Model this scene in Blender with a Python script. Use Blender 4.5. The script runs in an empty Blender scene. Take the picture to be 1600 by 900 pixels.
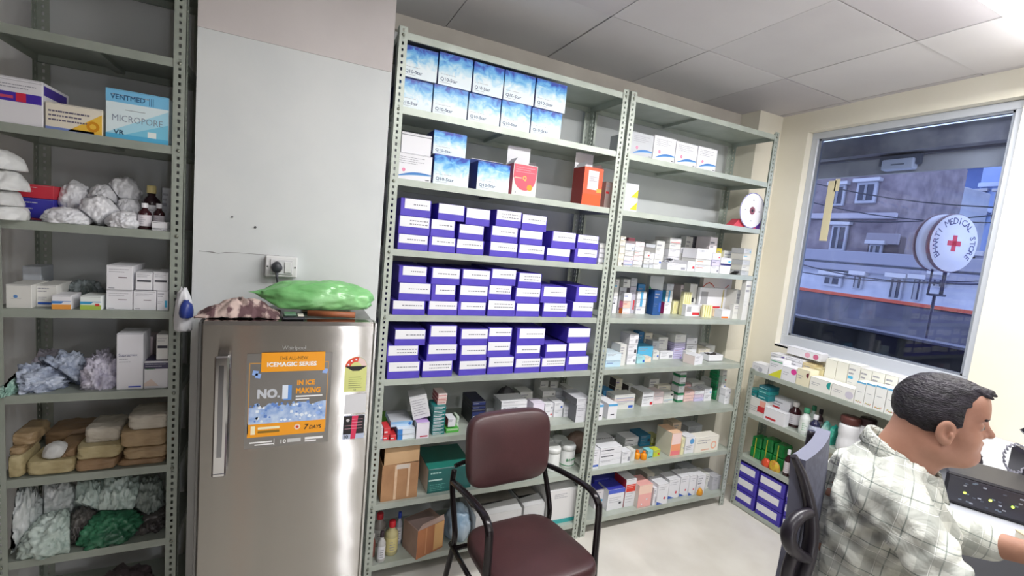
import bpy, bmesh, math, random
import numpy as np
from mathutils import Vector, Matrix, noise
random.seed(7)
SC = bpy.context.scene
COL = SC.collection
# ---------------------------------------------------------------- camera
C = np.array([0.0405, -2.1183, 1.7430]); YAW, PIT, ROL, F = .448, -.1054, .0956, 722.08
fw = np.array([math.sin(YAW)*math.cos(PIT), math.cos(YAW)*math.cos(PIT), math.sin(PIT)])
_r0 = np.array([math.cos(YAW), -math.sin(YAW), 0.0]); _u0 = np.cross(_r0, fw)
RR = _r0*math.cos(ROL)+_u0*math.sin(ROL); UU = -_r0*math.sin(ROL)+_u0*math.cos(ROL)
cd = bpy.data.cameras.new('camera'); cam = bpy.data.objects.new('camera', cd); COL.objects.link(cam)
cd.sensor_width = 36; cd.lens = F/1600*36; cd.clip_start = .02
M = Matrix(((RR[0], UU[0], -fw[0], C[0]), (RR[1], UU[1], -fw[1], C[1]), (RR[2], UU[2], -fw[2], C[2]), (0, 0, 0, 1)))
cam.matrix_world = M; SC.camera = cam
SC.view_settings.view_transform = 'Standard'; SC.view_settings.look = 'None'
SC.view_settings.gamma = 1; SC.view_settings.use_curve_mapping = False
SC.view_settings.exposure = 0.68
# ---------------------------------------------------------------- world: pale evening sky
W = bpy.data.worlds.new('sky'); SC.world = W; W.use_nodes = True
bg = W.node_tree.nodes['Background']; bg.inputs[0].default_value = (.62, .72, 1.0, 1); bg.inputs[1].default_value = 1.5
# ---------------------------------------------------------------- lamps
def area(name, loc, sx_, sy_, energy, col=(1, 1, 1), rot=(0, 0, 0)):
    l = bpy.data.lights.new(name, 'AREA'); l.shape = 'RECTANGLE'; l.size = sx_; l.size_y = sy_; l.energy = energy; l.color = col
    o = bpy.data.objects.new(name, l); o.location = loc; o.rotation_euler = rot; COL.objects.link(o); return o
CEIL = 2.80
# fluorescent battens, those along y unseen and added: (x, y, along, power)
TUBES = [(2.35, -1.235, 'x', 19), (1.10, -1.262, 'x', 17), (.60, -3.15, 'y', 7), (2.1, -3.2, 'y', 17)]
for p in TUBES:
    area('tube_lamp', (p[0], p[1], CEIL-.085), 1.15 if p[2] == 'x' else .04, .04 if p[2] == 'x' else 1.15, p[3], (1, .99, .98))

# ---------------------------------------------------------------- pixel <-> world helpers (frame 1600x900)
def ray(u, v): return fw+RR*(u-800)/F-UU*(v-450)/F
def hit(u, v, ax, val):
    d = ray(u, v); t = (val-C[ax])/d[ax]; return C+d*t
def sx(u, y, z):
    n = RR*F-(u-800)*fw; return C[0]-(n[1]*(y-C[1])+n[2]*(z-C[2]))/n[0]
def sy(u, x, z):
    n = RR*F-(u-800)*fw; return C[1]-(n[0]*(x-C[0])+n[2]*(z-C[2]))/n[1]
def sz(v, x, y):
    n = UU*F+(v-450)*fw; return C[2]-(n[0]*(x-C[0])+n[1]*(y-C[1]))/n[2]
# ---------------------------------------------------------------- materials
def lin(c):
    if isinstance(c, str): c = tuple(int(c[i:i+2], 16)/255 for i in (0, 2, 4))
    return tuple((x/12.92 if x <= .04045 else ((x+.055)/1.055)**2.4) for x in c)+(1,)
_M = {}
def mat(c, rough=.6, metal=0, name=None, spec=.5):
    key = (c, rough, metal, name, spec)
    if key in _M: return _M[key]
    m = bpy.data.materials.new(name or 'paint_'+str(c)); m.use_nodes = True
    b = m.node_tree.nodes['Principled BSDF']; b.inputs['Base Color'].default_value = lin(c)
    b.inputs['Roughness'].default_value = rough; b.inputs['Metallic'].default_value = metal
    b.inputs['Specular IOR Level'].default_value = spec
    _M[key] = m; return m
def nm(m):
    t = m.node_tree; return t, t.nodes['Principled BSDF']
def noisy(c1, c2, scale=6, rough=.6, metal=0, bump=0, bscale=None, name='mottled', detail=6, lo=.35, hi=.65, stretch=None, spec=.5):
    key = (c1, c2, scale, rough, metal, bump, bscale, name, detail, lo, hi, stretch, spec)
    if key in _M: return _M[key]
    m = bpy.data.materials.new(name); m.use_nodes = True; t, b = nm(m)
    tc = t.nodes.new('ShaderNodeTexCoord'); mp = t.nodes.new('ShaderNodeMapping'); t.links.new(tc.outputs['Object'], mp.inputs[0])
    if stretch: mp.inputs['Scale'].default_value = stretch
    n = t.nodes.new('ShaderNodeTexNoise'); n.inputs['Scale'].default_value = scale; n.inputs['Detail'].default_value = detail
    t.links.new(mp.outputs[0], n.inputs['Vector'])
    r = t.nodes.new('ShaderNodeValToRGB'); r.color_ramp.elements[0].color = lin(c1); r.color_ramp.elements[1].color = lin(c2)
    r.color_ramp.elements[0].position = lo; r.color_ramp.elements[1].position = hi
    t.links.new(n.outputs['Fac'], r.inputs[0]); t.links.new(r.outputs[0], b.inputs['Base Color'])
    b.inputs['Roughness'].default_value = rough; b.inputs['Metallic'].default_value = metal; b.inputs['Specular IOR Level'].default_value = spec
    if bump:
        n2 = t.nodes.new('ShaderNodeTexNoise'); n2.inputs['Scale'].default_value = bscale or scale*4; n2.inputs['Detail'].default_value = 5
        t.links.new(mp.outputs[0], n2.inputs['Vector'])
        bp = t.nodes.new('ShaderNodeBump'); bp.inputs['Strength'].default_value = bump; bp.inputs['Distance'].default_value = .01
        t.links.new(n2.outputs['Fac'], bp.inputs['Height']); t.links.new(bp.outputs[0], b.inputs['Normal'])
    _M[key] = m; return m
def emit(c, s, name='glow'):
    key = ('e', c, s)
    if key in _M: return _M[key]
    m = bpy.data.materials.new(name); m.use_nodes = True; t, b = nm(m)
    b.inputs['Base Color'].default_value = lin(c); b.inputs['Emission Color'].default_value = lin(c); b.inputs['Emission Strength'].default_value = s
    _M[key] = m; return m
def clearish(c, alpha=.35, rough=.12, name='clear_plastic', bump=0):
    key = ('cl', c, alpha, rough, bump)
    if key in _M: return _M[key]
    m = bpy.data.materials.new(name); m.use_nodes = True; t, b = nm(m)
    b.inputs['Base Color'].default_value = lin(c); b.inputs['Roughness'].default_value = rough; b.inputs['Alpha'].default_value = alpha
    if bump:
        n2 = t.nodes.new('ShaderNodeTexNoise'); n2.inputs['Scale'].default_value = 30
        bp = t.nodes.new('ShaderNodeBump'); bp.inputs['Strength'].default_value = bump; bp.inputs['Distance'].default_value = .01
        t.links.new(n2.outputs['Fac'], bp.inputs['Height']); t.links.new(bp.outputs[0], b.inputs['Normal'])
    _M[key] = m; return m
# ---------------------------------------------------------------- mesh builder
class MB:
    def __init__(s): s.v = []; s.f = []; s.m = []; s.mats = []; s.sm = []
    def mi(s, m):
        if m not in s.mats: s.mats.append(m)
        return s.mats.index(m)
    def add(s, vs, fs, m, smooth=False):
        o = len(s.v); s.v += [tuple(map(float, v)) for v in vs]; k = s.mi(m)
        for f in fs: s.f.append(tuple(int(i)+o for i in f)); s.m.append(k); s.sm.append(smooth)
        return s
    def box(s, a, b, m, c=0.0):
        x0, y0, z0 = a; x1, y1, z1 = b
        if c <= 0:
            vs = [(x0, y0, z0), (x1, y0, z0), (x1, y1, z0), (x0, y1, z0), (x0, y0, z1), (x1, y0, z1), (x1, y1, z1), (x0, y1, z1)]
            return s.add(vs, [(0, 3, 2, 1), (4, 5, 6, 7), (0, 1, 5, 4), (1, 2, 6, 5), (2, 3, 7, 6), (3, 0, 4, 7)], m)
        c = min(c, .3*abs(x1-x0), .3*abs(y1-y0), .3*abs(z1-z0))
        vs = []; ix = {}
        for i, X in ((0, (x0, x0+c)), (1, (x1, x1-c))):
            for j, Y in ((0, (y0, y0+c)), (1, (y1, y1-c))):
                for k, Z in ((0, (z0, z0+c)), (1, (z1, z1-c))):
                    ix[i, j, k, 0] = len(vs); vs.append((X[0], Y[1], Z[1]))
                    ix[i, j, k, 1] = len(vs); vs.append((X[1], Y[0], Z[1]))
                    ix[i, j, k, 2] = len(vs); vs.append((X[1], Y[1], Z[0]))
        fs = []
        g = lambda i, j, k, a: ix[i, j, k, a]
        for i in (0, 1):
            q = [g(i, 0, 0, 0), g(i, 1, 0, 0), g(i, 1, 1, 0), g(i, 0, 1, 0)]; fs.append(q if i else q[::-1])
            q = [g(0, i, 0, 1), g(1, i, 0, 1), g(1, i, 1, 1), g(0, i, 1, 1)]; fs.append(q[::-1] if i else q)
            q = [g(0, 0, i, 2), g(1, 0, i, 2), g(1, 1, i, 2), g(0, 1, i, 2)]; fs.append(q if i else q[::-1])
        for i in (0, 1):
            for j in (0, 1):
                q = [g(i, j, 0, 0), g(i, j, 0, 1), g(i, j, 1, 1), g(i, j, 1, 0)]; fs.append(q if (i+j) % 2 else q[::-1])
                q = [g(i, 0, j, 0), g(i, 0, j, 2), g(i, 1, j, 2), g(i, 1, j, 0)]; fs.append(q[::-1] if (i+j) % 2 else q)
                q = [g(0, i, j, 1), g(0, i, j, 2), g(1, i, j, 2), g(1, i, j, 1)]; fs.append(q if (i+j) % 2 else q[::-1])
        for i in (0, 1):
            for j in (0, 1):
                for k in (0, 1):
                    q = [g(i, j, k, 0), g(i, j, k, 1), g(i, j, k, 2)]; fs.append(q if (i+j+k) % 2 else q[::-1])
        return s.add(vs, fs, m)
    def quad(s, p, m): return s.add(p, [(0, 1, 2, 3)], m)
    def tube(s, pts, r, m, n=10, cap=True, smooth=True, sq=None):
        P = [Vector(p) for p in pts]; rs = r if isinstance(r, (list, tuple)) else [r]*len(P)
        vs = []; fs = []; up = None
        for i, p in enumerate(P):
            d = (P[min(i+1, len(P)-1)]-P[max(i-1, 0)]).normalized()
            if up is None: up = Vector((0, 0, 1)) if abs(d.z) < .9 else Vector((1, 0, 0))
            a = d.cross(up).normalized(); b = a.cross(d).normalized(); up = b
            for k in range(n):
                t = 2*math.pi*k/n; cx, cy = math.cos(t), math.sin(t)
                if sq: cx *= sq[0]; cy *= sq[1]
                vs.append(p+(a*cx+b*cy)*rs[i])
        for i in range(len(P)-1):
            for k in range(n):
                fs.append((i*n+k, i*n+(k+1) % n, (i+1)*n+(k+1) % n, (i+1)*n+k))
        s.add(vs, fs, m, smooth)
        if cap:
            o = len(s.v)-len(vs); k = s.mi(m)
            s.f.append(tuple(o+i for i in range(n))[::-1]); s.m.append(k); s.sm.append(False)
            s.f.append(tuple(o+(len(P)-1)*n+i for i in range(n))); s.m.append(k); s.sm.append(False)
        return s
    def lathe(s, prof, m, c=(0, 0, 0), n=24, smooth=True):
        vs = []; fs = []
        for r, z in prof:
            for k in range(n):
                t = 2*math.pi*k/n; vs.append((c[0]+r*math.cos(t), c[1]+r*math.sin(t), c[2]+z))
        for i in range(len(prof)-1):
            for k in range(n): fs.append((i*n+k, i*n+(k+1) % n, (i+1)*n+(k+1) % n, (i+1)*n+k))
        fs.append(tuple(range(n))[::-1]); fs.append(tuple((len(prof)-1)*n+i for i in range(n)))
        return s.add(vs, fs, m, smooth)
    def disc(s, cx, cz, r, y, m, n=24, r2=0, a0=0, a1=2*math.pi):
        vs = []; fs = []
        for k in range(n+1):
            t = a0+(a1-a0)*k/n
            vs.append((cx+r*math.cos(t), y, cz+r*math.sin(t))); vs.append((cx+r2*math.cos(t), y, cz+r2*math.sin(t)))
        for k in range(n): fs.append((2*k+1, 2*k, 2*k+2, 2*k+3)[::-1])
        return s.add(vs, fs, m)
    def poly(s, pts, m): return s.add(pts, [tuple(range(len(pts)))], m)
    def xform(s, fn): s.v = [tuple(fn(Vector(v))) for v in s.v]; return s
    def build(s, name, parent=None, loc=None, rotz=0.0, smooth=None):
        me = bpy.data.meshes.new(name); me.from_pydata(s.v, [], s.f)
        for m in s.mats: me.materials.append(m)
        for i, p in enumerate(me.polygons): p.material_index = s.m[i]; p.use_smooth = s.sm[i] if smooth is None else smooth
        me.update()
        o = bpy.data.objects.new(name, me); COL.objects.link(o)
        if parent: o.parent = parent
        if loc is not None: o.location = loc
        o.rotation_euler = (0, 0, rotz)
        return o
def tag(o, label=None, cat=None, group=None, kind=None):
    if label: o['label'] = label
    if cat: o['category'] = cat
    if group: o['group'] = group
    if kind: o['kind'] = kind
    return o
def struct(o): o['kind'] = 'structure'; return o
def empty(name, loc=(0, 0, 0), rotz=0.0):
    o = bpy.data.objects.new(name, None); COL.objects.link(o); o.location = loc; o.rotation_euler = (0, 0, rotz); o.empty_display_size = .1
    return o
_T = {}
def textmesh(s):
    if s in _T: return _T[s]
    cu = bpy.data.curves.new('lettering', 'FONT'); cu.body = s; cu.resolution_u = 2
    o = bpy.data.objects.new('lettering', cu); COL.objects.link(o); bpy.context.view_layer.update()
    dg = bpy.context.evaluated_depsgraph_get(); e = o.evaluated_get(dg); me = e.to_mesh()
    vs = [(v.co.x, v.co.y) for v in me.vertices]; fs = [tuple(p.vertices) for p in me.polygons]; e.to_mesh_clear()
    bpy.data.objects.remove(o); bpy.data.curves.remove(cu)
    if not vs: vs = [(0, 0)]
    x0 = min(v[0] for v in vs); x1 = max(v[0] for v in vs); h = .7
    _T[s] = ([((v[0]-x0)/h, v[1]/h) for v in vs], fs, (x1-x0)/h); return _T[s]
def put_text(mb, s, x, z, h, y, m, w=None, center=False, bold=0, slant=0):
    vs, fs, W_ = textmesh(s); k = 1.0
    if w: k = w/(W_*h)
    off = -W_*h*k/2 if center else 0
    reps = [(0, 0)] if not bold else [(0, 0), (bold*h, 0), (0, bold*h), (bold*h, bold*h)]
    for i, (dx, dz) in enumerate(reps):
        mb.add([(x+off+v[0]*h*k+dx+slant*v[1]*h, y-i*.00002, z+v[1]*h+dz) for v in vs], fs, m)
# surface nets from a sampled distance field
def surfnet(Fv, org, h):
    s = Fv < 0; nx, ny, nz = Fv.shape
    acc = np.zeros((nx-1, ny-1, nz-1, 3)); cnt = np.zeros((nx-1, ny-1, nz-1))
    for ax in range(3):
        sh = [slice(None)]*3; sh2 = [slice(None)]*3; sh[ax] = slice(0, -1); sh2[ax] = slice(1, None)
        a = Fv[tuple(sh)]; b = Fv[tuple(sh2)]; cr = (a < 0) != (b < 0)
        t = np.where(cr, a/np.where(cr, a-b, 1), 0)
        o1, o2 = [i for i in range(3) if i != ax]
        for d1 in (0, 1):
            for d2 in (0, 1):
                sl = [slice(None)]*3; sl[o1] = slice(d1, Fv.shape[o1]-1+d1); sl[o2] = slice(d2, Fv.shape[o2]-1+d2)
                c_ = cr[tuple(sl)]; tt = t[tuple(sl)]; cnt += c_
                acc[..., ax] += np.where(c_, tt, 0); acc[..., o1] += c_*d1; acc[..., o2] += c_*d2
    act = cnt > 0; idx = -np.ones(cnt.shape, int); idx[act] = np.arange(act.sum())
    cells = np.argwhere(act); vs = (cells+acc[act]/cnt[act][:, None])*h+np.array(org)
    faces = []
    for ax in range(3):
        o1, o2 = (ax+1) % 3, (ax+2) % 3
        sh = [slice(1, -1)]*3; sh[ax] = slice(0, -1); sh2 = list(sh); sh2[ax] = slice(1, None)
        a = s[tuple(sh)]; b = s[tuple(sh2)]; q = np.argwhere(a != b)
        if not len(q): continue
        inside = a[tuple(q.T)]
        q = q+1; q[:, ax] -= 1
        def cid(d1, d2):
            c_ = q.copy(); c_[:, o1] -= d1; c_[:, o2] -= d2; return idx[tuple(c_.T)]
        f = np.stack([cid(1, 1), cid(0, 1), cid(0, 0), cid(1, 0)], 1)
        f[~inside] = f[~inside][:, ::-1]; faces.append(f)
    return vs, np.concatenate(faces)
class SDF:
    def __init__(s, lo, hi, h):
        s.h = h; s.lo = np.array(lo, float); n = np.ceil((np.array(hi)-s.lo)/h).astype(int)+1
        g = np.meshgrid(*[s.lo[i]+h*np.arange(n[i]) for i in range(3)], indexing='ij'); s.X, s.Y, s.Z = g
        s.d = np.full(s.X.shape, 9.0)
    def _ell(s, c, r, R=None):
        P = np.stack([s.X-c[0], s.Y-c[1], s.Z-c[2]], -1)
        if R is not None: P = P@np.array(R)
        q = P/np.array(r); k = np.sqrt((q*q).sum(-1)); k2 = np.sqrt(((q/np.array(r))**2).sum(-1))+1e-9
        return k*(k-1)/k2
    def _cap(s, a, b, ra, rb):
        a = np.array(a, float); b = np.array(b, float); ba = b-a; L = (ba*ba).sum()
        px, py, pz = s.X-a[0], s.Y-a[1], s.Z-a[2]
        t = np.clip((px*ba[0]+py*ba[1]+pz*ba[2])/L, 0, 1)
        return np.sqrt((px-t*ba[0])**2+(py-t*ba[1])**2+(pz-t*ba[2])**2)-(ra+(rb-ra)*t)
    def uni(s, d, k=.02):
        h = np.clip(.5+.5*(s.d-d)/k, 0, 1); s.d = s.d*(1-h)+d*h-k*h*(1-h); return s
    def sub(s, d, k=.01):
        h = np.clip(.5-.5*(s.d+d)/k, 0, 1); s.d = s.d*(1-h)-d*h+k*h*(1-h); return s
    def ell(s, c, r, k=.02, R=None): return s.uni(s._ell(c, r, R), k)
    def cap(s, a, b, ra, rb=None, k=.02): return s.uni(s._cap(a, b, ra, ra if rb is None else rb), k)
    def mesh(s): return surfnet(s.d, s.lo, s.h)
def nz(p, sc, seed=0): return noise.noise(Vector(p)*sc+Vector((seed*7.3, seed*3.1, seed*5.7)))

# ---------------------------------------------------------------- shared materials
STEEL = noisy('bcc3ba', 'afb7ad', 9, .42, .25, .05, 60, 'grey_green_enamel')
STEEL_D = noisy('a2a9a0', '979f95', 9, .5, .2, .05, 60, 'grey_green_enamel_darker')  # darker, rougher tone of the enamel, used on the left rack
WHITE = mat('e9e9ee', .45, name='white_card'); OFFW = mat('dcdcd8', .5, name='offwhite_card'); CREAM = mat('e6e0cf', .5, name='cream_card')
GREYW = mat('c3c6cb', .5, name='grey_card'); BLACK = mat('151416', .4, name='black_plastic'); INK = mat('3a3a44', .7, name='ink')
PALEINK = mat('9a9aa4', .7, name='pale_ink'); SEAM = mat('8d8f94', .8, name='card_seam')
PURP = noisy('5949c2', '4d3fb2', 14, .55, 0, .04, 50, 'purple_card'); LABELW = mat('eeeef2', .6, name='label_paper')
KRAFT = noisy('b98d66', '9d7351', 7, .75, 0, .05, 30, 'kraft_card'); KRAFT_L = noisy('c9a67e', 'bb966d', 6, .75, 0, .03, 40, 'kraft_inside')
RED = mat('d02a35', .4); BLUE = mat('2f5fc0', .4); CYAN = mat('4fb3dc', .4); TEAL = mat('1d7f80', .4); GREEN = mat('1e9a4c', .4); ORANGE = mat('f07a1e', .4)
YEL = mat('d9cf2c', .4); PINK = mat('ea7aa6', .4); NAVY = mat('27256b', .4); PURPLE = mat('5b3a9c', .4); MAG = mat('a02468', .4); LAV = mat('cfc8ea', .5)
BLADE = mat('b8bcc4', .25, .7)
# ================================================================= ROOM SHELL
WALLX = 3.20; BACKY = .40; LEFTX = -1.45; REARY = -4.8
wallw = noisy('dadddd', 'd2d6d7', 3, .7, 0, .03, 40, 'white_distemper')
wallc = noisy('efeada', 'e9e3d1', 2, .75, 0, .03, 40, 'cream_distemper')
floorm = noisy('e8e4dc', 'dfdad1', 5, .22, 0, .0, 9, 'cream_floor_tile')
m = MB(); m.box((LEFTX-.1, REARY-.1, -.1), (WALLX+.1, BACKY+.1, 0), floorm); struct(m.build('floor'))
m = MB(); m.box((LEFTX-.1, BACKY, 0), (WALLX+.1, BACKY+.12, 3.0), wallw); struct(m.build('wall_back'))
m = MB(); m.box((LEFTX-.1, REARY, 0), (LEFTX, BACKY, 3.0), mat('5a4f49', .8, name='brown_wall')); struct(m.build('wall_left'))
m = MB(); m.box((LEFTX-.1, REARY-.12, 0), (WALLX+.1, REARY, 3.0), mat('a9a39b', .8, name='dull_wall')); struct(m.build('wall_rear'))
# right wall around the window opening
WY0, WY1, WZ0, WZ1 = -1.04, .015, 1.175, 2.665
m = MB()
m.box((WALLX, REARY-.1, 0), (WALLX+.14, BACKY+.1, WZ0), wallc); m.box((WALLX, REARY-.1, WZ1), (WALLX+.14, BACKY+.1, 3.0), wallc)
m.box((WALLX, REARY-.1, WZ0), (WALLX+.14, WY0, WZ1), wallc); m.box((WALLX, WY1, WZ0), (WALLX+.14, BACKY+.1, WZ1), wallc)
struct(m.build('wall_right'))
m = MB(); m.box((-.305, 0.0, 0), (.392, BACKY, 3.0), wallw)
m.box((-.305, -.003, 2.40), (.392, 0.0, 3.0), noisy('d2cccb', 'cac4c3', 3, .8, 0, .03, 40, 'upper_shade_band')); struct(m.build('trim_1'))          # pier behind the fridge, lamp cut-off shade painted into its upper band
m = MB(); m.box((2.955, .215, 0), (WALLX, BACKY, 3.0), wallc); struct(m.build('trim_2'))                     # corner pier
# ceiling: slab with laid-in boards
m = MB(); m.box((LEFTX-.1, REARY-.1, CEIL+.012), (WALLX+.1, BACKY+.1, CEIL+.1), mat('4b4543', .9, name='ceiling_void'))
cm = [noisy('d3d0d1', 'c9c5c7', 1.6, .8, 0, .02, 60, 'ceiling_board'), noisy('cdc9cb', 'c4bfc2', 1.3, .8, 0, .02, 60, 'ceiling_board_aged'), noisy('d8d5d6', 'd0cccd', 1.5, .8, 0, .02, 60, 'ceiling_board_clean')]
xs = [LEFTX-.1]+[.708+.612*i for i in range(-3, 5)]+[WALLX+.05]; ys = [BACKY-.012-.627*i for i in range(0, 9)]
rr = random.Random(3)
for i in range(len(xs)-1):
    for j in range(len(ys)-1):
        dz = rr.choice([0, .001, .003]); g = rr.choice([.0025, .004, .006])
        m.box((xs[i]+g, ys[j+1]+.002, CEIL+dz), (xs[i+1]-.0015, ys[j]-g*.7, CEIL+.012+dz), rr.choice(cm))
struct(m.build('ceiling'))
# cornice strip of painted wall under the ceiling boards
m = MB(); m.box((.392, BACKY-.03, CEIL-.075), (2.955, BACKY, CEIL+.01), noisy('d8d2c8', 'cfc8bf', 5, .8, name='cornice_paint')); struct(m.build('trim_3'))
# window
alu = mat('c9ced6', .35, .1, name='white_aluminium'); aluk = mat('8f95a0', .5, .2, name='window_gasket')
fx0, fx1 = WALLX+.055, WALLX+.10
m = MB(); fwid = .045
m.box((fx0, WY0, WZ0), (fx1, WY1, WZ0+.075), alu, .003); m.box((fx0, WY0, WZ1-fwid), (fx1, WY1, WZ1), alu, .003)
m.box((fx0, WY0, WZ0+.075), (fx1, WY0+fwid, WZ1-fwid), alu, .003); m.box((fx0, WY1-fwid, WZ0+.075), (fx1, WY1, WZ1-fwid), alu, .003)
for a, b in (((WY0+fwid, WZ0+.075), (WY0+fwid+.012, WZ1-fwid)), ((WY1-fwid-.014, WZ0+.075), (WY1-fwid, WZ1-fwid)), ((WY0+fwid, WZ1-fwid-.012), (WY1-fwid, WZ1-fwid)), ((WY0+fwid, WZ0+.075), (WY1-fwid, WZ0+.087))):
    m.box((fx0+.012, a[0], a[1]), (fx1-.01, b[0], b[1]), aluk)
wf = struct(m.build('window_1'))
def glassm():
    g = bpy.data.materials.new('window_glass'); g.use_nodes = True; t = g.node_tree; t.nodes.clear()
    o = t.nodes.new('ShaderNodeOutputMaterial'); mx = t.nodes.new('ShaderNodeMixShader'); tr = t.nodes.new('ShaderNodeBsdfTransparent'); gl = t.nodes.new('ShaderNodeBsdfGlossy')
    fr = t.nodes.new('ShaderNodeFresnel'); fr.inputs[0].default_value = 1.4
    tr.inputs[0].default_value = (.80, .84, .92, 1); gl.inputs['Roughness'].default_value = .02
    t.links.new(fr.outputs[0], mx.inputs[0]); t.links.new(tr.outputs[0], mx.inputs[1]); t.links.new(gl.outputs[0], mx.inputs[2]); t.links.new(mx.outputs[0], o.inputs[0]); return g
GLASS = glassm()
m = MB(); m.box((fx0+.02, WY0+fwid, WZ0+.08), (fx0+.025, WY1-fwid, WZ1-fwid), GLASS); m.build('window_pane', wf)
m = MB(); m.box((WALLX-.0, WY0, WZ0-.012), (fx0, WY1, WZ0+.004), mat('cfd0d4', .5, name='sill_paint')); m.build('window_sill', wf)
# skirting of the right wall behind the low rack (stained)
# ================================================================= OUTSIDE
def outbox(y0, y1, z0, z1, x0, x1): return (x0, min(y0, y1), z0), (x1, max(y0, y1), z1)
m = MB(); m.box((3.36, -2.6, 2.50), (3.80, 1.2, 2.62), noisy('b5b0aa', '8d888c', 7, .7, name='shutter_paint'))
for k in range(7): m.tube([(3.50+.012*k, -2.6, 2.44-.0*k+.026*k), (3.50+.012*k, 1.2, 2.44+.026*k)], .015, noisy('8d8890', '77727a', 9, .6, .3, name='shutter_slat'), 8)
m.box((3.46, -2.6, 2.385), (3.49, 1.2, 2.50), noisy('d9d4ca', 'bdb7b0', 3, .6, name='shutter_fascia')); m.box((3.44, -2.6, 2.485), (3.46, 1.2, 2.505), mat('8b878c', .5))
tag(m.build('rolling_shutter'), 'rolled-up grey shutter hanging outside above the window', 'shutter')
p = hit(1405, 258, 0, 3.42)
e = empty('light_box', tuple(p)); tag(e, 'small white outdoor box mounted under the rolled shutter outside the window', 'lamp box')
m = MB(); m.box((-.03, -.085, -.03), (.03, .085, .035), mat('dfe2ea', .4, name='white_housing'), .006); m.build('housing', e)
m = MB(); m.box((-.034, -.04, -.004), (-.030, .03, .004), mat('8a8f99', .4)); m.build('vent_slot', e)
m = MB(); m.box((-.01, -.11, .0), (.02, .11, .06), mat('6f7078', .5, name='bracket_steel'), .002); m.build('bracket', e)
# round hanging sign
sxp = 4.2; p = hit(1476, 380, 0, sxp)
e = empty('round_sign', tuple(p), math.radians(-16)); tag(e, 'round white two-faced shop sign with a red cross outside the window', 'sign')
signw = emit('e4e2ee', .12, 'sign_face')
m = MB(); R_ = .200
m.lathe([(R_, -.060), (R_+.004, -.052), (R_+.004, -.040), (R_-.003, -.038), (R_-.0031, -.037), (R_-.003, .038), (R_+.004, .040), (R_+.004, .052), (R_, .060)], mat('7a5f66', .5, name='sign_rim'), n=48)
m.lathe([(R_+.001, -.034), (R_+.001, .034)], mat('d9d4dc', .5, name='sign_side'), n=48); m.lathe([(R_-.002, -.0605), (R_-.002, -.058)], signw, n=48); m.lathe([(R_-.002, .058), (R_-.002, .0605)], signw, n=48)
m.xform(lambda v: Vector((v.x, v.z, v.y))); m.build('sign_drum', e)
m = MB(); rc = emit('d63a52', .10, 'sign_red')
for a, b in (((-.017, -.055), (.017, .055)), ((-.055, -.017), (.055, .017))): m.box((a[0], -.063, a[1]), (b[0], -.061, b[1]), rc)
m.build('red_cross', e)
m = MB(); lm = mat('4b4878', .6, name='sign_lettering'); word = 'BHARTI MEDICAL STORE'
for i, ch in enumerate(word):
    if ch == ' ': continue
    a = math.radians(222-(i+.5)*264/len(word)); vs, fs, W_ = textmesh(ch); h = .044; rad = R_-.066
    ca, sa = math.cos(a), math.sin(a); base = Vector((rad*ca, rad*sa)); ex = Vector((sa, -ca)); ey = Vector((ca, sa)); w_ = W_*h
    vs2 = [base+ex*(v[0]*h-w_/2)+ey*(v[1]*h) for v in vs]
    m.add([(q.x, -.0615, q.y) for q in vs2], fs, lm)
m.build('lettering', e)
m = MB(); ir = mat('4d4a58', .5, .4, name='painted_iron')
for xx in (-.06, .045, .06): m.tube([(xx, 0, -R_+.01), (xx, 0, -R_-.17)], .007, ir, 8)
m.tube([(-.065, 0, -R_-.17), (.09, 0, -R_-.17)], .008, ir, 8); m.tube([(.0, 0, -R_-.17), (.0, 0, -3.0-p[2])], .010, ir, 8); m.build('bracket', e)
# facade opposite and street furniture of the view
def facade(name, label, x, ua, ub, va, wall, wins=(), depth=2.0, trimc=None, bands=(), cat='building'):
    """wall from the ground up to picture row va; windows are picture rectangles (u0, u1, v0, v1) on its plane"""
    ya, yb = hit(ua, 400, 0, x)[1], hit(ub, 400, 0, x)[1]; um = (ua+ub)/2; zt, zb = hit(um, va, 0, x)[2], -3.0; y0, y1 = min(ya, yb), max(ya, yb)
    yc = (y0+y1)/2; e = empty(name, (x, yc, zb)); tag(e, label, cat, 'buildings across the street'); w, h = y1-y0, zt-zb
    mm = MB(); mm.box((0, -w/2, 0), (depth, w/2, h), wall, .02); mm.build('wall', e)
    mm = MB(); mm.box((-.08, -w/2, h-.14), (.0, w/2, h+.03), trimc or wall, .01)
    for vb_ in bands: zz = hit(um, vb_, 0, x)[2]-zb; mm.box((-.10, -w/2, zz-.05), (0, w/2, zz+.05), trimc or wall, .01)
    mm.build('cornice', e)
    for (u0, u1, v0, v1) in wins:
        uc, vc = (u0+u1)/2, (v0+v1)/2; Y1, Y0 = hit(u0, vc, 0, x)[1]-yc, hit(u1, vc, 0, x)[1]-yc; Z1, Z0 = hit(uc, v0, 0, x)[2]-zb, hit(uc, v1, 0, x)[2]-zb
        Y0, Y1 = min(Y0, Y1), max(Y0, Y1); f_ = min(.06, (Y1-Y0)*.15)
        mm = MB(); mm.box((-.06, Y0, Z0), (-.001, Y1, Z1), mat('a9a9b4', .6, name='window_surround'), .01); mm.box((-.12, Y0-.05, Z1), (-.001, Y1+.05, Z1+.06), mat('b9b7bd', .6), .005); f = mm.build('window', e)
        mm = MB(); mm.box((-.07, Y0+f_, Z0+f_), (-.061, Y1-f_, Z1-f_), mat('343445', .15, name='dark_pane')); mm.box((-.08, (Y0+Y1)/2-.02, Z0+f_), (-.071, (Y0+Y1)/2+.02, Z1-f_), mat('85858f', .5)); mm.build('pane', f)
    return e
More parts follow.
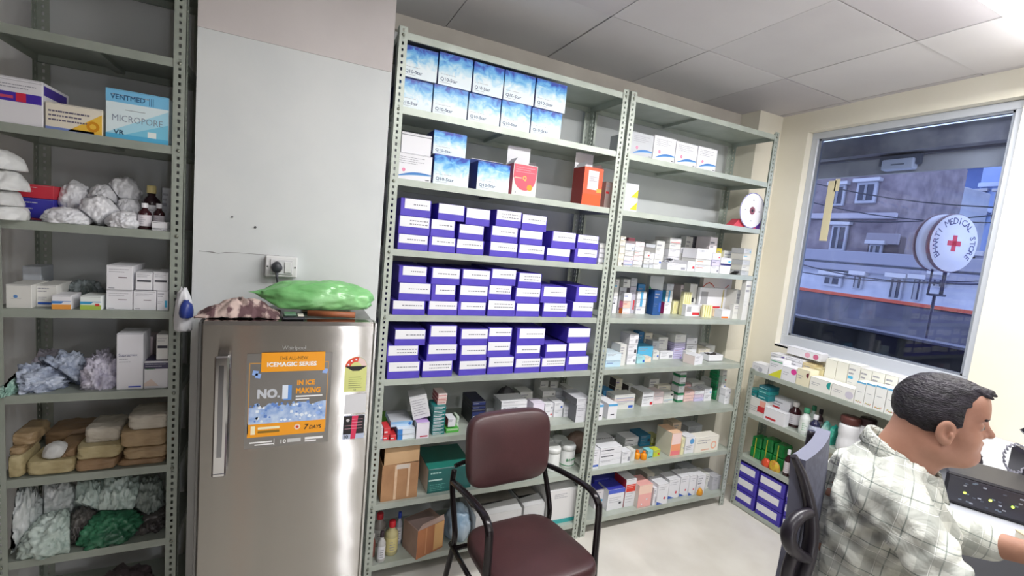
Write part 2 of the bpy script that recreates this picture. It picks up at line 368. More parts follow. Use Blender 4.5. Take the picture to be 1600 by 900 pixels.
facade('apartment_building', 'brown brick building with a pale floor band, left side of the window view', 9.0, 1255, 1392, 246, noisy('8d8288', '6e646c', 5, .9, 0, .3, 20, 'brown_brick'), [(1300, 1322, 290, 322), (1340, 1372, 285, 318), (1300, 1325, 352, 392)], trimc=mat('a9a4ae', .8), bands=(338, 415))
facade('apartment_building', 'tall grey plastered building in the middle of the window view', 11.2, 1380, 1452, 285, noisy('a0a3b0', '8b8e9c', 2, .9, name='grey_render'), [(1390, 1405, 300, 330), (1425, 1442, 310, 345), (1392, 1408, 352, 385)], trimc=mat('b5b6c0', .8), bands=(345,))
facade('office_tower', 'dark blue glazed tower rising behind the round sign', 15.0, 1466, 1512, 256, noisy('5f74a8', '4b6098', 2, .3, name='blue_glazing'), [(1472, 1488, 262, 292), (1492, 1506, 262, 292), (1472, 1488, 300, 330), (1492, 1506, 300, 330)])
facade('office_tower', 'pale blue panelled tower to the right of the round sign', 14.6, 1509, 1548, 240, noisy('a3b5dc', '91a5d2', 1.5, .5, name='pale_blue_panel'), [(1516, 1540, 300, 318), (1516, 1540, 335, 352)], trimc=mat('c9d2ea', .8), bands=(290, 330))
facade('office_tower', 'slate blue tower at the right edge of the window view', 14.0, 1550, 1600, 250, noisy('7480ac', '626f9e', 2, .4, name='slate_panel'), [(1553, 1566, 300, 345)])
facade('house', 'low white house with dark openings across the street', 7.6, 1235, 1560, 400, noisy('b9bac6', 'a3a5b4', 4, .9, 0, .2, 10, 'whitewash'), [(1288, 1318, 430, 448), (1336, 1350, 430, 452), (1392, 1412, 434, 468), (1428, 1442, 436, 470), (1460, 1480, 430, 450)], depth=1.0, trimc=mat('8f8e9c', .8), bands=(425,))
facade('annex_building', 'dark brown annex with ledge in the middle distance of the window view', 8.65, 1352, 1402, 368, noisy('635659', '50454a', 4, .9, name='dark_annex'), [(1360, 1380, 382, 400)], depth=.2, trimc=mat('8e8890', .8))
facade('shop_front', 'pale building with grilles behind the sign bracket', 8.7, 1480, 1556, 395, noisy('b4b8cc', '9ea3ba', 4, .9, name='pale_render'), [(1515, 1530, 400, 430)], depth=.28, trimc=mat('8f8e9c', .8))
m = MB()
for k, (u0, v0, u1, v1) in enumerate([(1262, 250, 1560, 330), (1262, 330, 1560, 300), (1255, 395, 1450, 420), (1260, 285, 1480, 345), (1262, 420, 1540, 400)]):
    a_, b_ = hit(u0, v0, 0, 6.2+.2*k), hit(u1, v1, 0, 6.2+.2*k); a_[1] += .8; b_[1] -= 1.2
    e = MB(); e.tube([tuple(a_*(1-t)+b_*t-np.array([0, 0, .22*math.sin(math.pi*t)])) for t in np.linspace(0, 1, 14)], .007, mat('2c2a36', .6), 5); tag(e.build('overhead_cable'), ['thin black cable slanting down across the window view', 'second black cable crossing behind the round sign', 'short low cable over the white house', 'steep thin cable over the brick building', 'lowest cable above the tin awning'][k], 'cable', 'overhead cables')
m = MB(); rf = noisy('54525e', '403e4a', 5, .7, name='tin_roof')
a = hit(1262, 452, 0, 5.6); b = hit(1560, 492, 0, 5.6); a2 = hit(1262, 522, 0, 5.2)
m.add([(5.6, a[1]+.5, a[2]), (5.6, b[1]-.5, a[2]-.03), (5.0, b[1]-.5, a2[2]-.12), (5.0, a[1]+.5, a2[2]-.1), (5.6, a[1]+.5, a[2]-.04), (5.6, b[1]-.5, a[2]-.07), (5.0, b[1]-.5, a2[2]-.16), (5.0, a[1]+.5, a2[2]-.14)],
      [(0, 1, 2, 3), (7, 6, 5, 4), (0, 4, 5, 1), (3, 2, 6, 7), (0, 3, 7, 4), (1, 5, 6, 2)], rf)
m.box((5.58, b[1]-.5, a[2]-.02), (5.64, a[1]+.5, a[2]+.012), mat('c4563e', .5, name='orange_edging')); tag(m.build('awning'), 'dark tin awning with an orange edge below the sign outside', 'awning')
m = MB(); m.box((3.50, -2.4, .9), (3.58, 1.0, 1.36), noisy('2a282f', '222026', 5, .6, name='dark_parapet'), .004); m.box((3.48, -2.4, 1.36), (3.60, 1.0, 1.375), mat('6a6c80', .4)); tag(m.build('parapet_panel'), 'blackish parapet panel close outside the lower window pane', 'panel')
m = MB(); m.box((5, -9, -3.2), (16, 12, -3.0), noisy('5c5d66', '4c4d57', 1, .9, name='asphalt')); tag(m.build('street_ground'), kind='structure')
# strip of paper tape stuck on the pane
pa = hit(1288, 360, 0, fx0+.019); m = MB(); m.box((fx0+.016, pa[1]-.028, 1.93), (fx0+.0185, pa[1]+.022, 2.33), mat('d8cfae', .8, name='masking_paper')); m.box((fx0+.016, pa[1]-.05, 2.26), (fx0+.0184, pa[1]-.02, 2.34), mat('d8cfae', .8, name='masking_paper'))
tag(m.build('paper_strip'), 'cream paper strip taped to the left edge of the window glass', 'paper strip')

# ================================================================= SLOTTED-ANGLE RACKS
def post_mesh(H, sxn, syn, w=.038, pitch=.0265, m=None):
    """corner at (0,0); flange along x*sxn and along y*syn"""
    mb = MB(); t = .002; m = m or STEEL; n = int(H/pitch); dark = m
    for fl in (0, 1):
        def P(a, z, d):   # a along flange 0..w, d depth through thickness
            return (a*sxn, d*syn, z) if fl == 0 else (d*sxn, a*syn, z)
        vs = []; fs = []
        for k in range(n):
            z0 = k*pitch; z1 = H if k == n-1 else z0+pitch; zc = z0+pitch/2; ha = .0042; hz = .0068 if k % 2 else .0055
            o = len(vs)
            for d in (0, t):
                vs += [P(0, z0, d), P(w, z0, d), P(w, z1, d), P(0, z1, d)]
                c = w*.5
                vs += [P(c-ha, zc-hz, d), P(c+ha, zc-hz, d), P(c+ha, zc+hz, d), P(c-ha, zc+hz, d)]
            for d, r in ((0, 1), (8, -1)):
                for i in range(4):
                    j = (i+1) % 4; q = (o+d+i, o+d+j, o+d+4+j, o+d+4+i); fs.append(q[::r])
            for i in range(4):
                j = (i+1) % 4; fs.append((o+4+i, o+4+j, o+12+j, o+12+i))
            fs.append((o+1, o+2, o+10, o+9)); fs.append((o, o+3, o+11, o+8))
        mb.add(vs, fs, m)
    return mb
def make_rack(name, label, cat, group, x0, x1, y0, y1, zs, H, topname='shelf', flat=False, steel=STEEL):
    """x0..x1 outer width, y0 front, y1 back; shelves at zs (top surfaces)"""
    e = empty(name, (x0, y0, 0)); tag(e, label, cat, group); w, d = x1-x0, y1-y0
    for (px, py, a, b) in ((0, 0, 1, 1), (w, 0, -1, 1), (0, d, 1, -1), (w, d, -1, -1)):
        o = post_mesh(H, a, b, m=steel).build('post', e); o.location = (px, py, 0)
    me = None
    for z in zs:
        if me is None:
            mb = MB(); i_ = .0035
            X0, X1, Y0, Y1 = i_, w-i_, i_, d-i_; lp = .030; t = .0012
            mb.box((X0, Y0, -t), (X1, Y1, 0), steel)
            mb.box((X0, Y0, -lp), (X1, Y0+t, -t), steel); mb.box((X0, Y1-t, -lp), (X1, Y1, -t), steel)
            mb.box((X0, Y0+t, -lp), (X0+t, Y1-t, -t), steel); mb.box((X1-t, Y0+t, -lp), (X1, Y1-t, -t), steel)
            mb.box((X0, Y0+t, -lp), (X1, Y0+.011, -lp+t), steel); mb.box((X0, Y1-.011, -lp), (X1, Y1-t, -lp+t), steel)
            mb.box((w*.45, Y0+.01, -.018), (w*.45+.03, Y1-.01, -t), steel)
            o = mb.build('shelf', e); me = o.data
        else:
            o = bpy.data.objects.new('shelf', me); COL.objects.link(o); o.parent = e
        o.location = (0, 0, z)
    bm_ = None
    for z in zs:
        for bx in (.019, w-.019):
            if bm_ is None:
                mb = MB(); mb.lathe([(.0065, 0), (.0065, .002), (.004, .0045)], mat('8f9387', .35, .7, name='bolt_zinc'), n=8); mb.xform(lambda v: Vector((v.x, -v.z, v.y))); o = mb.build('bolt', e); bm_ = o.data
            else:
                o = bpy.data.objects.new('bolt', bm_); COL.objects.link(o); o.parent = e
            o.location = (bx, -.0002, z-.015)
    return e
ZS = [.101, .417, .729, 1.038, 1.345, 1.648, 1.963, 2.272, 2.581]
make_rack('storage_rack', 'tall grey-green slotted steel rack holding rows of purple boxes, beside the fridge', 'rack', 'tall slotted steel racks', .411, 1.649, 0, .36, ZS, 2.60)
make_rack('storage_rack', 'tall grey-green slotted steel rack of small white medicine cartons, nearest the window', 'rack', 'tall slotted steel racks', 1.664, 2.893, 0, .36, ZS, 2.60)
make_rack('storage_rack', 'narrow slotted steel rack left of the fridge, with bags and brown packets', 'rack', 'tall slotted steel racks', -.875, -.337, 0, .36, ZS, 2.60, steel=STEEL_D)
# low rack under the window: built along -y
RX = 2.975; ZR = [.035, .375, .690, .995]; RL = 1.14
e = make_rack('low_rack', 'low slotted steel rack under the window with bottles and purple bins', 'rack', None, 0, RL, 0, .22, ZR, 1.005)
e.location = (RX, .012, 0); e.rotation_euler = (0, 0, math.radians(-90))
# ================================================================= CARTONS
def carton(name, w, h, d, body, prints=None, side=None, top=None, parent=None, seam=True, flap_dark=True):
    mb = MB(); c = .0012
    mb.box((-w/2, -d/2, 0), (w/2, d/2, h), body, c)
    y = -d/2-.0005
    if side: mb.quad([(-w/2-.0004, d/2-c, c), (-w/2-.0004, -d/2+c, c), (-w/2-.0004, -d/2+c, h-c), (-w/2-.0004, d/2-c, h-c)], side)
    if top: mb.quad([(-w/2+c, -d/2+c, h+.0004), (w/2-c, -d/2+c, h+.0004), (w/2-c, d/2-c, h+.0004), (-w/2+c, d/2-c, h+.0004)], top)
    if seam:
        mb.box((-w/2+.002, y, h-.0035), (w/2-.002, -d/2, h-.0027), SEAM); mb.box((-w/2-.0005, -d/2+.003, h-.0035), (-w/2, d/2-.003, h-.0027), SEAM)
    if prints: prints(mb, w, h, y)
    return mb
def P_rect(mb, w, h, y, a, b, c, d_, m): mb.quad([(-w/2+a*w, y, b*h), (-w/2+c*w, y, b*h), (-w/2+c*w, y, d_*h), (-w/2+a*w, y, d_*h)], m)
def P_lines(mb, w, h, y, a, b, c, n, dz, th, m, r):
    for i in range(n):
        x = -w/2+a*w; xe = -w/2+c*w*(1 if i % 2 == 0 else .8)
        while x < xe:
            l = r.uniform(.02, .09)*w; l2 = min(l, xe-x)
            mb.quad([(x, y, b*h-i*dz-th), (x+l2, y, b*h-i*dz-th), (x+l2, y, b*h-i*dz), (x, y, b*h-i*dz)], m); x += l+.012*w
def generic(seed, acc=None, ink=PALEINK):
    r = random.Random(seed); acc = acc or r.choice([BLUE, INK, RED, CYAN, PALEINK, PURPLE, PALEINK, PALEINK]); kind = r.choice('abcde')
    def f(mb, w, h, y):
        if kind == 'a': P_rect(mb, w, h, y, .08, .12, .92, .22, acc)
        elif kind == 'b': P_rect(mb, w, h, y, .06, .55, .5, .63, acc)
        elif kind == 'c': P_rect(mb, w, h, y, .7, .15, .93, .5, acc)
        elif kind == 'd': mb.disc(-w/2+.8*w, .4*h, min(w, h)*.14, y, acc, 16)
        P_lines(mb, w, h, y, .08, .86, .62, 2 if h > .03 else 1, max(.007, h*.12), max(.0016, h*.05), ink, r)
        if h > .05: P_lines(mb, w, h, y, .08, .45, .5, 2, h*.08, .0016, ink, r)
    return f
REG = {}
def reg(o, rack, tier, row, st, desc, u): REG.setdefault((rack, tier, row), {}).setdefault(st, []).append((u, o, desc))
_sid = [0]
QUEUE = []
RLIM = {MR_: (.416, 1.644) for MR_ in ('middle rack',)}; RLIM['right rack'] = (1.669, 2.888); RLIM['left rack'] = (-.870, -.342)
def stack(rack, tier, zsh, uL, uR, tops, y=None, vb=None, d=.12, row='', mats=None, desc='small white medicine carton', prints=None, side=None, top=None, yaw=0, jit=.003, name='medicine_carton', group=None, gap=0, plane='y', cat='carton', seam=True, base=None):
    """columns of cartons; uL/uR/tops are read off the photo, the stack stands on shelf height zsh"""
    _sid[0] += 1; sid = _sid[0]; r = random.Random(sid*13)
    zz = zsh if base is None else base
    if plane == 'y':
        yf = y if y is not None else float(np.clip(hit(uL, vb, 2, zz)[1], .006, .24)); lo, hi = RLIM[rack]
        while yf > .01 and sx(uR, yf, zz) > hi: yf -= .01
        x0, x1 = max(lo, sx(uL, yf, zz)), min(hi, sx(uR, yf, zz)); d = min(d, .353-yf); dep = yf
    else:
        yf = y; x0, x1 = -sy(uL, yf, zz), -sy(uR, yf, zz); d = min(d, WALLX-.008-yf); dep = yf
    for i, t in enumerate(tops):
        zt = sz(t, x0, yf) if plane == 'y' else sz(t, yf, -x0)
        if zt-zz < .008: zt = zz+.012
        pick = lambda q: (q[i % len(q)] if isinstance(q, (list, tuple)) else q)
        bm_ = pick(mats) if mats else r.choice([WHITE, WHITE, OFFW, GREYW])
        jx, jy = (r.uniform(-jit, jit)*.4, r.uniform(0, jit)) if len(tops) > 1 else (0, 0)
        QUEUE.append(dict(plane=plane, a=x0+jx+.0006, b=x1+jx-.0006, f=yf+jy, k=yf+jy+d, z0=zz, z1=zt-.0016, m=bm_, pr=pick(prints) or generic(sid*7+i), sd=pick(side), tp=top, seam=seam, yaw=yaw, name=pick(name), cat=cat, group=group, reg=(rack, tier, row, sid, pick(desc), uL)))
        zz = zt+gap
def finish_stacks():
    Q = QUEUE; ov = lambda p, q, u, v: min(p[v], q[v])-max(p[u], q[u])
    for q in Q:
        if q['plane'] == 'y':
            lo, hi = RLIM[q['reg'][0]]; q['a'] = max(q['a'], lo); q['b'] = min(q['b'], hi)
    for it in range(4):
        for i in range(len(Q)):
            for j in range(i+1, len(Q)):
                p, q = Q[i], Q[j]
                if p['plane'] != q['plane'] or ov(p, q, 'z0', 'z1') < .0006 or ov(p, q, 'a', 'b') < .0003 or ov(p, q, 'f', 'k') < .0003: continue
                if p['f'] > q['f']: p, q = q, p          # p in front
                ox = ov(p, q, 'a', 'b'); wmin = min(p['b']-p['a'], q['b']-q['a'])
                if q['f']-p['f'] < .045 and ox < .45*wmin:
                    l, r_ = (p, q) if p['a']+p['b'] < q['a']+q['b'] else (q, p); mid = r_['a'] if r_['a'] > l['a']+.012 else (l['a']+l['b'])/2
                    l['b'] = mid-.0003; r_['a'] = max(r_['a'], mid+.0003)
                elif q['f']-p['f'] >= .03: p['k'] = q['f']-.0006
                else:
                    sh_ = p['f']+.035; dd = q['k']-q['f']; p['k'] = min(p['k'], sh_); q['f'] = p['k']+.0006; q['k'] = max(q['f']+.02, q['k'])
    lim = .3575
    for q in Q:
        w, h = q['b']-q['a'], q['z1']-q['z0']; kk = min(q['k'], lim) if q['plane'] == 'y' else q['k']
        if kk-q['f'] < .006: q['f'] = kk-.012
        d = kk-q['f']; cx_ = (q['a']+q['b'])/2
        if w < .004: continue
        ya = q['yaw']
        if ya and d > .03: w *= .93; d *= .85
        mb = carton(q['name'], w, h, d, q['m'], q['pr'], q['sd'], q['tp'], seam=q['seam'])
        if q['plane'] == 'y': o = mb.build(q['name'], None, (cx_, q['f']+d/2, q['z0']), math.radians(ya))
        else: o = mb.build(q['name'], None, (q['f']+d/2, -cx_, q['z0']), math.radians(-90+ya))
        o['category'] = q['cat']
        if q['group']: o['group'] = q['group']
        rk, ti, rw, sid, ds, uL = q['reg']; reg(o, rk, ti, rw, sid, ds, uL)
ORD = ['', 'first', 'second', 'third', 'fourth', 'fifth', 'sixth', 'seventh', 'eighth', 'ninth', 'tenth', 'eleventh', 'twelfth', 'thirteenth', 'fourteenth', 'fifteenth', 'sixteenth', 'seventeenth', 'eighteenth', 'nineteenth', 'twentieth', 'twenty-first', 'twenty-second', 'twenty-third']
def finish_labels():
    for (rack, tier, row), sts in REG.items():
        order = sorted(sts.values(), key=lambda L: L[0][0])
        for n, L in enumerate(order):
            for k, (u, o, desc) in enumerate(L):
                if desc.startswith('='): o['label'] = desc[1:]; continue
                rw = (row+' row ') if row else ''
                lev = '' if len(L) == 1 else (' bottom of' if k == 0 else (' top of' if k == len(L)-1 else ' '+ORD[k+1]+' up in'))
                o['label'] = f"{desc},{lev} {ORD[n+1]} {rw}{'stack' if len(L) > 1 else 'from left'}, {tier} tier, {rack}"
                if not o.get('group'): o['group'] = f"cartons on the {tier} tier of the {rack}"
MR, RR_, LR, WR = 'middle rack', 'right rack', 'left rack', 'window rack'
# ---- purple boxes, three tiers of the middle rack
def purple(zsh, yf, uL, uR, vt, vbs, tiername, rowname, k, blank=False, side_label=False, vlow=None):
    zb = vbs; x0, x1 = sx(uL, yf, zb), sx(uR, yf, zb); w = x1-x0-.001; zt = sz(vt, x0, yf); h = zt-zb-.0006; d = .30 if yf < .03 else .28
    r = random.Random(int(uL*7+vt))
    e = empty('purple_box', ((x0+x1)/2, yf, zb)); tag(e, f"purple box with white label, {ORD[k]} from left, {rowname} row, {tiername} purple tier of middle rack", 'box', 'purple labelled boxes on the middle rack')
    mb = MB(); mb.box((-w/2, 0, 0), (w/2, d, h), PURP, .0015); mb.box((-w/2-.0004, -.0004, h*.96), (w/2+.0004, d, h*.965), mat('2c2180', .7)); mb.build('box_body', e)
    mb = MB(); lw0, lw1 = -w/2+.001+r.uniform(0, .006), w/2-.002-r.uniform(0, .004); lz0 = h*r.uniform(.40, .46); lz1 = h*.985
    if r.random() < .25: lw0 += .012
    mb.box((lw0, -.0012, lz0), (lw1, -.0002, lz1), LABELW)
    if not blank:
        nl = r.choice([1, 1, 2]); ls = r.uniform(.2, .35)
        for q in range(nl):
            zc = lz0+(lz1-lz0)*(.45 if nl == 1 else (.62, .28)[q]); x = lw0+(lw1-lw0)*ls
            while x < lw1-.012:
                l = r.uniform(.004, .012); mb.box((x, -.0015, zc-.0022), (min(x+l, lw1-.004), -.0012, zc+.0022), mat('7d7d8c', .7)); x += l+.0035
    mb.build('paper_label', e)
    return zt
def ptier(zsh, name, cols, yfs):
    for k, (yf, bots) in enumerate(zip(yfs, cols)):
        z = zsh
        for ri, (uL, uR, vt) in enumerate(bots):
            y_ = yf+(.012*ri if False else 0)
            z = purple(zsh, y_, uL, uR, vt, z, name, ['bottom', 'middle', 'top'][ri], k+1, blank=(name, k, ri) in BL)
BL = {('upper', 1, 2), ('upper', 2, 2), ('upper', 2, 1), ('upper', 4, 1), ('upper', 5, 0), ('middle', 4, 0), ('lower', 6, 0), ('lower', 6, 1), ('lower', 6, 2), ('lower', 5, 1)}
ptier(ZS[5], 'upper', [
    [(620.5, 668, 364.5), (621.7, 671, 335.8), (624.7, 672.6, 308)],
    [(669, 711, 368.6), (672, 710, 341.5), (683.7, 725, 317)],
    [(712.5, 755, 373), (716, 755, 349.5), (727, 764.6, 324)],
    [(764, 807, 377), (766, 808, 352), (774, 813.5, 327)],
    [(808.5, 849.5, 381), (811, 847, 358.7), (814.5, 853, 334)],
    [(853, 889.5, 386.7), (860.6, 898, 360.5)],
    [(896.5, 932, 387.6), (901, 934, 366)]], [.006, .006, .01, .008, .01, .012, .008])
ptier(ZS[4], 'middle', [
    [(612.4, 663.5, 469), (622, 672, 441), (622, 666, 414.7)],
    [(668, 713.7, 469.8), (673, 710.7, 444), (673, 717.7, 418)],
    [(714.5, 758, 471.4), (717, 761, 445.5), (720.7, 765, 420.5)],
    [(761, 804, 468.6), (762, 798, 445), (766, 805, 419.6)],
    [(804.9, 842, 473.7), (804, 842.8, 449.4), (808.5, 845, 425.8)],
    [(846.7, 885, 473), (844, 883.7, 447)],
    [(892.5, 925, 471.4), (898.7, 932, 448)]], [.004, .01, .01, .008, .012, .012, .01])
ptier(ZS[3], 'lower', [
    [(604, 655, 566), (603.5, 653, 540), (616, 664, 515)],
    [(658.7, 706, 564.5), (666, 713, 538), (669.8, 712.6, 508.5)],
    [(716, 758.5, 564), (718, 759.5, 539.7), (718, 761, 514)],
    [(760.7, 801, 558), (760.5, 796.5, 534), (761.8, 799, 512)],
    [(803, 842.8, 560.5), (804, 843, 539.7), (806, 850, 513)],
    [(844, 881.9, 559.4), (851, 884, 538)],
    [(883, 918, 557), (886, 915.6, 535.8), (885.6, 921, 512.7)]], [.004, .008, .012, .012, .014, .014, .016])
stack(MR, 'third', ZS[5], 934.5, 946, [409.7, 402, 394.5, 387, 379.5], y=.02, d=.1, desc='slim white carton')
# ---- Q10-Star boxes
def watercolour():
    g = bpy.data.materials.new('blue_watercolour_card'); g.use_nodes = True; t, b = nm(g)
    tc = t.nodes.new('ShaderNodeTexCoord'); sp = t.nodes.new('ShaderNodeSeparateXYZ'); t.links.new(tc.outputs['Generated'], sp.inputs[0])
    n = t.nodes.new('ShaderNodeTexNoise'); n.inputs['Scale'].default_value = 3.2; n.inputs['Detail'].default_value = 6; n.inputs['Distortion'].default_value = 1.2
    oi = t.nodes.new('ShaderNodeObjectInfo'); ad = t.nodes.new('ShaderNodeVectorMath'); ad.operation = 'ADD'
    cb = t.nodes.new('ShaderNodeCombineXYZ'); ml = t.nodes.new('ShaderNodeMath'); ml.operation = 'MULTIPLY'; ml.inputs[1].default_value = 20; t.links.new(oi.outputs['Random'], ml.inputs[0]); t.links.new(ml.outputs[0], cb.inputs[0])
    t.links.new(tc.outputs['Generated'], ad.inputs[0]); t.links.new(cb.outputs[0], ad.inputs[1]); t.links.new(ad.outputs[0], n.inputs['Vector'])
    a = t.nodes.new('ShaderNodeMath'); a.operation = 'MULTIPLY_ADD'; a.inputs[1].default_value = .9; a.inputs[2].default_value = -.45; t.links.new(n.outputs['Fac'], a.inputs[0])
    s_ = t.nodes.new('ShaderNodeMath'); s_.operation = 'ADD'; t.links.new(a.outputs[0], s_.inputs[0]); t.links.new(sp.outputs['Z'], s_.inputs[1])
    r = t.nodes.new('ShaderNodeValToRGB'); e0, e1 = r.color_ramp.elements; e0.position = .36; e0.color = lin('e4f0f6'); e1.position = 1.05; e1.color = lin('1d3fae')
    for p_, c_ in ((.55, 'b4dcf0'), (.72, '6fb9e8'), (.88, '3b86d8')): el = r.color_ramp.elements.new(p_); el.color = lin(c_)
    t.links.new(s_.outputs[0], r.inputs[0]); t.links.new(r.outputs[0], b.inputs['Base Color']); b.inputs['Roughness'].default_value = .35; return g
WC = watercolour(); NB = mat('1f2c7c', .5, name='navy_card')
def q10(mb, w, h, y):
    put_text(mb, 'Q10-Star', -w/2+.07*w, .13*h, .105*h, y, mat('3c5478', .6), w=.50*w, bold=.03)
    P_rect(mb, w, h, y, .07, .075, .38, .085, PALEINK); P_lines(mb, w, h, y, .07, .34, .5, 1, .01, .0015, PALEINK, random.Random(4))
def q10row(tier, uvs, zb, tag_, y=.012, d=.2):
    for i, (a, b, vt) in enumerate(uvs):
        x0, x1 = sx(a, y, zb), sx(b, y, zb); w = x1-x0-.002; h = sz(vt, x0, y)-zb-.0006
        mb = carton('carton', w, h, d, WC, q10, side=NB); o = mb.build('supplement_box', None, ((x0+x1)/2, y+d/2, zb)); o['category'] = 'box'; o['group'] = 'blue and white supplement boxes'
        o['label'] = f"blue watercolour-printed box, {ORD[i+1]} from left in {tag_}"
    return zb+h
zb = ZS[7]
z2 = q10row('', [(622, 674, 119), (675, 729, 130), (730, 780, 144), (781, 827, 155), (828, 875, 167)], zb, 'lower row, top tier of middle rack')
z2 = max(sz(v, sx(u, .012, zb), .012) for u, v in ((622, 119), (675, 130), (730, 144), (781, 155), (828, 167)))+.001
q10row('', [(628, 682, 67.5), (683.5, 736, 79.6), (737.5, 785, 95), (785.8, 833.5, 108), (835, 882.5, 121)], z2, 'upper row, top tier of middle rack')
# second tier of the middle rack
zb = ZS[6]
def q10one(uL, uR, vt, zb, y, label, d=.16, open_=False):
    x0, x1 = sx(uL, y, zb), sx(uR, y, zb); w = x1-x0; h = sz(vt, x0, y)-zb
    e = empty('supplement_box', ((x0+x1)/2, y+d/2, zb)); tag(e, label, 'box', 'blue and white supplement boxes')
    carton('c', w, h, d, WC, q10, side=NB).build('box_body', e)
    if open_:
        m = MB(); m.add([(-w/2, d/2, h+.001), (w/2, d/2, h+.001), (w/2, d/2-.07, h+.02), (-w/2, d/2-.07, h+.02), (-w/2, d/2, h+.003), (w/2, d/2, h+.003), (w/2, d/2-.07, h+.022), (-w/2, d/2-.07, h+.022)], [(0, 1, 2, 3), (7, 6, 5, 4), (3, 2, 6, 7), (0, 4, 5, 1), (0, 3, 7, 4), (1, 5, 6, 2)], WHITE); tag(m.build('flap', e), 'white opened lid flap')
    return zb+h
zt = q10one(676, 731, 239.5, zb, .012, 'blue watercolour-printed box standing under another, second tier of middle rack')
q10one(676, 727, 202, zt+.001, .03, 'blue watercolour-printed box on top of another, second tier of middle rack', d=.14)
q10one(744, 794, 250.5, zb, .012, 'opened blue watercolour-printed box with white flap, beside the pink box', d=.17, open_=True)
def wavep(mb, w, h, y):
    dk = mat('3f7fc4', .5, name='wave_blue'); lt = mat('9cc6ea', .5, name='wave_light')
    for (o0, th, mm, dy) in ((0, .10, lt, 0), (.03, .10, dk, .00015)):
        up = []; lo = []
        for k in range(13):
            t = k/12; x = -w/2+w*(.12+.88*t); c_ = h*(.10+.16*t*t*(3-2*t)+.03*math.sin(t*5)+o0*t); tt = h*th*math.sin(math.pi*min(1, t*.85+.08))
            up.append((x, y-dy, c_+tt)); lo.append((x, y-dy, c_))
        for k in range(12): mb.quad([lo[k], lo[k+1], up[k+1], up[k]], mm)
    mb.disc(-w/2+.28*w, .36*h, .065*h, y, mat('e0508c', .5), 18); mb.disc(-w/2+.28*w, .36*h, .04*h, y-.0002, mat('f3c0d4', .5), 14, r2=.02*h)
    P_lines(mb, w, h, y, .1, .86, .8, 4, h*.075, h*.018, PALEINK, random.Random(5)); P_rect(mb, w, h, y, .85, .05, .95, .08, INK)
zt0 = sz(235, sx(612, .012, zb), .012)
stack(MR, 'second', zb, 612, 673, [235], y=.012, d=.2, prints=wavep, desc='=white carton with pink dot and blue wave at left end of second tier', name='supplement_carton', group='white cartons with a blue wave')
stack(MR, 'second', zb, 626, 673, [204], y=.025, d=.17, desc='=plain white opened carton on the blue-wave carton, second tier of middle rack', base=zt0+.001, prints=lambda mb, w, h, y: P_rect(mb, w, h, y, 0, .86, 1, .9, SEAM), name='white_carton')
def open_carton(name, label, uL, uR, vt, vflap, zb, y, d, body, side, prints, flapm=WHITE, uf=None):
    x0, x1 = sx(uL, y, zb), sx(uR, y, zb); w = x1-x0; h = sz(vt, x0, y)-zb; e = empty(name, ((x0+x1)/2, y+d/2, zb)); tag(e, label, 'carton')
    mb = MB(); t = .0012
    mb.box((-w/2, -d/2, 0), (w/2, -d/2+t, h), body); mb.box((-w/2, d/2-t, 0), (w/2, d/2, h), body); mb.box((-w/2, -d/2+t, 0), (-w/2+t, d/2-t, h), side); mb.box((w/2-t, -d/2+t, 0), (w/2, d/2-t, h), body); mb.box((-w/2+t, -d/2+t, 0), (w/2-t, d/2-t, t), body)
    prints(mb, w, h, -d/2-.0005); mb.build('box_body', e)
    hf = sz(vflap, x0, y+d)-zb-h; m = MB(); m.box((-w/2+.002, d/2-t, h), (w/2-.002, d/2, h+hf), flapm, .0005); m.box((-w/2+.006, d/2-t-.012, h+hf-.002), (w/2-.006, d/2-t, h+hf), flapm); m.build('flap', e)
    m = MB(); m.add([(-w/2, -d/2+.004, h), (-w/2, d/2-.004, h), (-w/2+.022, d/2-.012, h+.03), (-w/2+.022, -d/2+.012, h+.03)], [(0, 1, 2, 3)], flapm); m.add([(w/2, -d/2+.004, h), (w/2, d/2-.004, h), (w/2-.012, d/2-.012, h+.022), (w/2-.012, -d/2+.012, h+.022)], [(3, 2, 1, 0)], flapm); m.build('side_flap', e)
    return e
def pr_pink(mb, w, h, y):
    pk = mat('e05a6c', .5); P_rect(mb, w, h, y, .02, .55, .98, .98, pk); mb.disc(0, .56*h, .45*w, y-.0001, pk, 24, a0=math.pi, a1=2*math.pi)
    P_lines(mb, w, h, y-.0002, .1, .9, .9, 3, h*.07, h*.02, mat('f3a6b0', .5), random.Random(2))
    put_text(mb, 'Q', -.10*w, .50*h, .13*h, y-.0003, mat('f5d060', .5), bold=.04); mb.box((-w*.42, y-.0004, .54*h), (-w*.14, y-.0002, .57*h), mat('f2c8b0', .5))
    mb.disc(w*.22, .28*h, .10*h, y-.0003, mat('f0a02a', .5), 18); mb.disc(-w*.35, .09*h, .02*h, y, PALEINK, 10)
open_carton('supplement_carton', 'opened pink and white carton with a large Q, second tier of middle rack', 799, 836, 254, 227, zb, .012, .10, OFFW, mat('e77f8c', .5), pr_pink)
def pr_or(mb, w, h, y):
    P_rect(mb, w, h, y, .22, .42, .78, .92, mat('ead9dc', .5)); P_lines(mb, w, h, y-.0002, .28, .76, .7, 3, h*.05, h*.018, PALEINK, random.Random(3)); P_rect(mb, w, h, y-.0001, .72, .36, 1, .46, mat('f2a545', .5))
    P_rect(mb, w, h, y, .04, .02, .96, .3, mat('f2571d', .5))
open_carton('medicine_carton', 'opened bright orange carton with white flap, second tier of middle rack', 908, 937, 259.5, 237.7, zb, .012, .11, mat('ee5a34', .5), mat('9c3a38', .5), pr_or)
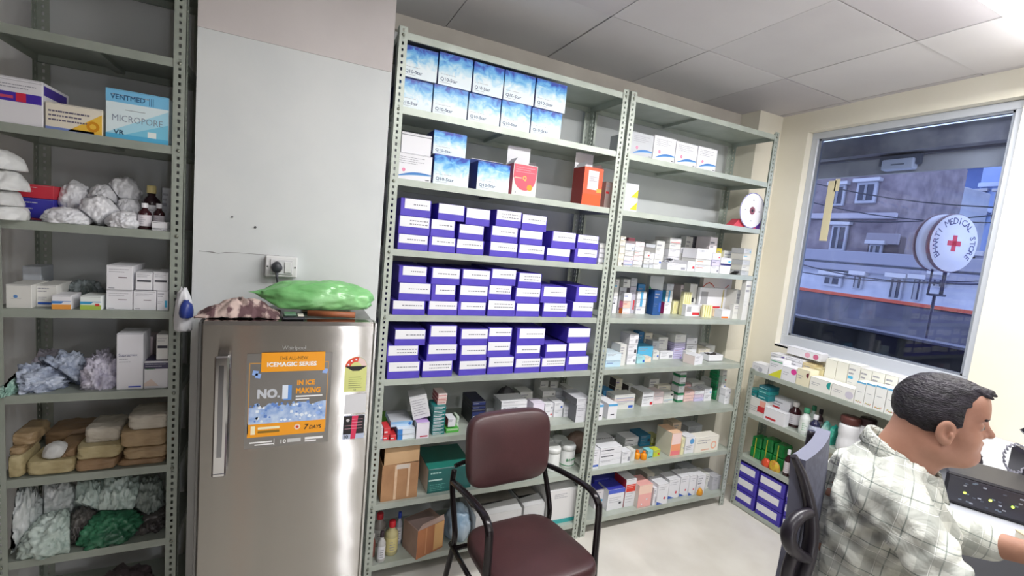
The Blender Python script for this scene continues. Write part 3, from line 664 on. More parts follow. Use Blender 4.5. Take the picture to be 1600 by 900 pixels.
stack(MR, 'second', zb, 943, 954, [283], y=.1, d=.1, mats=mat('a8958f', .6), desc='=small brownish carton behind the post at right end of second tier', prints=generic(3, RED))
# ---- right rack: top tiers
zb = ZS[7]
for i, (a, b, vt) in enumerate([(984, 1018, 204), (1019, 1052.5, 209.7), (1053.5, 1086.5, 219.5), (1087.5, 1117, 227.3)]):
    stack(RR_, 'top', zb, a, b, [vt], y=.02, d=.2, prints=wavep, desc=f'=white carton with blue wave, {ORD[i+1]} from left, top tier of right rack', name='supplement_carton', group='white cartons with a blue wave')
zb = ZS[6]
def pr_yel(mb, w, h, y):
    for z0 in (.05, .5):
        mb.poly([(w*.0, y, (z0+.02)*h), (w/2-.001, y, (z0+.02)*h), (w/2-.001, y, (z0+.32)*h)], YEL)
    P_rect(mb, w, h, y, .08, .5, .92, .51, SEAM); P_lines(mb, w, h, y, .1, .9, .5, 2, h*.05, h*.012, PALEINK, random.Random(3))
stack(RR_, 'second', zb, 972, 994, [284.7], y=.03, d=.09, prints=pr_yel, desc='=white carton with yellow-green triangles, second tier of right rack', name='medicine_carton')
# disc display
p = np.array([sx(1172, .05, 2.05), .05, 0]); zc = sz(329.5, p[0], .05)
e = empty('disc_display', (p[0]-.008, .05, ZS[6])); tag(e, 'round white disc display on a red and purple base, right rack', 'display', None)
rd = .5*(sx(1190.5, .05, zc)-sx(1153.5, .05, zc)); zc -= ZS[6]
m = MB(); rm = mat('cf4a5a', .5, name='red_card'); pm = mat('6b3aa0', .5, name='violet_card'); bw = rd*1.25
m.add([(-bw, 0, 0), (bw*.45, -.01, 0), (bw*.45, .06, 0), (-bw, .06, 0), (-bw*.6, 0, .055), (bw*.45, -.01, .055), (bw*.45, .06, .055), (-bw*.6, .06, .055)], [(0, 1, 5, 4), (1, 2, 6, 5), (2, 3, 7, 6), (3, 0, 4, 7), (4, 5, 6, 7), (0, 3, 2, 1)], rm)
m.box((bw*.45, -.01, 0), (bw, .06, .055), pm, .001); m.box((bw*.72, -.0112, .01), (bw*.9, -.01, .026), WHITE); m.box((-bw*.15, -.0112, .008), (bw*.35, -.01, .014), WHITE); m.build('base', e)
m = MB(); m.lathe([(rd*.97, 0), (rd, .001), (rd, .004), (rd*.97, .005)], mat('ecebf2', .35, name='disc_white'), n=40); m.xform(lambda v: Vector((v.x, -.018+v.z, v.y+zc)))
m.disc(0, zc, rd*.22, -.0185, mat('8d5160', .5), 20, r2=rd*.09); m.disc(0, zc, rd*.09, -.0187, mat('26222c', .4), 14)
for a in range(4): t = a*math.pi/2; m.box((rd*.58*math.cos(t)-.006, -.0187, zc+rd*.58*math.sin(t)-.003), (rd*.58*math.cos(t)+.006, -.0182, zc+rd*.58*math.sin(t)+.003), PALEINK)
m.disc(0, zc, rd*1.0, -.0184, mat('5a55b0', .4), 40, r2=rd*.965); m.build('disc', e)
# ---- right rack, third tier (shelf ZS[5]); crop origin (930,330) scale 5.293
def cr(ox, oy, s): return (lambda x: ox+x/s), (lambda y: oy+y/s)
X, Y_ = cr(930, 330, 5.293)
def S5(a, b, tops, y=.02, d=.12, **k): return stack(RR_, 'third', ZS[5], X(a), X(b), [Y_(t) for t in tops], y=y, d=d, **k)
S5(185, 230, [392, 345, 290, 240, 205], desc='cream medicine carton', mats=CREAM)
S5(234, 308, [442, 405, 368, 322, 262], mats=[WHITE, LAV, WHITE, OFFW, mat('dbe2ee', .5)])
S5(311, 385, [440, 404, 362, 325, 288, 248], mats=[OFFW, WHITE, mat('f0dfe0', .5)], desc='pinkish white carton')
S5(250, 305, [215], y=.17, d=.1, mats=mat('7a3540', .5), desc='dark red carton behind', row='back', base=None)
S5(396, 442, [432, 385, 330]); S5(444, 478, [434, 392, 345], desc='narrow white carton'); S5(481, 543, [432, 390, 345, 300], mats=[WHITE, OFFW])
S5(398, 478, [265], y=.16, d=.12, row='back', desc='leaning grey carton', mats=GREYW)
S5(484, 552, [240], y=.17, d=.12, row='back', mats=OFFW, desc='pale carton behind')
S5(595, 752, [425], y=.012, d=.13, desc='long flat white carton', mats=WHITE)
S5(592, 685, [372, 310, 262, 215], y=.15, d=.14, row='back', mats=[WHITE, WHITE, OFFW, OFFW])
S5(757, 818, [410], y=.012, d=.12)
S5(690, 832, [405, 350, 298], y=.15, d=.14, row='back', mats=[WHITE, OFFW, WHITE], desc='wide white carton')
S5(720, 778, [205], y=.30, d=.05, row='back', mats=OFFW, desc='small upright carton far back')
S5(783, 878, [205], y=.31, d=.04, row='back', mats=mat('77747e', .5), desc='dark grey carton far back')
S5(822, 950, [440, 392, 305], y=.016, d=.12, mats=[WHITE, OFFW, WHITE], desc='wide white carton with orange line', prints=[generic(1, ORANGE), generic(8, ORANGE), generic(5, RED)])
S5(915, 978, [208], y=.17, d=.12, row='back', mats=mat('efe6e8', .5), desc='white carton with red mark', prints=generic(9, RED))
S5(955, 1020, [450, 400, 340], mats=[WHITE, LAV, WHITE])
S5(1026, 1112, [430, 380], prints=[lambda mb, w, h, y: P_rect(mb, w, h, y, 0, .82, 1, 1, mat('2c2a6a', .5)), generic(4)], mats=WHITE, desc='white carton, navy banded lower one', jit=0)
S5(1042, 1138, [322], y=.17, d=.12, row='back', mats=OFFW, desc='white carton behind')
S5(982, 1040, [300], y=.19, d=.1, row='back', mats=mat('d8c94a', .5), desc='yellow carton behind')
S5(1205, 1268, [490, 445, 400, 350, 305], y=.03, d=.1, mats=[GREYW, OFFW], desc='translucent grey-white carton')
def strips(name, label, x0, x1, yc, z, n, mts, seed, grp=None, k=1.0, cat='blister packs'):
    """heap of foil blister strips, each one a thing of its own"""
    r = random.Random(seed)
    for i in range(n):
        w, h = r.uniform(.035, .05)*k, r.uniform(.018, .026)*k; mb = MB(); mt = r.choice(mts); mb.box((-w, -h, 0), (w, h, .0012), mt, .0004)
        for a in range(5):
            for b in (-1, 1): mb.lathe([(.0045, 0), (.004, .003), (.002, .0042)], mt, (-w*.72+a*w*.36, b*h*.45, .0012), 8)
        o = mb.build(name); o.location = (x0+(x1-x0)*(i+.5)/n, yc+r.uniform(-.004, .004), z+.0006+.0058*i); o.rotation_euler = (0, 0, r.uniform(-.6, .6))
        o['label'] = label; o['category'] = 'blister pack'; o['group'] = grp or label
FOIL = mat('c8cacf', .25, .8, name='foil'); FOILD = mat('4d4b52', .3, .6, name='dark_foil')
xa, xb = sx(X(548), .10, ZS[5]), sx(X(590), .10, ZS[5]); strips('blister_pack', 'silver foil blister strip in the gap between the white stacks, right rack', xa, xb, .075, sz(Y_(425), sx(X(595), .012, ZS[5]), .012)+.0005, 5, [FOIL, FOILD], 5, k=.7)
xa, xb = sx(X(1135), .05, ZS[5]), sx(X(1170), .05, ZS[5]); strips('blister_pack', 'blackish blister strip lying at right end of third tier, right rack', xa, xb, .05, ZS[5], 4, [FOILD, BLACK], 6, k=.55)
# ---- fourth tier (ZS[4]) same crop; carton bases near v 491
def S4(a, b, tops, vb=850, d=.09, **k): return stack(RR_, 'fourth', ZS[4], X(a), X(b), [Y_(t) for t in tops], vb=Y_(vb), d=d, **k)
S4(137, 172, [700, 560], vb=845, mats=[WHITE, OFFW], desc='slim white carton')
S4(222, 292, [800, 742, 675], mats=[WHITE, mat('eac5b5', .5), WHITE], side=[ORANGE, PINK, GREYW], desc=['white carton with orange side', 'salmon and white carton', 'white carton with grey side'], prints=[generic(2, ORANGE), generic(3, RED), generic(4, BLUE)])
S4(205, 262, [630, 560], vb=800, d=.1, row='back', mats=[GREYW, OFFW], y=.16)
S4(266, 318, [620, 550], y=.17, d=.12, row='back', mats=[mat('b9b6c4', .5), GREYW], desc='tilted grey-white carton')
def blueband(mb, w, h, y): P_rect(mb, w, h, y, .35, .0, .62, 1, mat('56a8d8', .4)); P_lines(mb, w, h, y, .05, .8, .33, 2, h*.2, h*.05, PALEINK, random.Random(1))
S4(332, 408, [788, 726, 662], mats=WHITE, prints=[generic(7), blueband, blueband], desc='white carton with light blue band')
S4(335, 395, [600], y=.19, d=.12, row='back', mats=[mat('2f7fb8', .5)], desc='blue carton behind')
S4(416, 456, [712], vb=835, mats=OFFW, desc='upright pale carton')
S4(420, 535, [530], y=.2, d=.03, mats=mat('cfd3d3', .5), row='back', desc='pale card with green diagonal', prints=lambda mb, w, h, y: mb.poly([(-w/2, y, h*.75), (-w/2, y, h*.66), (w*.3, y, h*.2), (w*.42, y, h*.2)], GREEN))
S4(462, 524, [752], mats=mat('dbe8e4', .5), vb=840, desc='pale mint carton'); S4(470, 535, [650], y=.13, d=.06, row='back', mats=mat('1f4f8c', .5), desc='dark blue carton behind')
S4(566, 622, [750, 652, 598], side=[MAG, CYAN, GREYW], mats=[WHITE, OFFW, GREYW], prints=[generic(5, MAG), blueband, generic(9)], desc=['white carton with magenta side', 'white and blue carton', 'small grey carton'])
CRM = mat('e8e3b8', .5, name='butter_card')
def stripe(mb, w, h, y):
    for q in (.2, .45, .7): P_rect(mb, w, h, y, q, .03, q+.07, .97, mat('c9c24e', .5))
S4(636, 676, [742], mats=CRM, prints=stripe, desc='cream yellow-striped upright carton'); S4(680, 722, [740], mats=CRM, prints=stripe, desc='cream yellow-striped upright carton')
S4(742, 812, [672], y=.12, d=.06, row='back', mats=CRM, prints=stripe, desc='yellow-edged cream carton'); S4(756, 818, [597], y=.19, d=.12, row='back', mats=OFFW, desc='white carton, small grey square', prints=lambda mb, w, h, y: P_rect(mb, w, h, y, .35, .4, .65, .55, INK))
S4(682, 748, [607], y=.25, d=.09, row='back', mats=mat('ecdfe4', .5), desc='pinkish white carton far back')
def redlab(mb, w, h, y):
    P_rect(mb, w, h, y, .38, .12, .80, .34, mat('d3303c', .5)); P_rect(mb, w, h, y, .06, .4, .30, .85, mat('a9a9ae', .6)); P_rect(mb, w, h, y, .84, .05, .88, .95, mat('c9b86a', .5))
S4(742, 885, [772], vb=868, d=.07, mats=WHITE, prints=redlab, desc='=white carton with red label lying in front, fourth tier of right rack')
S4(892, 955, [775], vb=880, d=.02, mats=CRM, prints=stripe, yaw=-12, desc='=narrow cream carton leaning against the red-labelled one, right rack')
S4(862, 1088, [630], y=.14, d=.12, row='back', mats=WHITE, prints=redlab, desc='=large white carton with red label in back row, fourth tier, right rack', base=ZS[4]+.0)
S4(892, 1128, [545], y=.27, d=.07, row='back', mats=mat('ddd5d2', .5), desc='=wide pale carton with red curved line, far back, right rack', prints=lambda mb, w, h, y: [mb.quad([(-w/2+w*.1*k, y, h*(.72+.12*math.sin(k*.8))), (-w/2+w*.1*(k+1), y, h*(.72+.12*math.sin((k+1)*.8))), (-w/2+w*.1*(k+1), y, h*(.75+.12*math.sin((k+1)*.8))), (-w/2+w*.1*k, y, h*(.75+.12*math.sin(k*.8)))], mat('c2452f', .5)) for k in range(9)])
S4(1042, 1136, [812], vb=885, d=.08, mats=WHITE, prints=lambda mb, w, h, y: P_rect(mb, w, h, y, 0, .02, .8, .2, ORANGE), desc='white carton with orange foot')
S4(972, 1036, [805], vb=870, d=.06, mats=mat('e9cfae', .5), desc='peach carton')
S4(1150, 1250, [770], vb=880, d=.09, mats=OFFW, desc='white carton wrapped in clear film'); S4(1140, 1196, [650], y=.2, d=.1, row='back', mats=OFFW, desc='white carton with dark edge'); S4(1205, 1270, [560], y=.2, d=.12, row='back', mats=OFFW, desc='tall white carton')
# ---- fifth tier (ZS[3]); crop origin (920,480) scale 5
X, Y_ = cr(920, 480, 5.0)
def S3(a, b, tops, vb=450, d=.09, **k): return stack(RR_, 'fifth', ZS[3], X(a), X(b), [Y_(t) for t in tops], vb=Y_(vb), d=d, **k)
S3(128, 262, [420, 360], vb=470, d=.12, mats=[mat('bcd8ea', .4), mat('d7e8f2', .4)], desc='flat pale blue carton')
S3(295, 366, [372, 292, 208], vb=450, mats=WHITE, desc='square white carton'); S3(230, 280, [290], vb=440, mats=OFFW, y=.07, desc='narrow white carton leaning')
S3(372, 436, [385], vb=440, mats=mat('a8dbe2', .4), desc='pale cyan carton'); S3(438, 486, [388], vb=430, mats=mat('ecd9c4', .5), desc='cream carton'); S3(376, 492, [305], y=.17, d=.1, row='back', mats=mat('56b4dd', .5), desc='light blue carton')
S3(372, 415, [190], y=.28, d=.06, row='back', mats=mat('2f76a8', .5), desc='dark blue carton far back'); S3(420, 480, [200], y=.27, d=.07, row='back', mats=CREAM, desc='cream carton far back')
S3(496, 544, [338], vb=412, mats=OFFW); S3(484, 542, [262], y=.2, d=.1, row='back', mats=GREYW, desc='grey-white carton behind')
S3(553, 655, [346], vb=405, mats=WHITE, desc='wide white carton'); S3(550, 625, [242], y=.19, d=.12, row='back', mats=OFFW, desc='upright white carton behind')
S3(657, 742, [385, 368, 350, 332, 314, 296, 278, 212], vb=402, mats=[LAV, LAV, LAV, LAV, LAV, LAV, LAV, OFFW], desc=['thin lavender carton']*7+['square white carton'])
S3(752, 800, [345], vb=408, mats=OFFW, d=.06, desc='white carton'); S3(752, 835, [292, 240], y=.2, d=.12, row='back', mats=WHITE, desc='white carton behind')
S3(802, 893, [378], vb=452, d=.1, mats=WHITE, side=mat('e8d9d6', .5), yaw=12, desc='=white carton with red mark, turned, front of fifth tier, right rack', prints=generic(6, RED))
S3(852, 950, [322], y=.2, d=.12, row='back', mats=CREAM, desc='cream carton behind'); S3(905, 980, [300], y=.24, d=.1, row='back', mats=OFFW, desc='pale carton behind')
# open tray with dark contents
y_ = float(hit(X(935), Y_(425), 2, ZS[3])[1]); x0, x1 = sx(X(935), y_, ZS[3]), sx(X(1043), y_, ZS[3]); hh = .045
e = empty('open_tray', ((x0+x1)/2, y_+.04, ZS[3])); tag(e, 'small open white tray with dark contents at right end of fifth tier', 'tray', None); w = x1-x0
m = MB()
for a, b in (((-w/2, -.04), (w/2, -.037)), ((-w/2, .037), (w/2, .04)), ((-w/2, -.037), (-w/2+.003, .037)), ((w/2-.003, -.037), (w/2, .037))): m.box((a[0], a[1], 0), (b[0], b[1], hh), WHITE)
m.box((-w/2, -.04, 0), (w/2, .04, .003), WHITE); m.build('tray_body', e)
m = MB(); rr = random.Random(2)
for i in range(9): m.lathe([(.011, 0), (.011, .008), (.008, .012)], mat('3a3536', .5), (rr.uniform(-w/2+.015, w/2-.015), rr.uniform(-.025, .025), .03+rr.uniform(0, .008)), 8)
m.build('contents', e)
# ---- sixth tier (ZS[2])
def S2(a, b, tops, vb=760, d=.09, **k): return stack(RR_, 'sixth', ZS[2], X(a), X(b), [Y_(t) for t in tops], vb=Y_(vb), d=d, **k)
def bluetop(mb, w, h, y): P_rect(mb, w, h, y, 0, .84, 1, .99, mat('5ba9dd', .4)); P_rect(mb, w, h, y, .3, .25, .7, .32, INK)
S2(62, 104, [760], vb=885, d=.14, mats=WHITE, prints=bluetop, desc='white carton with blue top band, front'); S2(142, 214, [755], vb=876, d=.2, mats=WHITE, prints=bluetop, desc='white carton with blue top band, front')
S2(104, 186, [705, 655], y=.22, d=.1, row='back', mats=[mat('9ed0ea', .4), mat('2f86b8', .4)], desc='blue and white carton behind')
S2(192, 352, [745, 722, 690], y=.13, d=.12, mats=[OFFW, mat('e8d6d2', .5), OFFW], desc='wide layered white carton'); 
S2(197, 248, [625, 562], y=.27, d=.07, row='back', mats=[CREAM, CREAM], side=mat('5a5050', .6), desc='cream carton with dark side'); S2(300, 348, [612], y=.27, d=.07, row='back', mats=OFFW, side=mat('4a4448', .6), desc='white carton with dark side')
S2(410, 500, [712, 662], vb=778, d=.13, mats=WHITE, side=mat('b9b6b0', .5), desc='large plain white carton')
S2(502, 578, [710, 662], vb=758, mats=mat('ead9dc', .5), desc='pinkish white carton'); S2(580, 656, [732, 700, 666], vb=752, mats=OFFW); S2(527, 632, [612], y=.24, d=.1, row='back', mats=CREAM, desc='cream carton behind'); S2(460, 535, [562], y=.28, d=.06, row='back', mats=OFFW, desc='white carton far back')
S2(690, 736, [728, 690, 672, 618, 600, 550, 530, 508], vb=745, d=.07, mats=[mat('1e8c58', .4), WHITE]*4, desc=['narrow green carton', 'narrow white carton'])
S2(742, 818, [715, 690, 655], vb=742, mats=mat('ecc9c4', .5), desc='pink and white flat carton'); S2(822, 893, [708, 682, 655], vb=738, mats=[LAV, mat('d9c8dc', .5), WHITE], desc='lavender flat carton')
S2(738, 788, [605], y=.24, d=.1, row='back', mats=mat('e6bfc0', .5), desc='pink carton behind'); S2(795, 892, [620, 590], y=.24, d=.1, row='back', mats=[GREYW, OFFW], desc='grey-white flat carton')
S2(897, 953, [690, 635], vb=735, mats=WHITE); S2(942, 978, [570], y=.24, d=.1, row='back', mats=OFFW, desc='white carton behind')
S2(980, 1014, [700, 675, 650, 625, 600, 575, 550, 520, 492], vb=725, d=.07, mats=[mat('157a4a', .4), mat('1a8a56', .4), mat('2f9a66', .4)], desc='dark green narrow carton')
S2(1020, 1052, [690, 640, 590, 540, 495], vb=722, d=.07, mats=[OFFW, mat('c6d3cb', .5)], desc='greenish white carton'); S2(1056, 1098, [690, 640], vb=720, mats=WHITE)
# ---- seventh tier (ZS[1]); crop origin (900,620) scale 4.5
X, Y_ = cr(900, 620, 4.5)
def S1(a, b, tops, vb=480, d=.09, **k): return stack(RR_, 'seventh', ZS[1], X(a), X(b), [Y_(t) for t in tops], vb=Y_(vb), d=d, **k)
S1(112, 156, [372], vb=512, mats=WHITE, desc='upright white carton')
def slit(mb, w, h, y): mb.box((-w*.45, y, h*.42), (w*.12, y+.0003, h*.56), INK)
S1(162, 312, [448, 402, 362], vb=490, d=.11, mats=WHITE, prints=[generic(1), slit, slit], desc='wide white carton with dark slot')
S1(318, 378, [385], vb=470, mats=WHITE, d=.06, desc='white carton'); S1(380, 410, [375], vb=455, mats=OFFW, d=.06, desc='narrow white carton')
S1(340, 440, [330, 292], y=.22, d=.1, row='back', mats=WHITE, prints=slit, desc='white carton with dark slot')
S1(448, 520, [330, 275], y=.2, d=.12, row='back', mats=[mat('177fa6', .4), mat('1a6c8e', .4)], desc='teal blue carton behind'); 
S1(500, 538, [380], vb=435, mats=mat('8fd5dc', .4), d=.05, desc='pale cyan carton'); S1(541, 588, [375], vb=425, mats=mat('c8cf3a', .4), d=.05, desc='yellow-green carton'); S1(530, 598, [350, 292], y=.2, d=.1, row='back', mats=[mat('c9cf3a', .4), mat('dfe0a0', .4)], desc='yellow-green carton behind')
pkor = mat('f0a884', .5)
S1(657, 728, [255], vb=420, d=.14, mats=mat('f1c7a6', .5), side=CREAM, prints=lambda mb, w, h, y: [P_rect(mb, w, h, y, .05, .03, .95, .22, mat('ee7f86', .5)), P_rect(mb, w, h, y, .05, .22, .95, .5, mat('f3a277', .5)), P_rect(mb, w, h, y, .05, .5, .95, .97, mat('f5d9d4', .5))], desc='tall peach and pink carton'); 
S1(668, 728, [182], y=.22, d=.1, row='back', mats=mat('f3dcc0', .5), desc='tall peach carton behind')
S1(732, 754, [292], vb=408, mats=CRM, d=.06, desc='narrow yellow-white carton')
S1(760, 824, [282], vb=402, mats=WHITE, prints=lambda mb, w, h, y: [mb.disc(.2*w, .7*h, .24*w, y, mat('5c9fd6', .5), 16), P_lines(mb, w, h, y, .1, .45, .8, 3, h*.1, h*.03, PALEINK, random.Random(1))], desc='white carton with blue disc')
S1(832, 995, [290], vb=398, d=.08, mats=mat('f0ece2', .5), prints=lambda mb, w, h, y: [mb.disc(.28*w, .4*h, .26*h, y, mat('f1b79b', .5), 20, r2=.17*h), P_rect(mb, w, h, y, .25, .12, .6, .2, mat('e7b9a0', .5)), P_lines(mb, w, h, y, .08, .8, .6, 2, h*.15, h*.05, PALEINK, random.Random(1))], desc='=wide cream carton with orange ring, right end of seventh tier')
S1(782, 880, [210], y=.24, d=.09, row='back', mats=GREYW, desc='grey-white carton behind')
# spiral-edged pads behind
y_ = .22; x0, x1 = sx(X(132), y_, ZS[1]), sx(X(262), y_, ZS[1]); zt = sz(Y_(305), x0, y_)
e = empty('spiral_pad', ((x0+x1)/2, y_+.05, ZS[1])); tag(e, 'white spiral-bound pads standing behind the slotted cartons, seventh tier', 'pad'); w = x1-x0; h = zt-ZS[1]
m = MB(); m.box((-w/2, -.05, 0), (w/2, .05, h), WHITE, .002); m.build('pages', e); m = MB()
for i in range(9): m.tube([(-w/2+w*(i+.5)/9+.004*math.cos(t), -.045, h+.006*math.sin(t)) for t in np.linspace(0, 2*math.pi, 9)], .0012, BLACK, 5, cap=False)
m.build('spiral_wire', e)
def lump(seed, rx, ry, rz, amp=.15, sc=6, mt=None, sub=4, flat=.35, ridge=True, name='b', fine=.3):
    bm = bmesh.new(); bmesh.ops.create_icosphere(bm, subdivisions=sub, radius=1)
    vs = []
    for v in bm.verts:
        p = v.co.copy(); n = p.normalized(); q = n*sc*.35+Vector((seed*3.7, seed*1.3, seed*2.1))
        a = noise.noise(q*1.0)+.5*noise.noise(q*2.1)
        if ridge:
            qq = Vector((q.x*1.9+.6*noise.noise(q*1.5), q.y*1.2, q.z*.8+.5*noise.noise(q*1.1+Vector((9, 0, 0))))); a += .75*(1-2*abs(noise.noise(qq*1.6+Vector((5, 1, 2)))))-.35
            a += fine*.75*(1-2.2*abs(noise.noise(Vector((qq.z*3.2, qq.x*2.2, qq.y*3)))))+fine*.3*(1-2*abs(noise.noise(q*5.3)))
        p = p*(1+amp*a); z = p.z
        if z < -flat: z = -flat-(z+flat)*.06
        vs.append((p.x*rx, p.y*ry, (z+flat)/(1+flat)*rz))
    fs = [tuple(v.index for v in f.verts) for f in bm.faces]; bm.free()
    zm = min(v[2] for v in vs); mb = MB(); mb.add([(v[0], v[1], v[2]-zm) for v in vs], fs, mt, True); return mb
# orange toy-like bottles -> two small squat orange bottles
def bottle(mb, prof, m, c=(0, 0, 0), n=20): return mb.lathe(prof, m, c, n)
def small_bottle(name, label, loc, r, h, body, cap, lab=None, group=None, cat='bottle', neck=.45, capr=.5, rot=None, labelm=None, liquid=None):
    e = empty(name, loc); tag(e, label, cat, group); hb = h*.70
    mb = MB(); mb.lathe([(r*.9, 0), (r, .004), (r, hb*.86), (r*.9, hb*.95), (r*neck, hb*1.08), (r*neck, h*.86)], body, n=20); mb.build('bottle_body', e)
    mb = MB(); mb.lathe([(r*capr, h*.82), (r*capr*1.02, h*.84), (r*capr, h*.985), (r*capr*.9, h)], cap, n=18)
    mb.build('cap', e)
    if lab:
        mb = MB(); mb.lathe([(r*1.012, hb*.18), (r*1.012, hb*.78)], lab, n=20); f = mb.f; mb.f = f[:-2]; mb.m = mb.m[:-2]; mb.sm = mb.sm[:-2]
        rr = random.Random(int(loc[0]*999))
        for q in range(4): mb.box((-r*.45, -r*1.03, hb*(.28+.11*q)), (r*rr.uniform(.0, .45), -r*1.014, hb*(.30+.11*q)), labelm or PALEINK)
        mb.build('label_band', e)
    if rot: e.rotation_euler = rot
    return e
for i, (a, b, t, v) in enumerate([(405, 445, 372, 432), (450, 494, 395, 438)]):
    p = hit(X((a+b)/2), Y_(v), 2, ZS[1]); small_bottle('orange_bottle', ['small orange bottle, left of two on seventh tier, right rack', 'small orange bottle, right of two on seventh tier, right rack'][i], (p[0], max(p[1], .03), ZS[1]), .020, .055, mat('f59a12', .4), mat('f07a10', .4), group='orange bottles')
# ---- bottom tier (ZS[0])
def S0(a, b, tops, vb=780, d=.10, **k): return stack(RR_, 'bottom', ZS[0], X(a), X(b), [Y_(t) for t in tops], vb=Y_(vb), d=d, **k)
BLT = mat('3a3fae', .4, name='blue_violet_card')
S0(125, 208, [655], vb=788, d=.12, mats=mat('e6e2e6', .5), top=BLT, desc='white carton with violet-blue top'); S0(213, 328, [658], vb=804, d=.11, mats=WHITE, prints=lambda mb, w, h, y: [P_rect(mb, w, h, y, 0, .8, 1, 1, mat('4c63d0', .4)), P_lines(mb, w, h, y, .1, .6, .8, 3, h*.1, h*.02, PALEINK, random.Random(1)), P_rect(mb, w, h, y, .7, .25, .85, .35, INK)], top=BLT, desc='white carton with bright blue top band')
S0(112, 215, [585], y=.17, d=.14, row='back', mats=BLT, desc='violet-blue carton behind'); S0(222, 335, [580], y=.17, d=.14, row='back', mats=BLT, desc='violet-blue carton behind'); S0(290, 350, [535], y=.30, d=.05, row='back', mats=mat('8c2440', .5), desc='dark red carton far back')
S0(333, 420, [585], vb=780, d=.12, mats=WHITE, side=mat('b8303a', .5), prints=lambda mb, w, h, y: [P_rect(mb, w, h, y, .05, .55, .95, .82, mat('e04434', .5)), P_lines(mb, w, h, y-.0002, .12, .78, .85, 2, h*.07, h*.02, mat('f5c9c4', .5), random.Random(1)), P_lines(mb, w, h, y, .1, .5, .8, 4, h*.1, h*.015, PALEINK, random.Random(2))], desc='white carton with red printed panel')
S0(428, 522, [625], vb=785, d=.12, mats=mat('f2b3ae', .5), side=mat('e3d8d0', .5), prints=lambda mb, w, h, y: [P_rect(mb, w, h, y, .0, .6, 1, 1, mat('f6d3c2', .5)), mb.disc(w*.15, h*.35, w*.06, y, WHITE, 12), mb.disc(-w*.2, h*.15, w*.05, y, WHITE, 12)], desc='salmon pink carton')
S0(488, 540, [545], y=.17, d=.12, row='back', mats=CREAM, desc='cream carton behind'); S0(535, 558, [642], vb=765, d=.08, mats=WHITE, desc='narrow white carton')
def bluediag(mb, w, h, y): mb.poly([(-w/2, y, h*.02), (w*.1, y, h*.02), (-w/2, y, h*.18)], BLUE); mb.disc(.2*w, .3*h, .1*w, y, mat('d65a6a', .5), 14); P_lines(mb, w, h, y, .1, .85, .8, 2, h*.1, h*.02, PALEINK, random.Random(1))
for (a, b, t, v) in ((562, 638, 618, 765), (642, 718, 585, 722), (722, 783, 562, 705), (786, 833, 555, 698)): S0(a, b, [t], vb=v, d=.10, mats=WHITE, prints=bluediag, desc='upright white carton with red dot')
S0(842, 898, [555], vb=690, d=.1, mats=WHITE, desc='upright white carton'); S0(903, 944, [545], vb=650, d=.1, mats=OFFW, desc='upright off-white carton'); S0(758, 848, [512], y=.24, d=.1, row='back', mats=GREYW, desc='grey-white carton behind')
S0(560, 640, [560], y=.24, d=.1, row='back', mats=OFFW, desc='white carton behind'); S0(950, 1010, [565], y=.2, d=.12, row='back', mats=mat('b9b9bf', .5), desc='grey film-wrapped carton')
p = hit(X(870), Y_(690), 2, ZS[0]); o = lump(3, .026, .024, .048, .08, 6, noisy('e0a22e', 'c97f1a', 20, .3, name='gold_wrap'), 3).build('sweet_packet', None, (p[0], max(p[1], .03), ZS[0])); tag(o, 'small round golden packet at right of the bottom tier, right rack', 'packet')

# ---- middle rack, sixth tier (ZS[2]); crop origin (570,590) scale 4.21
X, Y_ = cr(570, 590, 4.21)
def A2(a, b, tops, vb=400, d=.09, **k): return stack(MR, 'sixth', ZS[2], X(a), X(b), [Y_(t) for t in tops], vb=Y_(vb), d=d, **k)
RW = mat('e2e0e4', .5)
A2(97, 117, [378, 328], vb=415, mats=RW, d=.1, desc='white carton at the post'); A2(120, 163, [378, 332], vb=415, d=.08, mats=mat('dd3b42', .45), desc='small red and white carton', prints=lambda mb, w, h, y: P_rect(mb, w, h, y, .1, .3, .6, .5, WHITE)); A2(165, 207, [378], vb=415, d=.08, mats=mat('dd3b42', .45), desc='small red carton', prints=lambda mb, w, h, y: P_rect(mb, w, h, y, .1, .3, .6, .5, WHITE))
stack(MR, 'sixth', ZS[2]+.0, X(118), X(172), [Y_(255)], y=.2, d=.09, mats=mat('7fc64a', .5), row='back', desc='tilted green and white carton', yaw=18)
A2(212, 328, [378, 340], vb=412, d=.12, mats=[mat('e5ecf3', .5), mat('dfe9f3', .5)], side=mat('3f86d0', .5), desc='white carton with blue end', prints=[lambda mb, w, h, y: [P_rect(mb, w, h, y, 0, 0, .28, 1, mat('3f86d0', .5))]]*2)
zt = sz(Y_(338), sx(X(212), .03, ZS[2]), .03)
A2(172, 318, [300], y=.035, d=.16, base=zt+.002, mats=mat('bcd3ea', .5), top=mat('c9ccd4', .5), desc='=flat pale blue and grey carton lying on the blue-ended ones', prints=lambda mb, w, h, y: [P_rect(mb, w, h, y, .0, .5, 1, 1, mat('8fbbe2', .5)), mb.disc(.38*w, .5*h, .3*h, y-.0002, mat('2f6fc0', .5), 14)])
A2(335, 420, [298], vb=405, d=.12, mats=mat('e9e4ee', .5), side=GREYW, top=mat('b79ad0', .5), desc='white carton with purple top', prints=lambda mb, w, h, y: P_rect(mb, w, h, y, .3, .1, .9, .18, mat('c23a50', .5)))
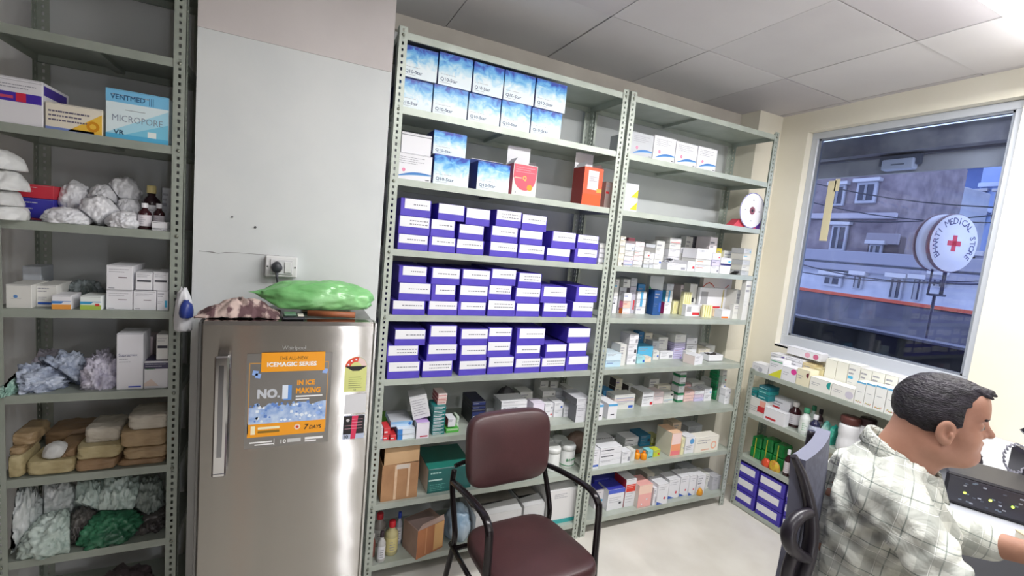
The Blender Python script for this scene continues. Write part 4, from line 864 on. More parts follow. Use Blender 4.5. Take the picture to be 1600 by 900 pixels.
# big white carton leaning on it
zt = sz(Y_(298), sx(X(335), .03, ZS[2]), .03)
mb = carton('c', .085, .115, .12, mat('dcdcdf', .5), lambda mb, w, h, y: P_lines(mb, w, h, y, .1, .85, .85, 7, h*.11, h*.03, PALEINK, random.Random(7)), side=mat('b4b4b8', .5))
xx = sx(X(383), .06, zt+.05); o = mb.build('medicine_carton', None, (xx, .10, zt+.018)); o.rotation_euler = (0, math.radians(-14), math.radians(-8)); tag(o, 'white carton tilted on the purple-topped one, sixth tier of middle rack', 'carton')
tg = mat('1a7a78', .45, name='teal_card')
A2(440, 522, [Y for Y in (355, 332, 309, 286, 263, 240, 216, 190)], vb=380, d=.10, mats=tg, desc='flat teal carton with white lettering', jit=.002, prints=lambda mb, w, h, y: [P_lines(mb, w, h, y, .05, .75, .9, 2, h*.4, h*.18, WHITE, random.Random(5))])
zt = sz(Y_(190), sx(X(440), .03, ZS[2]), .04)
A2(478, 538, [158, 135, 108], y=.05, base=zt+.002, d=.10, mats=[mat('ecd7d2', .5), mat('e7c3bc', .5), mat('efdcd8', .5)], side=mat('a14a50', .5), desc='pinkish carton with red side', group='pinkish cartons on the teal stack', prints=[lambda mb, w, h, y: P_lines(mb, w, h, y, .05, .7, .9, 1, h*.4, h*.3, mat('cf8a88', .5), random.Random(5))]*3)
A2(532, 618, [338], vb=366, d=.1, mats=mat('55b348', .5), desc='flat bright green carton', prints=lambda mb, w, h, y: P_rect(mb, w, h, y, .05, .6, .95, .95, mat('bfe0b0', .5)))
zt = sz(Y_(338), sx(X(532), .03, ZS[2]), .03)
A2(545, 596, [270], y=.045, d=.07, base=zt+.002, mats=WHITE, side=mat('cf4a50', .5), desc='white carton with red side'); A2(600, 618, [255], y=.11, d=.06, mats=mat('c5d3c2', .5), desc='small greenish carton')
A2(695, 786, [212, 190, 160], y=.10, d=.16, mats=mat('1c1d3a', .4), side=mat('191922', .4), desc='black carton with navy label', prints=[lambda mb, w, h, y: [P_rect(mb, w, h, y, .05, .2, .95, .85, mat('2a3566', .4)), P_lines(mb, w, h, y-.0002, .1, .6, .5, 1, h*.4, h*.1, GREYW, random.Random(5))]]*3)
A2(795, 880, [200], y=.2, d=.12, mats=GREYW, desc='flat grey-white carton'); A2(888, 1058, [185, 158], y=.10, d=.12, mats=WHITE, side=GREYW, desc='long white carton'); A2(1012, 1095, [95], y=.235, d=.1, row='back', mats=OFFW, desc='upright white carton with seam')
A2(1098, 1172, [168], y=.08, d=.08, mats=mat('e8dff0', .5), desc='white and violet carton', prints=lambda mb, w, h, y: P_rect(mb, w, h, y, .2, .02, .95, .5, mat('7a5fc0', .5)))
for a, b, tp in ((1180, 1239, [220, 172]), (1241, 1299, [215, 165])): A2(a, b, tp, vb=264, d=.09, mats=WHITE)
A2(1160, 1245, [128, 90], y=.2, d=.12, row='back', mats=OFFW, desc='white carton behind'); A2(1247, 1313, [115, 92], y=.2, d=.12, row='back', mats=GREYW, desc='grey-white carton behind')
A2(1305, 1373, [200], vb=262, d=.12, mats=WHITE, side=GREYW, desc='white carton'); A2(1316, 1358, [110, 70], y=.22, d=.1, row='back', mats=OFFW, desc='white carton behind')
A2(1382, 1475, [185, 140], y=.05, d=.16, mats=mat('d5d6dc', .5), side=mat('77787f', .5), desc='white carton with grey printed side', name='medicine_carton')
for u, v in ((1140, 20), (1205, 22)): A2(u, u+52, [v], y=.27, d=.08, row='back', mats=OFFW, desc='tall pale carton far back')
o = lump(11, .065, .04, .13, .12, 6, mat('4c4b50', .5, name='dark_bag')).build('plastic_bag', None, (sx(X(925), .29, ZS[2]), .305, ZS[2])); tag(o, 'dark grey bag slumped behind the white cartons, sixth tier', 'bag')
# ---- middle rack, seventh tier (ZS[1]) and bottom tier
def oriented_box(name, label, cat, corners, z0, z1, mts, extra=None, group=None):
    """upright box from three bottom corners (left, front, right) on the shelf"""
    A, B, D_ = [Vector((c[0], c[1], 0)) for c in corners]; E_ = A+D_-B
    cen = (A+D_)/2; e = empty(name, (cen.x, cen.y, z0)); tag(e, label, cat, group); h = z1-z0
    A, B, D_, E_ = [q-cen for q in (A, B, D_, E_)]
    return e, A, B, D_, E_, h
def wallslab(mb, P, Q, z0, z1, t, m):
    d = (Q-P).normalized(); n = Vector((-d.y, d.x, 0))*t; vs = [P, Q, Q+n, P+n]
    mb.add([(v.x, v.y, z0) for v in vs]+[(v.x, v.y, z1) for v in vs], [(0, 3, 2, 1), (4, 5, 6, 7), (0, 1, 5, 4), (1, 2, 6, 5), (2, 3, 7, 6), (3, 0, 4, 7)], m)
# open cardboard box with raised flap
z0 = ZS[1]; yf = .02; x0, x1 = sx(594, yf, z0), sx(651, yf, z0); h = sz(728, x0, yf)-z0; w = x1-x0; d = .24
e = empty('cardboard_box', ((x0+x1)/2, yf, z0)); tag(e, 'open orange-brown cardboard box with raised front flap, seventh tier of middle rack', 'box', None)
m = MB(); m.box((-w/2, 0, 0), (w/2, .004, h), KRAFT); m.box((-w/2, d-.004, 0), (w/2, d, h), KRAFT); m.box((-w/2, .004, 0), (-w/2+.004, d-.004, h), KRAFT); m.box((w/2-.004, .004, 0), (w/2, d-.004, h), KRAFT); m.box((-w/2+.004, .004, 0), (w/2-.004, d-.004, .004), KRAFT); m.build('box_body', e)
hf = sz(699, x0, yf)-z0; m = MB(); m.add([(-w/2+.006, -.001, h), (w/2-.002, -.001, h+.006), (w/2, .010, hf+.014), (-w/2+.008, .010, hf), (-w/2+.006, .003, h), (w/2-.002, .003, h+.006), (w/2, .014, hf+.014), (-w/2+.008, .014, hf)], [(0, 1, 2, 3), (7, 6, 5, 4), (3, 2, 6, 7), (0, 3, 7, 4), (1, 5, 6, 2)], KRAFT_L); m.build('flap', e)
m = MB(); tp = noisy('e2c4a4', 'd3ae8c', 20, .3, name='packing_tape')
m.box((-w*.16, -.0008, .004), (-w*.09, 0, h*.96), tp); m.box((w*.20, -.0008, .01), (w*.26, 0, h*.98), tp); m.box((-w*.12, -.0009, h*.86), (w*.24, -.0001, h*.98), mat('cfc3b8', .4)); m.build('tape', e)
# green carton
x0, x1 = sx(667, .03, z0), sx(735, .03, z0); h = min(sz(734, x0, .03)-z0, .278); w = x1-x0
tgd = noisy('1d6b66', '175a58', 5, .35, name='dark_teal_print')
mb = carton('c', w, h, .25, tgd, lambda mb, w, h, y: [P_lines(mb, w, h, y, .05, .85, .3, 1, .01, .008, mat('a9d2ca', .5), random.Random(3)), P_rect(mb, w, h, y, .02, .50, .32, .56, mat('b9d8d2', .5)), P_lines(mb, w, h, y, .05, .35, .4, 4, .010, .003, mat('5fa69c', .5), random.Random(3))], side=mat('dcdcd8', .5), top=mat('2a8577', .35))
tag(mb.build('large_carton', None, ((x0+x1)/2, .03+.125, z0)), 'large dark teal carton with white edge beside the open cardboard box', 'carton')
# jars
JB = mat('e4e6e4', .35, name='white_jar')
def jar(label, uL, uR, vt, y, zsh, lidm=JB, bodym=JB, band=None, group='white lidded jars', name='lidded_jar', k=.86):
    x0, x1 = sx(uL, y, zsh+.03), sx(uR, y, zsh+.03); r = (x1-x0)/2; h = sz(vt, (x0+x1)/2, y)-zsh
    e = empty(name, ((x0+x1)/2, y+r, zsh)); tag(e, label, 'jar', group)
    m = MB(); m.lathe([(r*.93, 0), (r*.97, .004), (r*.97, h*.10), (r*.95, h*.14), (r*.95, h*.72), (r*.86, h*.79)], bodym, n=28); m.build('jar_body', e)
    m = MB(); m.lathe([(r*.94, h*.78), (r, h*.79), (r, h*.93), (r*.97, h*.95), (r*.9, h*.965), (r*.88, h), (r*.8, h)], lidm, n=28); m.build('lid', e)
    if band: band(e, r, h)
    return e
def gband(e, r, h):
    m = MB(); g = mat('3f8a5a', .5)
    for k in range(5):
        t = math.radians(-120+k*16); m.box((r*math.cos(t)*.97-.004, r*math.sin(t)*.97-.0015, h*.3+k*.002), (r*math.cos(t)*.97+.004, r*math.sin(t)*.97+.0005, h*.42), g)
    m.lathe([(r*.985, h*.08), (r*.985, h*.12)], g, n=28); m.build('green_print', e)
jar('white jar with green print, right of the front two jars, seventh tier', 881, 902.5, 698, .07, z0, band=gband)
jar('white jar with domed lid, left of the front two, partly behind chair', 857, 879, 702, .05, z0)
jar('white jar standing behind the right front jar, seventh tier', 868, 890, 689, .16, z0); jar('white jar behind the left front jar, seventh tier', 846, 867, 691, .15, z0)
o = lump(21, .10, .05, .12, .12, 5, noisy('8d7468', '6f5950', 6, .5, name='brown_film')).build('plastic_bag', None, (sx(898, .28, z0), .27, z0)); tag(o, 'brownish film-wrapped bag behind the white jars, seventh tier', 'bag')
stack(MR, 'seventh', z0, 745, 845, [735], y=.10, d=.2, mats=mat('9fa6a8', .5), desc='=flat grey carton behind the chair back, seventh tier of middle rack')
# bottom tier
z0 = ZS[0]
small_bottle('bottle', 'clear bottle with red cap at left end, bottom tier of middle rack', (sx(592, .15, z0), .165, z0), .034, sz(809, sx(594, .12, z0), .12)-z0, mat('a7a09a', .2, name='cloudy_plastic'), mat('c8303a', .4), OFFW)
small_bottle('bottle', 'yellow oil bottle with red cap, bottom tier of middle rack', (sx(611, .06, z0), .075, z0), .033, sz(816, sx(611, .04, z0), .06)-z0, mat('c9bf8e', .15, name='yellow_oil'), mat('cc2430', .4), mat('ddd193', .5))
small_bottle('small_bottle', 'small white bottle with dark cap in front of the red-capped bottles', (sx(595, .02, z0), .03, z0), .020, .155, mat('c6c4c2', .3), mat('3a2c34', .4), WHITE, labelm=INK)
small_bottle('small_bottle', 'small bottle with blue cap between yellow oil bottle and cardboard box', (sx(622, .14, z0), .14, z0), .018, .17, mat('b9bcc8', .3), mat('2c46a8', .4), WHITE, labelm=INK)
small_bottle('small_bottle', 'small reddish bottle at the post, bottom tier of middle rack', (sx(583.5, .035, z0), .075, z0), .012, .12, mat('a9685c', .4), mat('efe9e6', .4))
pl = hit(628, 853, 2, z0); pf = hit(652, 881.5, 2, z0); pr = hit(696, 860, 2, z0)
pf = np.array([pf[0], max(pf[1], -.02), 0]); zt = sz(830.5, pf[0], pf[1])
A = Vector((pl[0], pl[1], 0)); B = Vector((pf[0], pf[1], 0)); D0 = Vector((pr[0], pr[1], 0)); ab = (A-B); n_ = Vector((-ab.y, ab.x, 0)); n_ = -n_ if n_.dot(D0-B) < 0 else n_; D_ = B+n_.normalized()*(D0-B).length
e, A, B, D_, E_, h = oriented_box('cardboard_box', 'taped brown cardboard box turned cornerwise, bottom tier of middle rack', 'box', [A, B, D_], z0, zt, None)
m = MB(); k2 = noisy('a98d80', '8f766b', 8, .6, .0, .05, 30, 'scuffed_kraft'); k3 = noisy('c07f55', 'b0714b', 6, .6, .0, .04, 30, 'orange_kraft')
m.add([(v.x, v.y, 0) for v in (A, B, D_, E_)]+[(v.x, v.y, h) for v in (A, B, D_, E_)], [(3, 2, 1, 0), (4, 5, 6, 7), (2, 3, 7, 6), (3, 0, 4, 7)], k2); m.add([(v.x, v.y, z) for v in (A, B) for z in (0, h)], [(0, 2, 3, 1)], k2); m.add([(v.x, v.y, z) for v in (B, D_) for z in (0, h)], [(0, 2, 3, 1)], k3); m.build('box_body', e)
dd = (D_-B); nn = Vector((dd.y, -dd.x, 0)).normalized()*.0012
m = MB(); q0, q1 = B+dd*.62+nn, B+dd*.98+nn; m.add([(q0.x, q0.y, .01), (q1.x, q1.y, .01), (q1.x, q1.y, h), (q0.x, q0.y, h)], [(0, 1, 2, 3)], mat('d8a86c', .35, name='buff_tape')); q0, q1 = B+dd*.30+nn, B+dd*.34+nn; m.add([(q0.x, q0.y, .01), (q1.x, q1.y, .01), (q1.x, q1.y, h), (q0.x, q0.y, h)], [(0, 1, 2, 3)], mat('cf9468', .35)); m.build('tape', e)
m = MB(); m.add([(A.x*.95, A.y*.95, h+.002), (B.x*.95, B.y*.95, h+.002), (D_.x*.5, D_.y*.5, h+.012), (E_.x*.7, E_.y*.7, h+.006)], [(0, 1, 2, 3)], mat('8a7670', .6, name='torn_card')); m.add([(B.x, B.y, h+.001), (D_.x, D_.y, h+.001), (D_.x+.0, D_.y+.02, h+.02), (B.x+.03, B.y+.03, h+.012)], [(0, 1, 2, 3)], mat('b59a8d', .6)); m.build('flap', e)
o = lump(31, .07, .09, .16, .16, 6, noisy('8fb3d0', 'c9d6e0', 6, .25, .0, .2, 25, 'blue_white_film')).build('plastic_bag', None, (sx(713, .13, z0), .13, z0)); tag(o, 'crumpled blue and white plastic bag beside the taped box, bottom tier', 'bag')
def lidcarton(label, uL, uR, vt, vb, d, col, topc, extra=None, y=None):
    yf = y if y is not None else float(np.clip(hit(uL, vb, 2, z0)[1], .01, .2)); x0, x1 = sx(uL, yf, z0), sx(uR, yf, z0); w = x1-x0; h = sz(vt, x0, yf)-z0; d = min(d, .35-yf)
    e = empty('large_carton', ((x0+x1)/2, yf, z0)); tag(e, label, 'carton', 'large cartons behind the chair')
    m = MB(); t = .003
    for a, b in (((-w/2, 0), (w/2, t)), ((-w/2, d-t), (w/2, d)), ((-w/2, t), (-w/2+t, d-t)), ((w/2-t, t), (w/2, d-t))): m.box((a[0], a[1], 0), (b[0], b[1], h), col)
    m.box((-w/2+t, t, 0), (w/2-t, d-t, t), col)
    if extra: extra(m, w, h)
    m.build('box_body', e); m = MB()
    m.add([(-w/2, d, h+.002), (w/2, d, h+.002), (w/2-.01, d*.35, h+.012), (-w/2+.01, d*.4, h+.004)], [(0, 1, 2, 3)], topc); m.add([(-w/2, 0, h+.001), (w/2, 0, h+.001), (w/2, d*.33, h+.016), (-w/2, d*.3, h+.004)], [(0, 1, 2, 3)], col); m.build('flap', e)
lidcarton('long white carton with dusty grey top behind the chair, bottom tier', 741, 812, 808, 845, .26, mat('dfdfdf', .5), noisy('8d8780', '77716b', 8, .8, name='dusty_card'), y=.04)
lidcarton('smaller white carton behind chair seat, middle of the three on the bottom tier', 816, 848, 792, 830, .26, mat('d9d9da', .5), noisy('9a948c', '87817a', 8, .8, name='dusty_card'), y=.05)
lidcarton('white carton with teal base band behind the right chair arm, bottom tier', 853, 897, 770, 822, .28, mat('e3e2e2', .5), mat('c9c8c6', .6), lambda m, w, h: (m.quad([(-w/2+.002, -.0006, .0), (w/2-.002, -.0006, .0), (w/2-.002, -.0006, h*.13), (-w/2+.002, -.0006, h*.13)], mat('3fa8a8', .5)), P_lines(m, w, h, -.0006, .2, .9, .65, 3, h*.05, .003, PALEINK, random.Random(2))), y=.03)
# ================================================================= LEFT RACK
zb = ZS[6]; X, Y_ = cr(0, 0, 4.09)
def pr_band(mb, w, h, y):
    P_rect(mb, w, h, y, .02, .48, .98, .68, mat('4a32a8', .4)); P_rect(mb, w, h, y-.0002, .42, .49, .64, .68, mat('d0304a', .4)); P_rect(mb, w, h, y-.0002, .05, .54, .36, .6, mat('c8506a', .4))
    P_lines(mb, w, h, y, .08, .85, .86, 2, h*.06, h*.02, PALEINK, random.Random(3)); P_lines(mb, w, h, y, .7, .95, .1, 1, h*.06, h*.03, INK, random.Random(3)); P_rect(mb, w, h, y, 0, .93, 1, .935, INK)
y = .01; x0, x1 = -.845, sx(67, y, zb); h = sz(128, x1, y)-zb
mb = carton('c', x1-x0, h, .2, mat('e2e1e6', .5), pr_band); mb.box(((x1-x0)/2, -.09, h*.72), ((x1-x0)/2+.0008, .08, h*.93), mat('4b3a98', .5)); tag(mb.build('medicine_carton', None, ((x0+x1)/2, y+.1, zb)), 'white carton with violet and red band, upper left rack', 'carton')
y = .012; x0, x1 = sx(71, y, zb), sx(160, y, zb); h = sz(165, (x0+x1)/2, y)-zb
def pr_gold(mb, w, h, y):
    mb.poly([(-w*.12, y, h*.02), (w/2-.001, y, h*.02), (w/2-.001, y, h*.8)], mat('edc04a', .4)); mb.disc(w*.33, h*.3, h*.2, y-.0002, mat('d48f20', .4), 18, r2=h*.1); P_rect(mb, w, h, y, 0, 0, .85, .1, mat('7f93cf', .4))
    P_lines(mb, w, h, y-.0001, .05, .72, .78, 3, h*.16, h*.06, mat('6a6578', .6), random.Random(9))
mb = carton('c', x1-x0, h, .22, mat('e6dfcf', .5), pr_gold, top=mat('d9d6d2', .5)); tag(mb.build('medicine_carton', None, ((x0+x1)/2, y+.11, zb)), 'low cream carton with golden yellow corner, beside the light blue box', 'carton')
x0, x1 = sx(165, y, zb), sx(263, y, zb); h = sz(136, x0, y)-zb
def pr_vent(mb, w, h, y):
    lb = mat('7ec3ea', .4, name='light_blue_print'); db = mat('2d5f8c', .5)
    P_rect(mb, w, h, y, 0, .74, 1, 1, lb); P_rect(mb, w, h, y, 0, 0, 1, .10, mat('58b4dd', .4)); put_text(mb, 'VENTMED', -w*.43, h*.80, h*.10, y-.0003, db, w=w*.54, bold=.05)
    mb.poly([(-w/2+.001, y-.0001, h*.10), (w/2-.001, y-.0001, h*.10), (w/2-.001, y-.0001, h*.70)], mat('a9dcef', .4)); mb.poly([(-w*.2, y-.0002, h*.10), (w/2-.001, y-.0002, h*.10), (w/2-.001, y-.0002, h*.42)], mat('7cc8e4', .4))
    put_text(mb, 'MICROPORE', -w*.40, h*.36, h*.13, y-.0004, mat('8a97a8', .6), w=w*.80); put_text(mb, 'VR', -w*.38, h*.09, h*.09, y-.0004, mat('274a66', .5), w=w*.16, bold=.05)
    P_lines(mb, w, h, y-.0002, .1, .9, .68, 1, .01, h*.02, PALEINK, random.Random(3)); P_rect(mb, w, h, y-.0002, .3, .60, .62, .607, INK); mb.lathe([(.001, 0), (.001, 0)], db, n=3) if False else None
    P_rect(mb, w, h, y-.0003, .66, .10, .80, .22, mat('e9f3f2', .4)); 
    for k in range(3): P_rect(mb, w, h, y-.0002, .68+.03*k, .76, .69+.03*k, .92, db)
mb = carton('c', x1-x0, h, .1, mat('dfeff4', .4), pr_vent); tag(mb.build('tape_box', None, ((x0+x1)/2, y+.05, zb), math.radians(0)), 'light blue and white box with handwriting on the upper left rack', 'box')
# cotton bags, boxes, bottles on the ZS[5] shelf
zb = ZS[5]; PL = noisy('e6e6ea', 'd6d7dc', 9, .35, 0, .25, 30, 'white_polythene', spec=.6); PL2 = noisy('e3e4e2', 'cfd0d0', 7, .4, 0, .2, 26, 'white_polythene_matt')
LB = 'white knotted polythene bags on the left rack'
for i, (u0, u1, v0, v1, sd) in enumerate([(-28, 38, 318, 362, 1), (-30, 30, 296, 326, 2), (-28, 37, 264, 300, 3), (-30, 32, 234, 266, 4)]):
    y = -.01; xa, xb = sx(u0, y, zb), sx(u1, y, zb); za, zc_ = max(zb, sz(v1, xa, y)), sz(v0, xa, y)
    o = lump(40+sd, (xb-xa)/2, .07, max(.03, zc_-za+.01), .12, 4, PL2, 4).build('cotton_pillow', None, ((xa+xb)/2, .012, za+.001 if i else zb)); tag(o, f"white pillow-shaped cotton pack, {['lowest', 'second from bottom', 'third from bottom', 'topmost'][i]} at left edge of left rack", 'cotton pack', 'white cotton packs stacked at the left edge')
y = .11; x0, x1 = sx(20, y, zb), sx(84, y, zb); w = x1-x0
z_b = zb
for (v0, c_, t_, lab_) in ((338, 'c02f3c', None, 'flat red carton under the blue one, behind the cotton packs'), (306, '3c3aa8', None, 'glossy violet-blue carton between two red ones, left rack'), (284, 'c83444', None, 'open red carton on top of the blue one, left rack')):
    z_t = sz(v0, x0, y); mb = carton('c', w*(.8 if v0 == 338 else 1), z_t-z_b-.001, .16, mat(c_, .35), lambda mb, w, h, y: P_lines(mb, w, h, y, .1, .8, .6, 2, h*.3, h*.05, GREYW, random.Random(3))); tag(mb.build('medicine_carton', None, ((x0+x1)/2, y+.08, z_b)), lab_, 'carton'); z_b = z_t
for i, (a, b, c_, d_, yy, lab_) in enumerate([(82, 134, 285, 330, .13, 'large, behind at left'), (132, 176, 288, 318, .12, 'upper middle'), (160, 212, 276, 318, .15, 'topmost at right'), (112, 176, 306, 356, .04, 'crumpled, centre front'), (175, 211, 306, 340, .10, 'right middle'), (56, 128, 325, 358, .0, 'flat, lowest at left'), (160, 214, 330, 362.5, .0, 'rounded, lowest at right')]):
    y = yy; xa, xb = sx(a, y, zb), sx(b, y, zb); zt = sz(c_, (xa+xb)/2, y); zl = max(zb, sz(d_, (xa+xb)/2, y)); 
    o = lump(60+i, (xb-xa)/2*1.06, .06, zt-zl, .13, 7, PL, 5).build('polythene_bag', None, ((xa+xb)/2, y+.06, zl+.0005)); tag(o, f"white knotted polythene bag, {lab_} of the bag heap, left rack", 'bag', LB)
AMB = mat('3a1a20', .12, name='amber_glass')
r = .026; small_bottle('bottle', 'dark bottle with yellow cap behind two amber bottles, left rack', (sx(234, .13, zb), .150, zb), .030, sz(289, sx(234, .1, zb), .1)-zb, mat('2c1a22', .15, name='dark_glass'), mat('d8c88a', .4), WHITE, capr=.5)
small_bottle('amber_bottle', 'small amber bottle with white cap and label, left of pair, left rack', (sx(223.5, .035, zb), .055, zb), .021, sz(317, sx(223, .035, zb), .035)-zb, AMB, WHITE, mat('dcd6dc', .5), group='amber bottles on the left rack')
small_bottle('amber_bottle', 'small amber bottle with white cap, right of pair, behind little white carton', (sx(246, .07, zb), .09, zb), .019, sz(318, sx(246, .07, zb), .07)-zb, AMB, WHITE, mat('d6d0d6', .5), group='amber bottles on the left rack')
stack(LR, 'third', zb, 237, 262, [356, 345], y=.02, d=.04, mats=WHITE, desc='tiny white carton', row='')
stack(LR, 'third', zb, 252, 268, [292], y=.2, d=.1, mats=GREYW, desc='=grey-white carton behind the post beside the amber bottles', row='back')
# ZS[4]
zb = ZS[4]; X, Y_ = cr(0, 380, 3.75)
def L4(a, b, tops, y=.02, d=.13, **k): return stack(LR, 'fourth', zb, X(a), X(b), [Y_(t) for t in tops], y=y, d=d, **k)
L4(33, 203, [238], mats=OFFW, prints=lambda mb, w, h, y: [mb.disc(-w*.12, h*.5, h*.07, y, mat('5c8ac4', .5), 16), P_rect(mb, w, h, y, .2, .4, .6, .41, PALEINK)], desc='white carton with small blue emblem'); L4(210, 343, [240], y=.05, mats=OFFW, desc='white carton with faint print')
L4(22, 120, [85], y=.20, d=.1, row='back', mats=OFFW, desc='tall white carton, red mark', prints=generic(3, RED)); L4(132, 244, [132], y=.21, d=.1, row='back', mats=mat('ccd3dc', .5), desc='white carton with blue base', prints=lambda mb, w, h, y: P_rect(mb, w, h, y, 0, .45, 1, .52, mat('3a4a8c', .5)))
def tri(c1, c2, dot=None):
    def f(mb, w, h, y):
        P_rect(mb, w, h, y, 0, .02, 1, .36, mat(c2, .45)); mb.poly([(-w/2, y-.0001, h*.42), (w*.0, y-.0001, h*.42), (w*.12, y-.0001, h*.56), (w/2, y-.0001, h*.56), (w/2, y-.0001, h*.60), (-w/2, y-.0001, h*.60)], mat(c1, .45))
        if dot: P_rect(mb, w, h, y-.0003, .72, .28, .92, .46, mat(dot, .45))
    return f
L4(301, 418, [302], y=.006, d=.09, mats=WHITE, prints=tri('4a86c8', 'e8a04a'), desc='small white, blue and orange carton'); L4(468, 594, [306], y=.006, d=.09, mats=mat('e9f0ee', .5), prints=tri('3f9fcc', 'a9c45a', 'd0453a'), desc='small white, blue and lime carton')
L4(424, 464, [345], y=.1, d=.08, mats=mat('7a5a48', .5), desc='small brown carton')
BXP = lambda mb, w, h, y: [P_lines(mb, w, h, y, .1, .85, .85, 2, h*.1, h*.02, PALEINK, random.Random(3)), P_rect(mb, w, h, y, .45, .50, .78, .535, mat('7a6a70', .5)), P_rect(mb, w, h, y, .08, .06, .3, .09, PALEINK)]
BLK = lambda mb, w, h, y: [P_rect(mb, w, h, y, .1, .45, .92, .56, INK), P_lines(mb, w, h, y, .1, .85, .85, 2, h*.1, h*.02, PALEINK, random.Random(3)), P_lines(mb, w, h, y, .1, .85, .3, 2, h*.1, h*.02, PALEINK, random.Random(3))]
L4(620, 776, [272, 125], mats=WHITE, prints=BXP, d=.16, desc='large white carton'); L4(779, 915, [275], mats=WHITE, prints=BXP, d=.16, desc='large white carton')
zt = sz(Y_(275), sx(X(779), .02, zb), .02)
L4(792, 893, [165], base=zt+.001, y=.025, mats=WHITE, prints=BLK, d=.12, desc='white carton with black bar'); L4(896, 985, [165], base=zt+.001, y=.025, mats=WHITE, prints=BLK, d=.12, desc='white carton with black bar'); L4(918, 985, [275], mats=WHITE, prints=generic(4), d=.16, desc='white carton')
o = lump(81, .07, .05, .035, .3, 9, noisy('a9b4b8', '5f6a68', 12, .15, 0, .3, 30, 'clear_film_grey'), 5).build('plastic_film', None, (sx(132, .17, zb), .17, zb+.10)); o.location.z = zb+.0
tag(o, 'crumpled clear plastic film behind the small coloured cartons, left rack', 'plastic film'); o.scale = (.75, 1, 2.2)
# pouch hanging out of the rack side
pc = hit(295, 523, 1, .0)
e = empty('pouch', (-.322, -.036, 1.28)); tag(e, 'white and blue pouch sticking out of the side of left rack', 'pouch')
m = lump(5, .028, .030, .16, .14, 5, mat('dfe0e4', .35), 4); m.build('pouch_body', e)
m = lump(6, .031, .04, .06, .12, 5, mat('2c3f8c', .35), 3); m.xform(lambda v: Vector((v.x*.7+.012, v.y*.7-.026, v.z*1.1+.055))); m.build('blue_print', e)
# ZS[3]
zb = ZS[3]
def L3_(a, b, tops, y=.02, d=.13, **k): return stack(LR, 'fifth', zb, X(a), X(b), [Y_(t) for t in tops], y=y, d=d, **k)
def pr_sup(mb, w, h, y): put_text(mb, 'Supramax', -w*.42, h*.60, h*.045, y, mat('5a5f88', .5), w=w*.7); P_lines(mb, w, h, y, .1, .6, .52, 3, h*.05, h*.01, PALEINK, random.Random(2)); P_rect(mb, w, h, y, .45, .035, .93, .06, mat('3a55c0', .5))
L3_(680, 838, [527], d=.10, mats=mat('e4e4ea', .5), prints=pr_sup, desc='=tall white carton with blue foot bar, left rack fifth tier', jit=0)
def pr_gut(mb, w, h, y): P_rect(mb, w, h, y, 0, .72, 1, .94, mat('4a4660', .5)); P_lines(mb, w, h, y-.0002, .05, .9, .9, 2, h*.08, h*.02, GREYW, random.Random(3)); P_lines(mb, w, h, y, .05, .75, .46, 1, h*.08, h*.05, mat('4f8a5a', .5), random.Random(3)); mb.poly([(-w/2, y, .01), (w*.1, y, .01), (-w*.2, y, h*.35), (-w/2, y, h*.2)], mat('d9c7be', .5))
L3_(842, 986, [690], d=.10, mats=mat('dcdce0', .5), prints=pr_gut, desc='=square white carton with dark violet band, left rack fifth tier', top=mat('3a3550', .5))
zt = sz(Y_(690), sx(X(842), .02, zb), .02); L3_(914, 986, [532], base=zt+.001, y=.03, mats=OFFW, d=.07, desc='white carton standing on the violet-banded one', prints=BLK)
L3_(850, 893, [545], y=.16, d=.08, row='back', mats=mat('d8c8cc', .5), desc='pinkish carton behind')
CF = noisy('c9d3e4', '8c97b0', 14, .12, .0, .5, 40, 'clear_film_blue', lo=.3, hi=.7, stretch=(1, 1, 3), spec=.9)
CF2 = noisy('d8d4e2', 'a9a6bc', 16, .12, .0, .5, 40, 'clear_film_violet', lo=.3, hi=.7, spec=.9)
for i, (a, b, v0, v1, yy, mt, lab_) in enumerate([(-15, 85, 585, 634, .01, CF, 'bluish clear film packet of syringes, lower left'), (40, 130, 566, 622, .05, CF, 'bluish clear film packet, middle'), (10, 100, 560, 600, .16, CF2, 'pale clear film packet, behind'), (118, 178, 565, 614, .02, CF2, 'lilac crumpled film bag, right end'), (-20, 12, 600, 668, -.02, noisy('b9d6cc', '8fb5a8', 12, .2, 0, .4, 40, 'greenish_film'), 'greenish film bag hanging at the left post')]):
    y = yy; xa, xb = sx(a, y, zb), sx(b, y, zb); zt = sz(v0, (xa+xb)/2, y); 
    o = lump(90+i, (xb-xa)/2, .07, max(.05, zt-zb), .28, 9, mt, 5, .3, fine=.5).build('plastic_packet', None, ((xa+xb)/2, y+.08, zb+.0005)); tag(o, f"{lab_} of the left rack fifth tier", 'plastic packet', 'clear film packets on the left rack')
    for q in range(3 if i < 2 else 0): pass
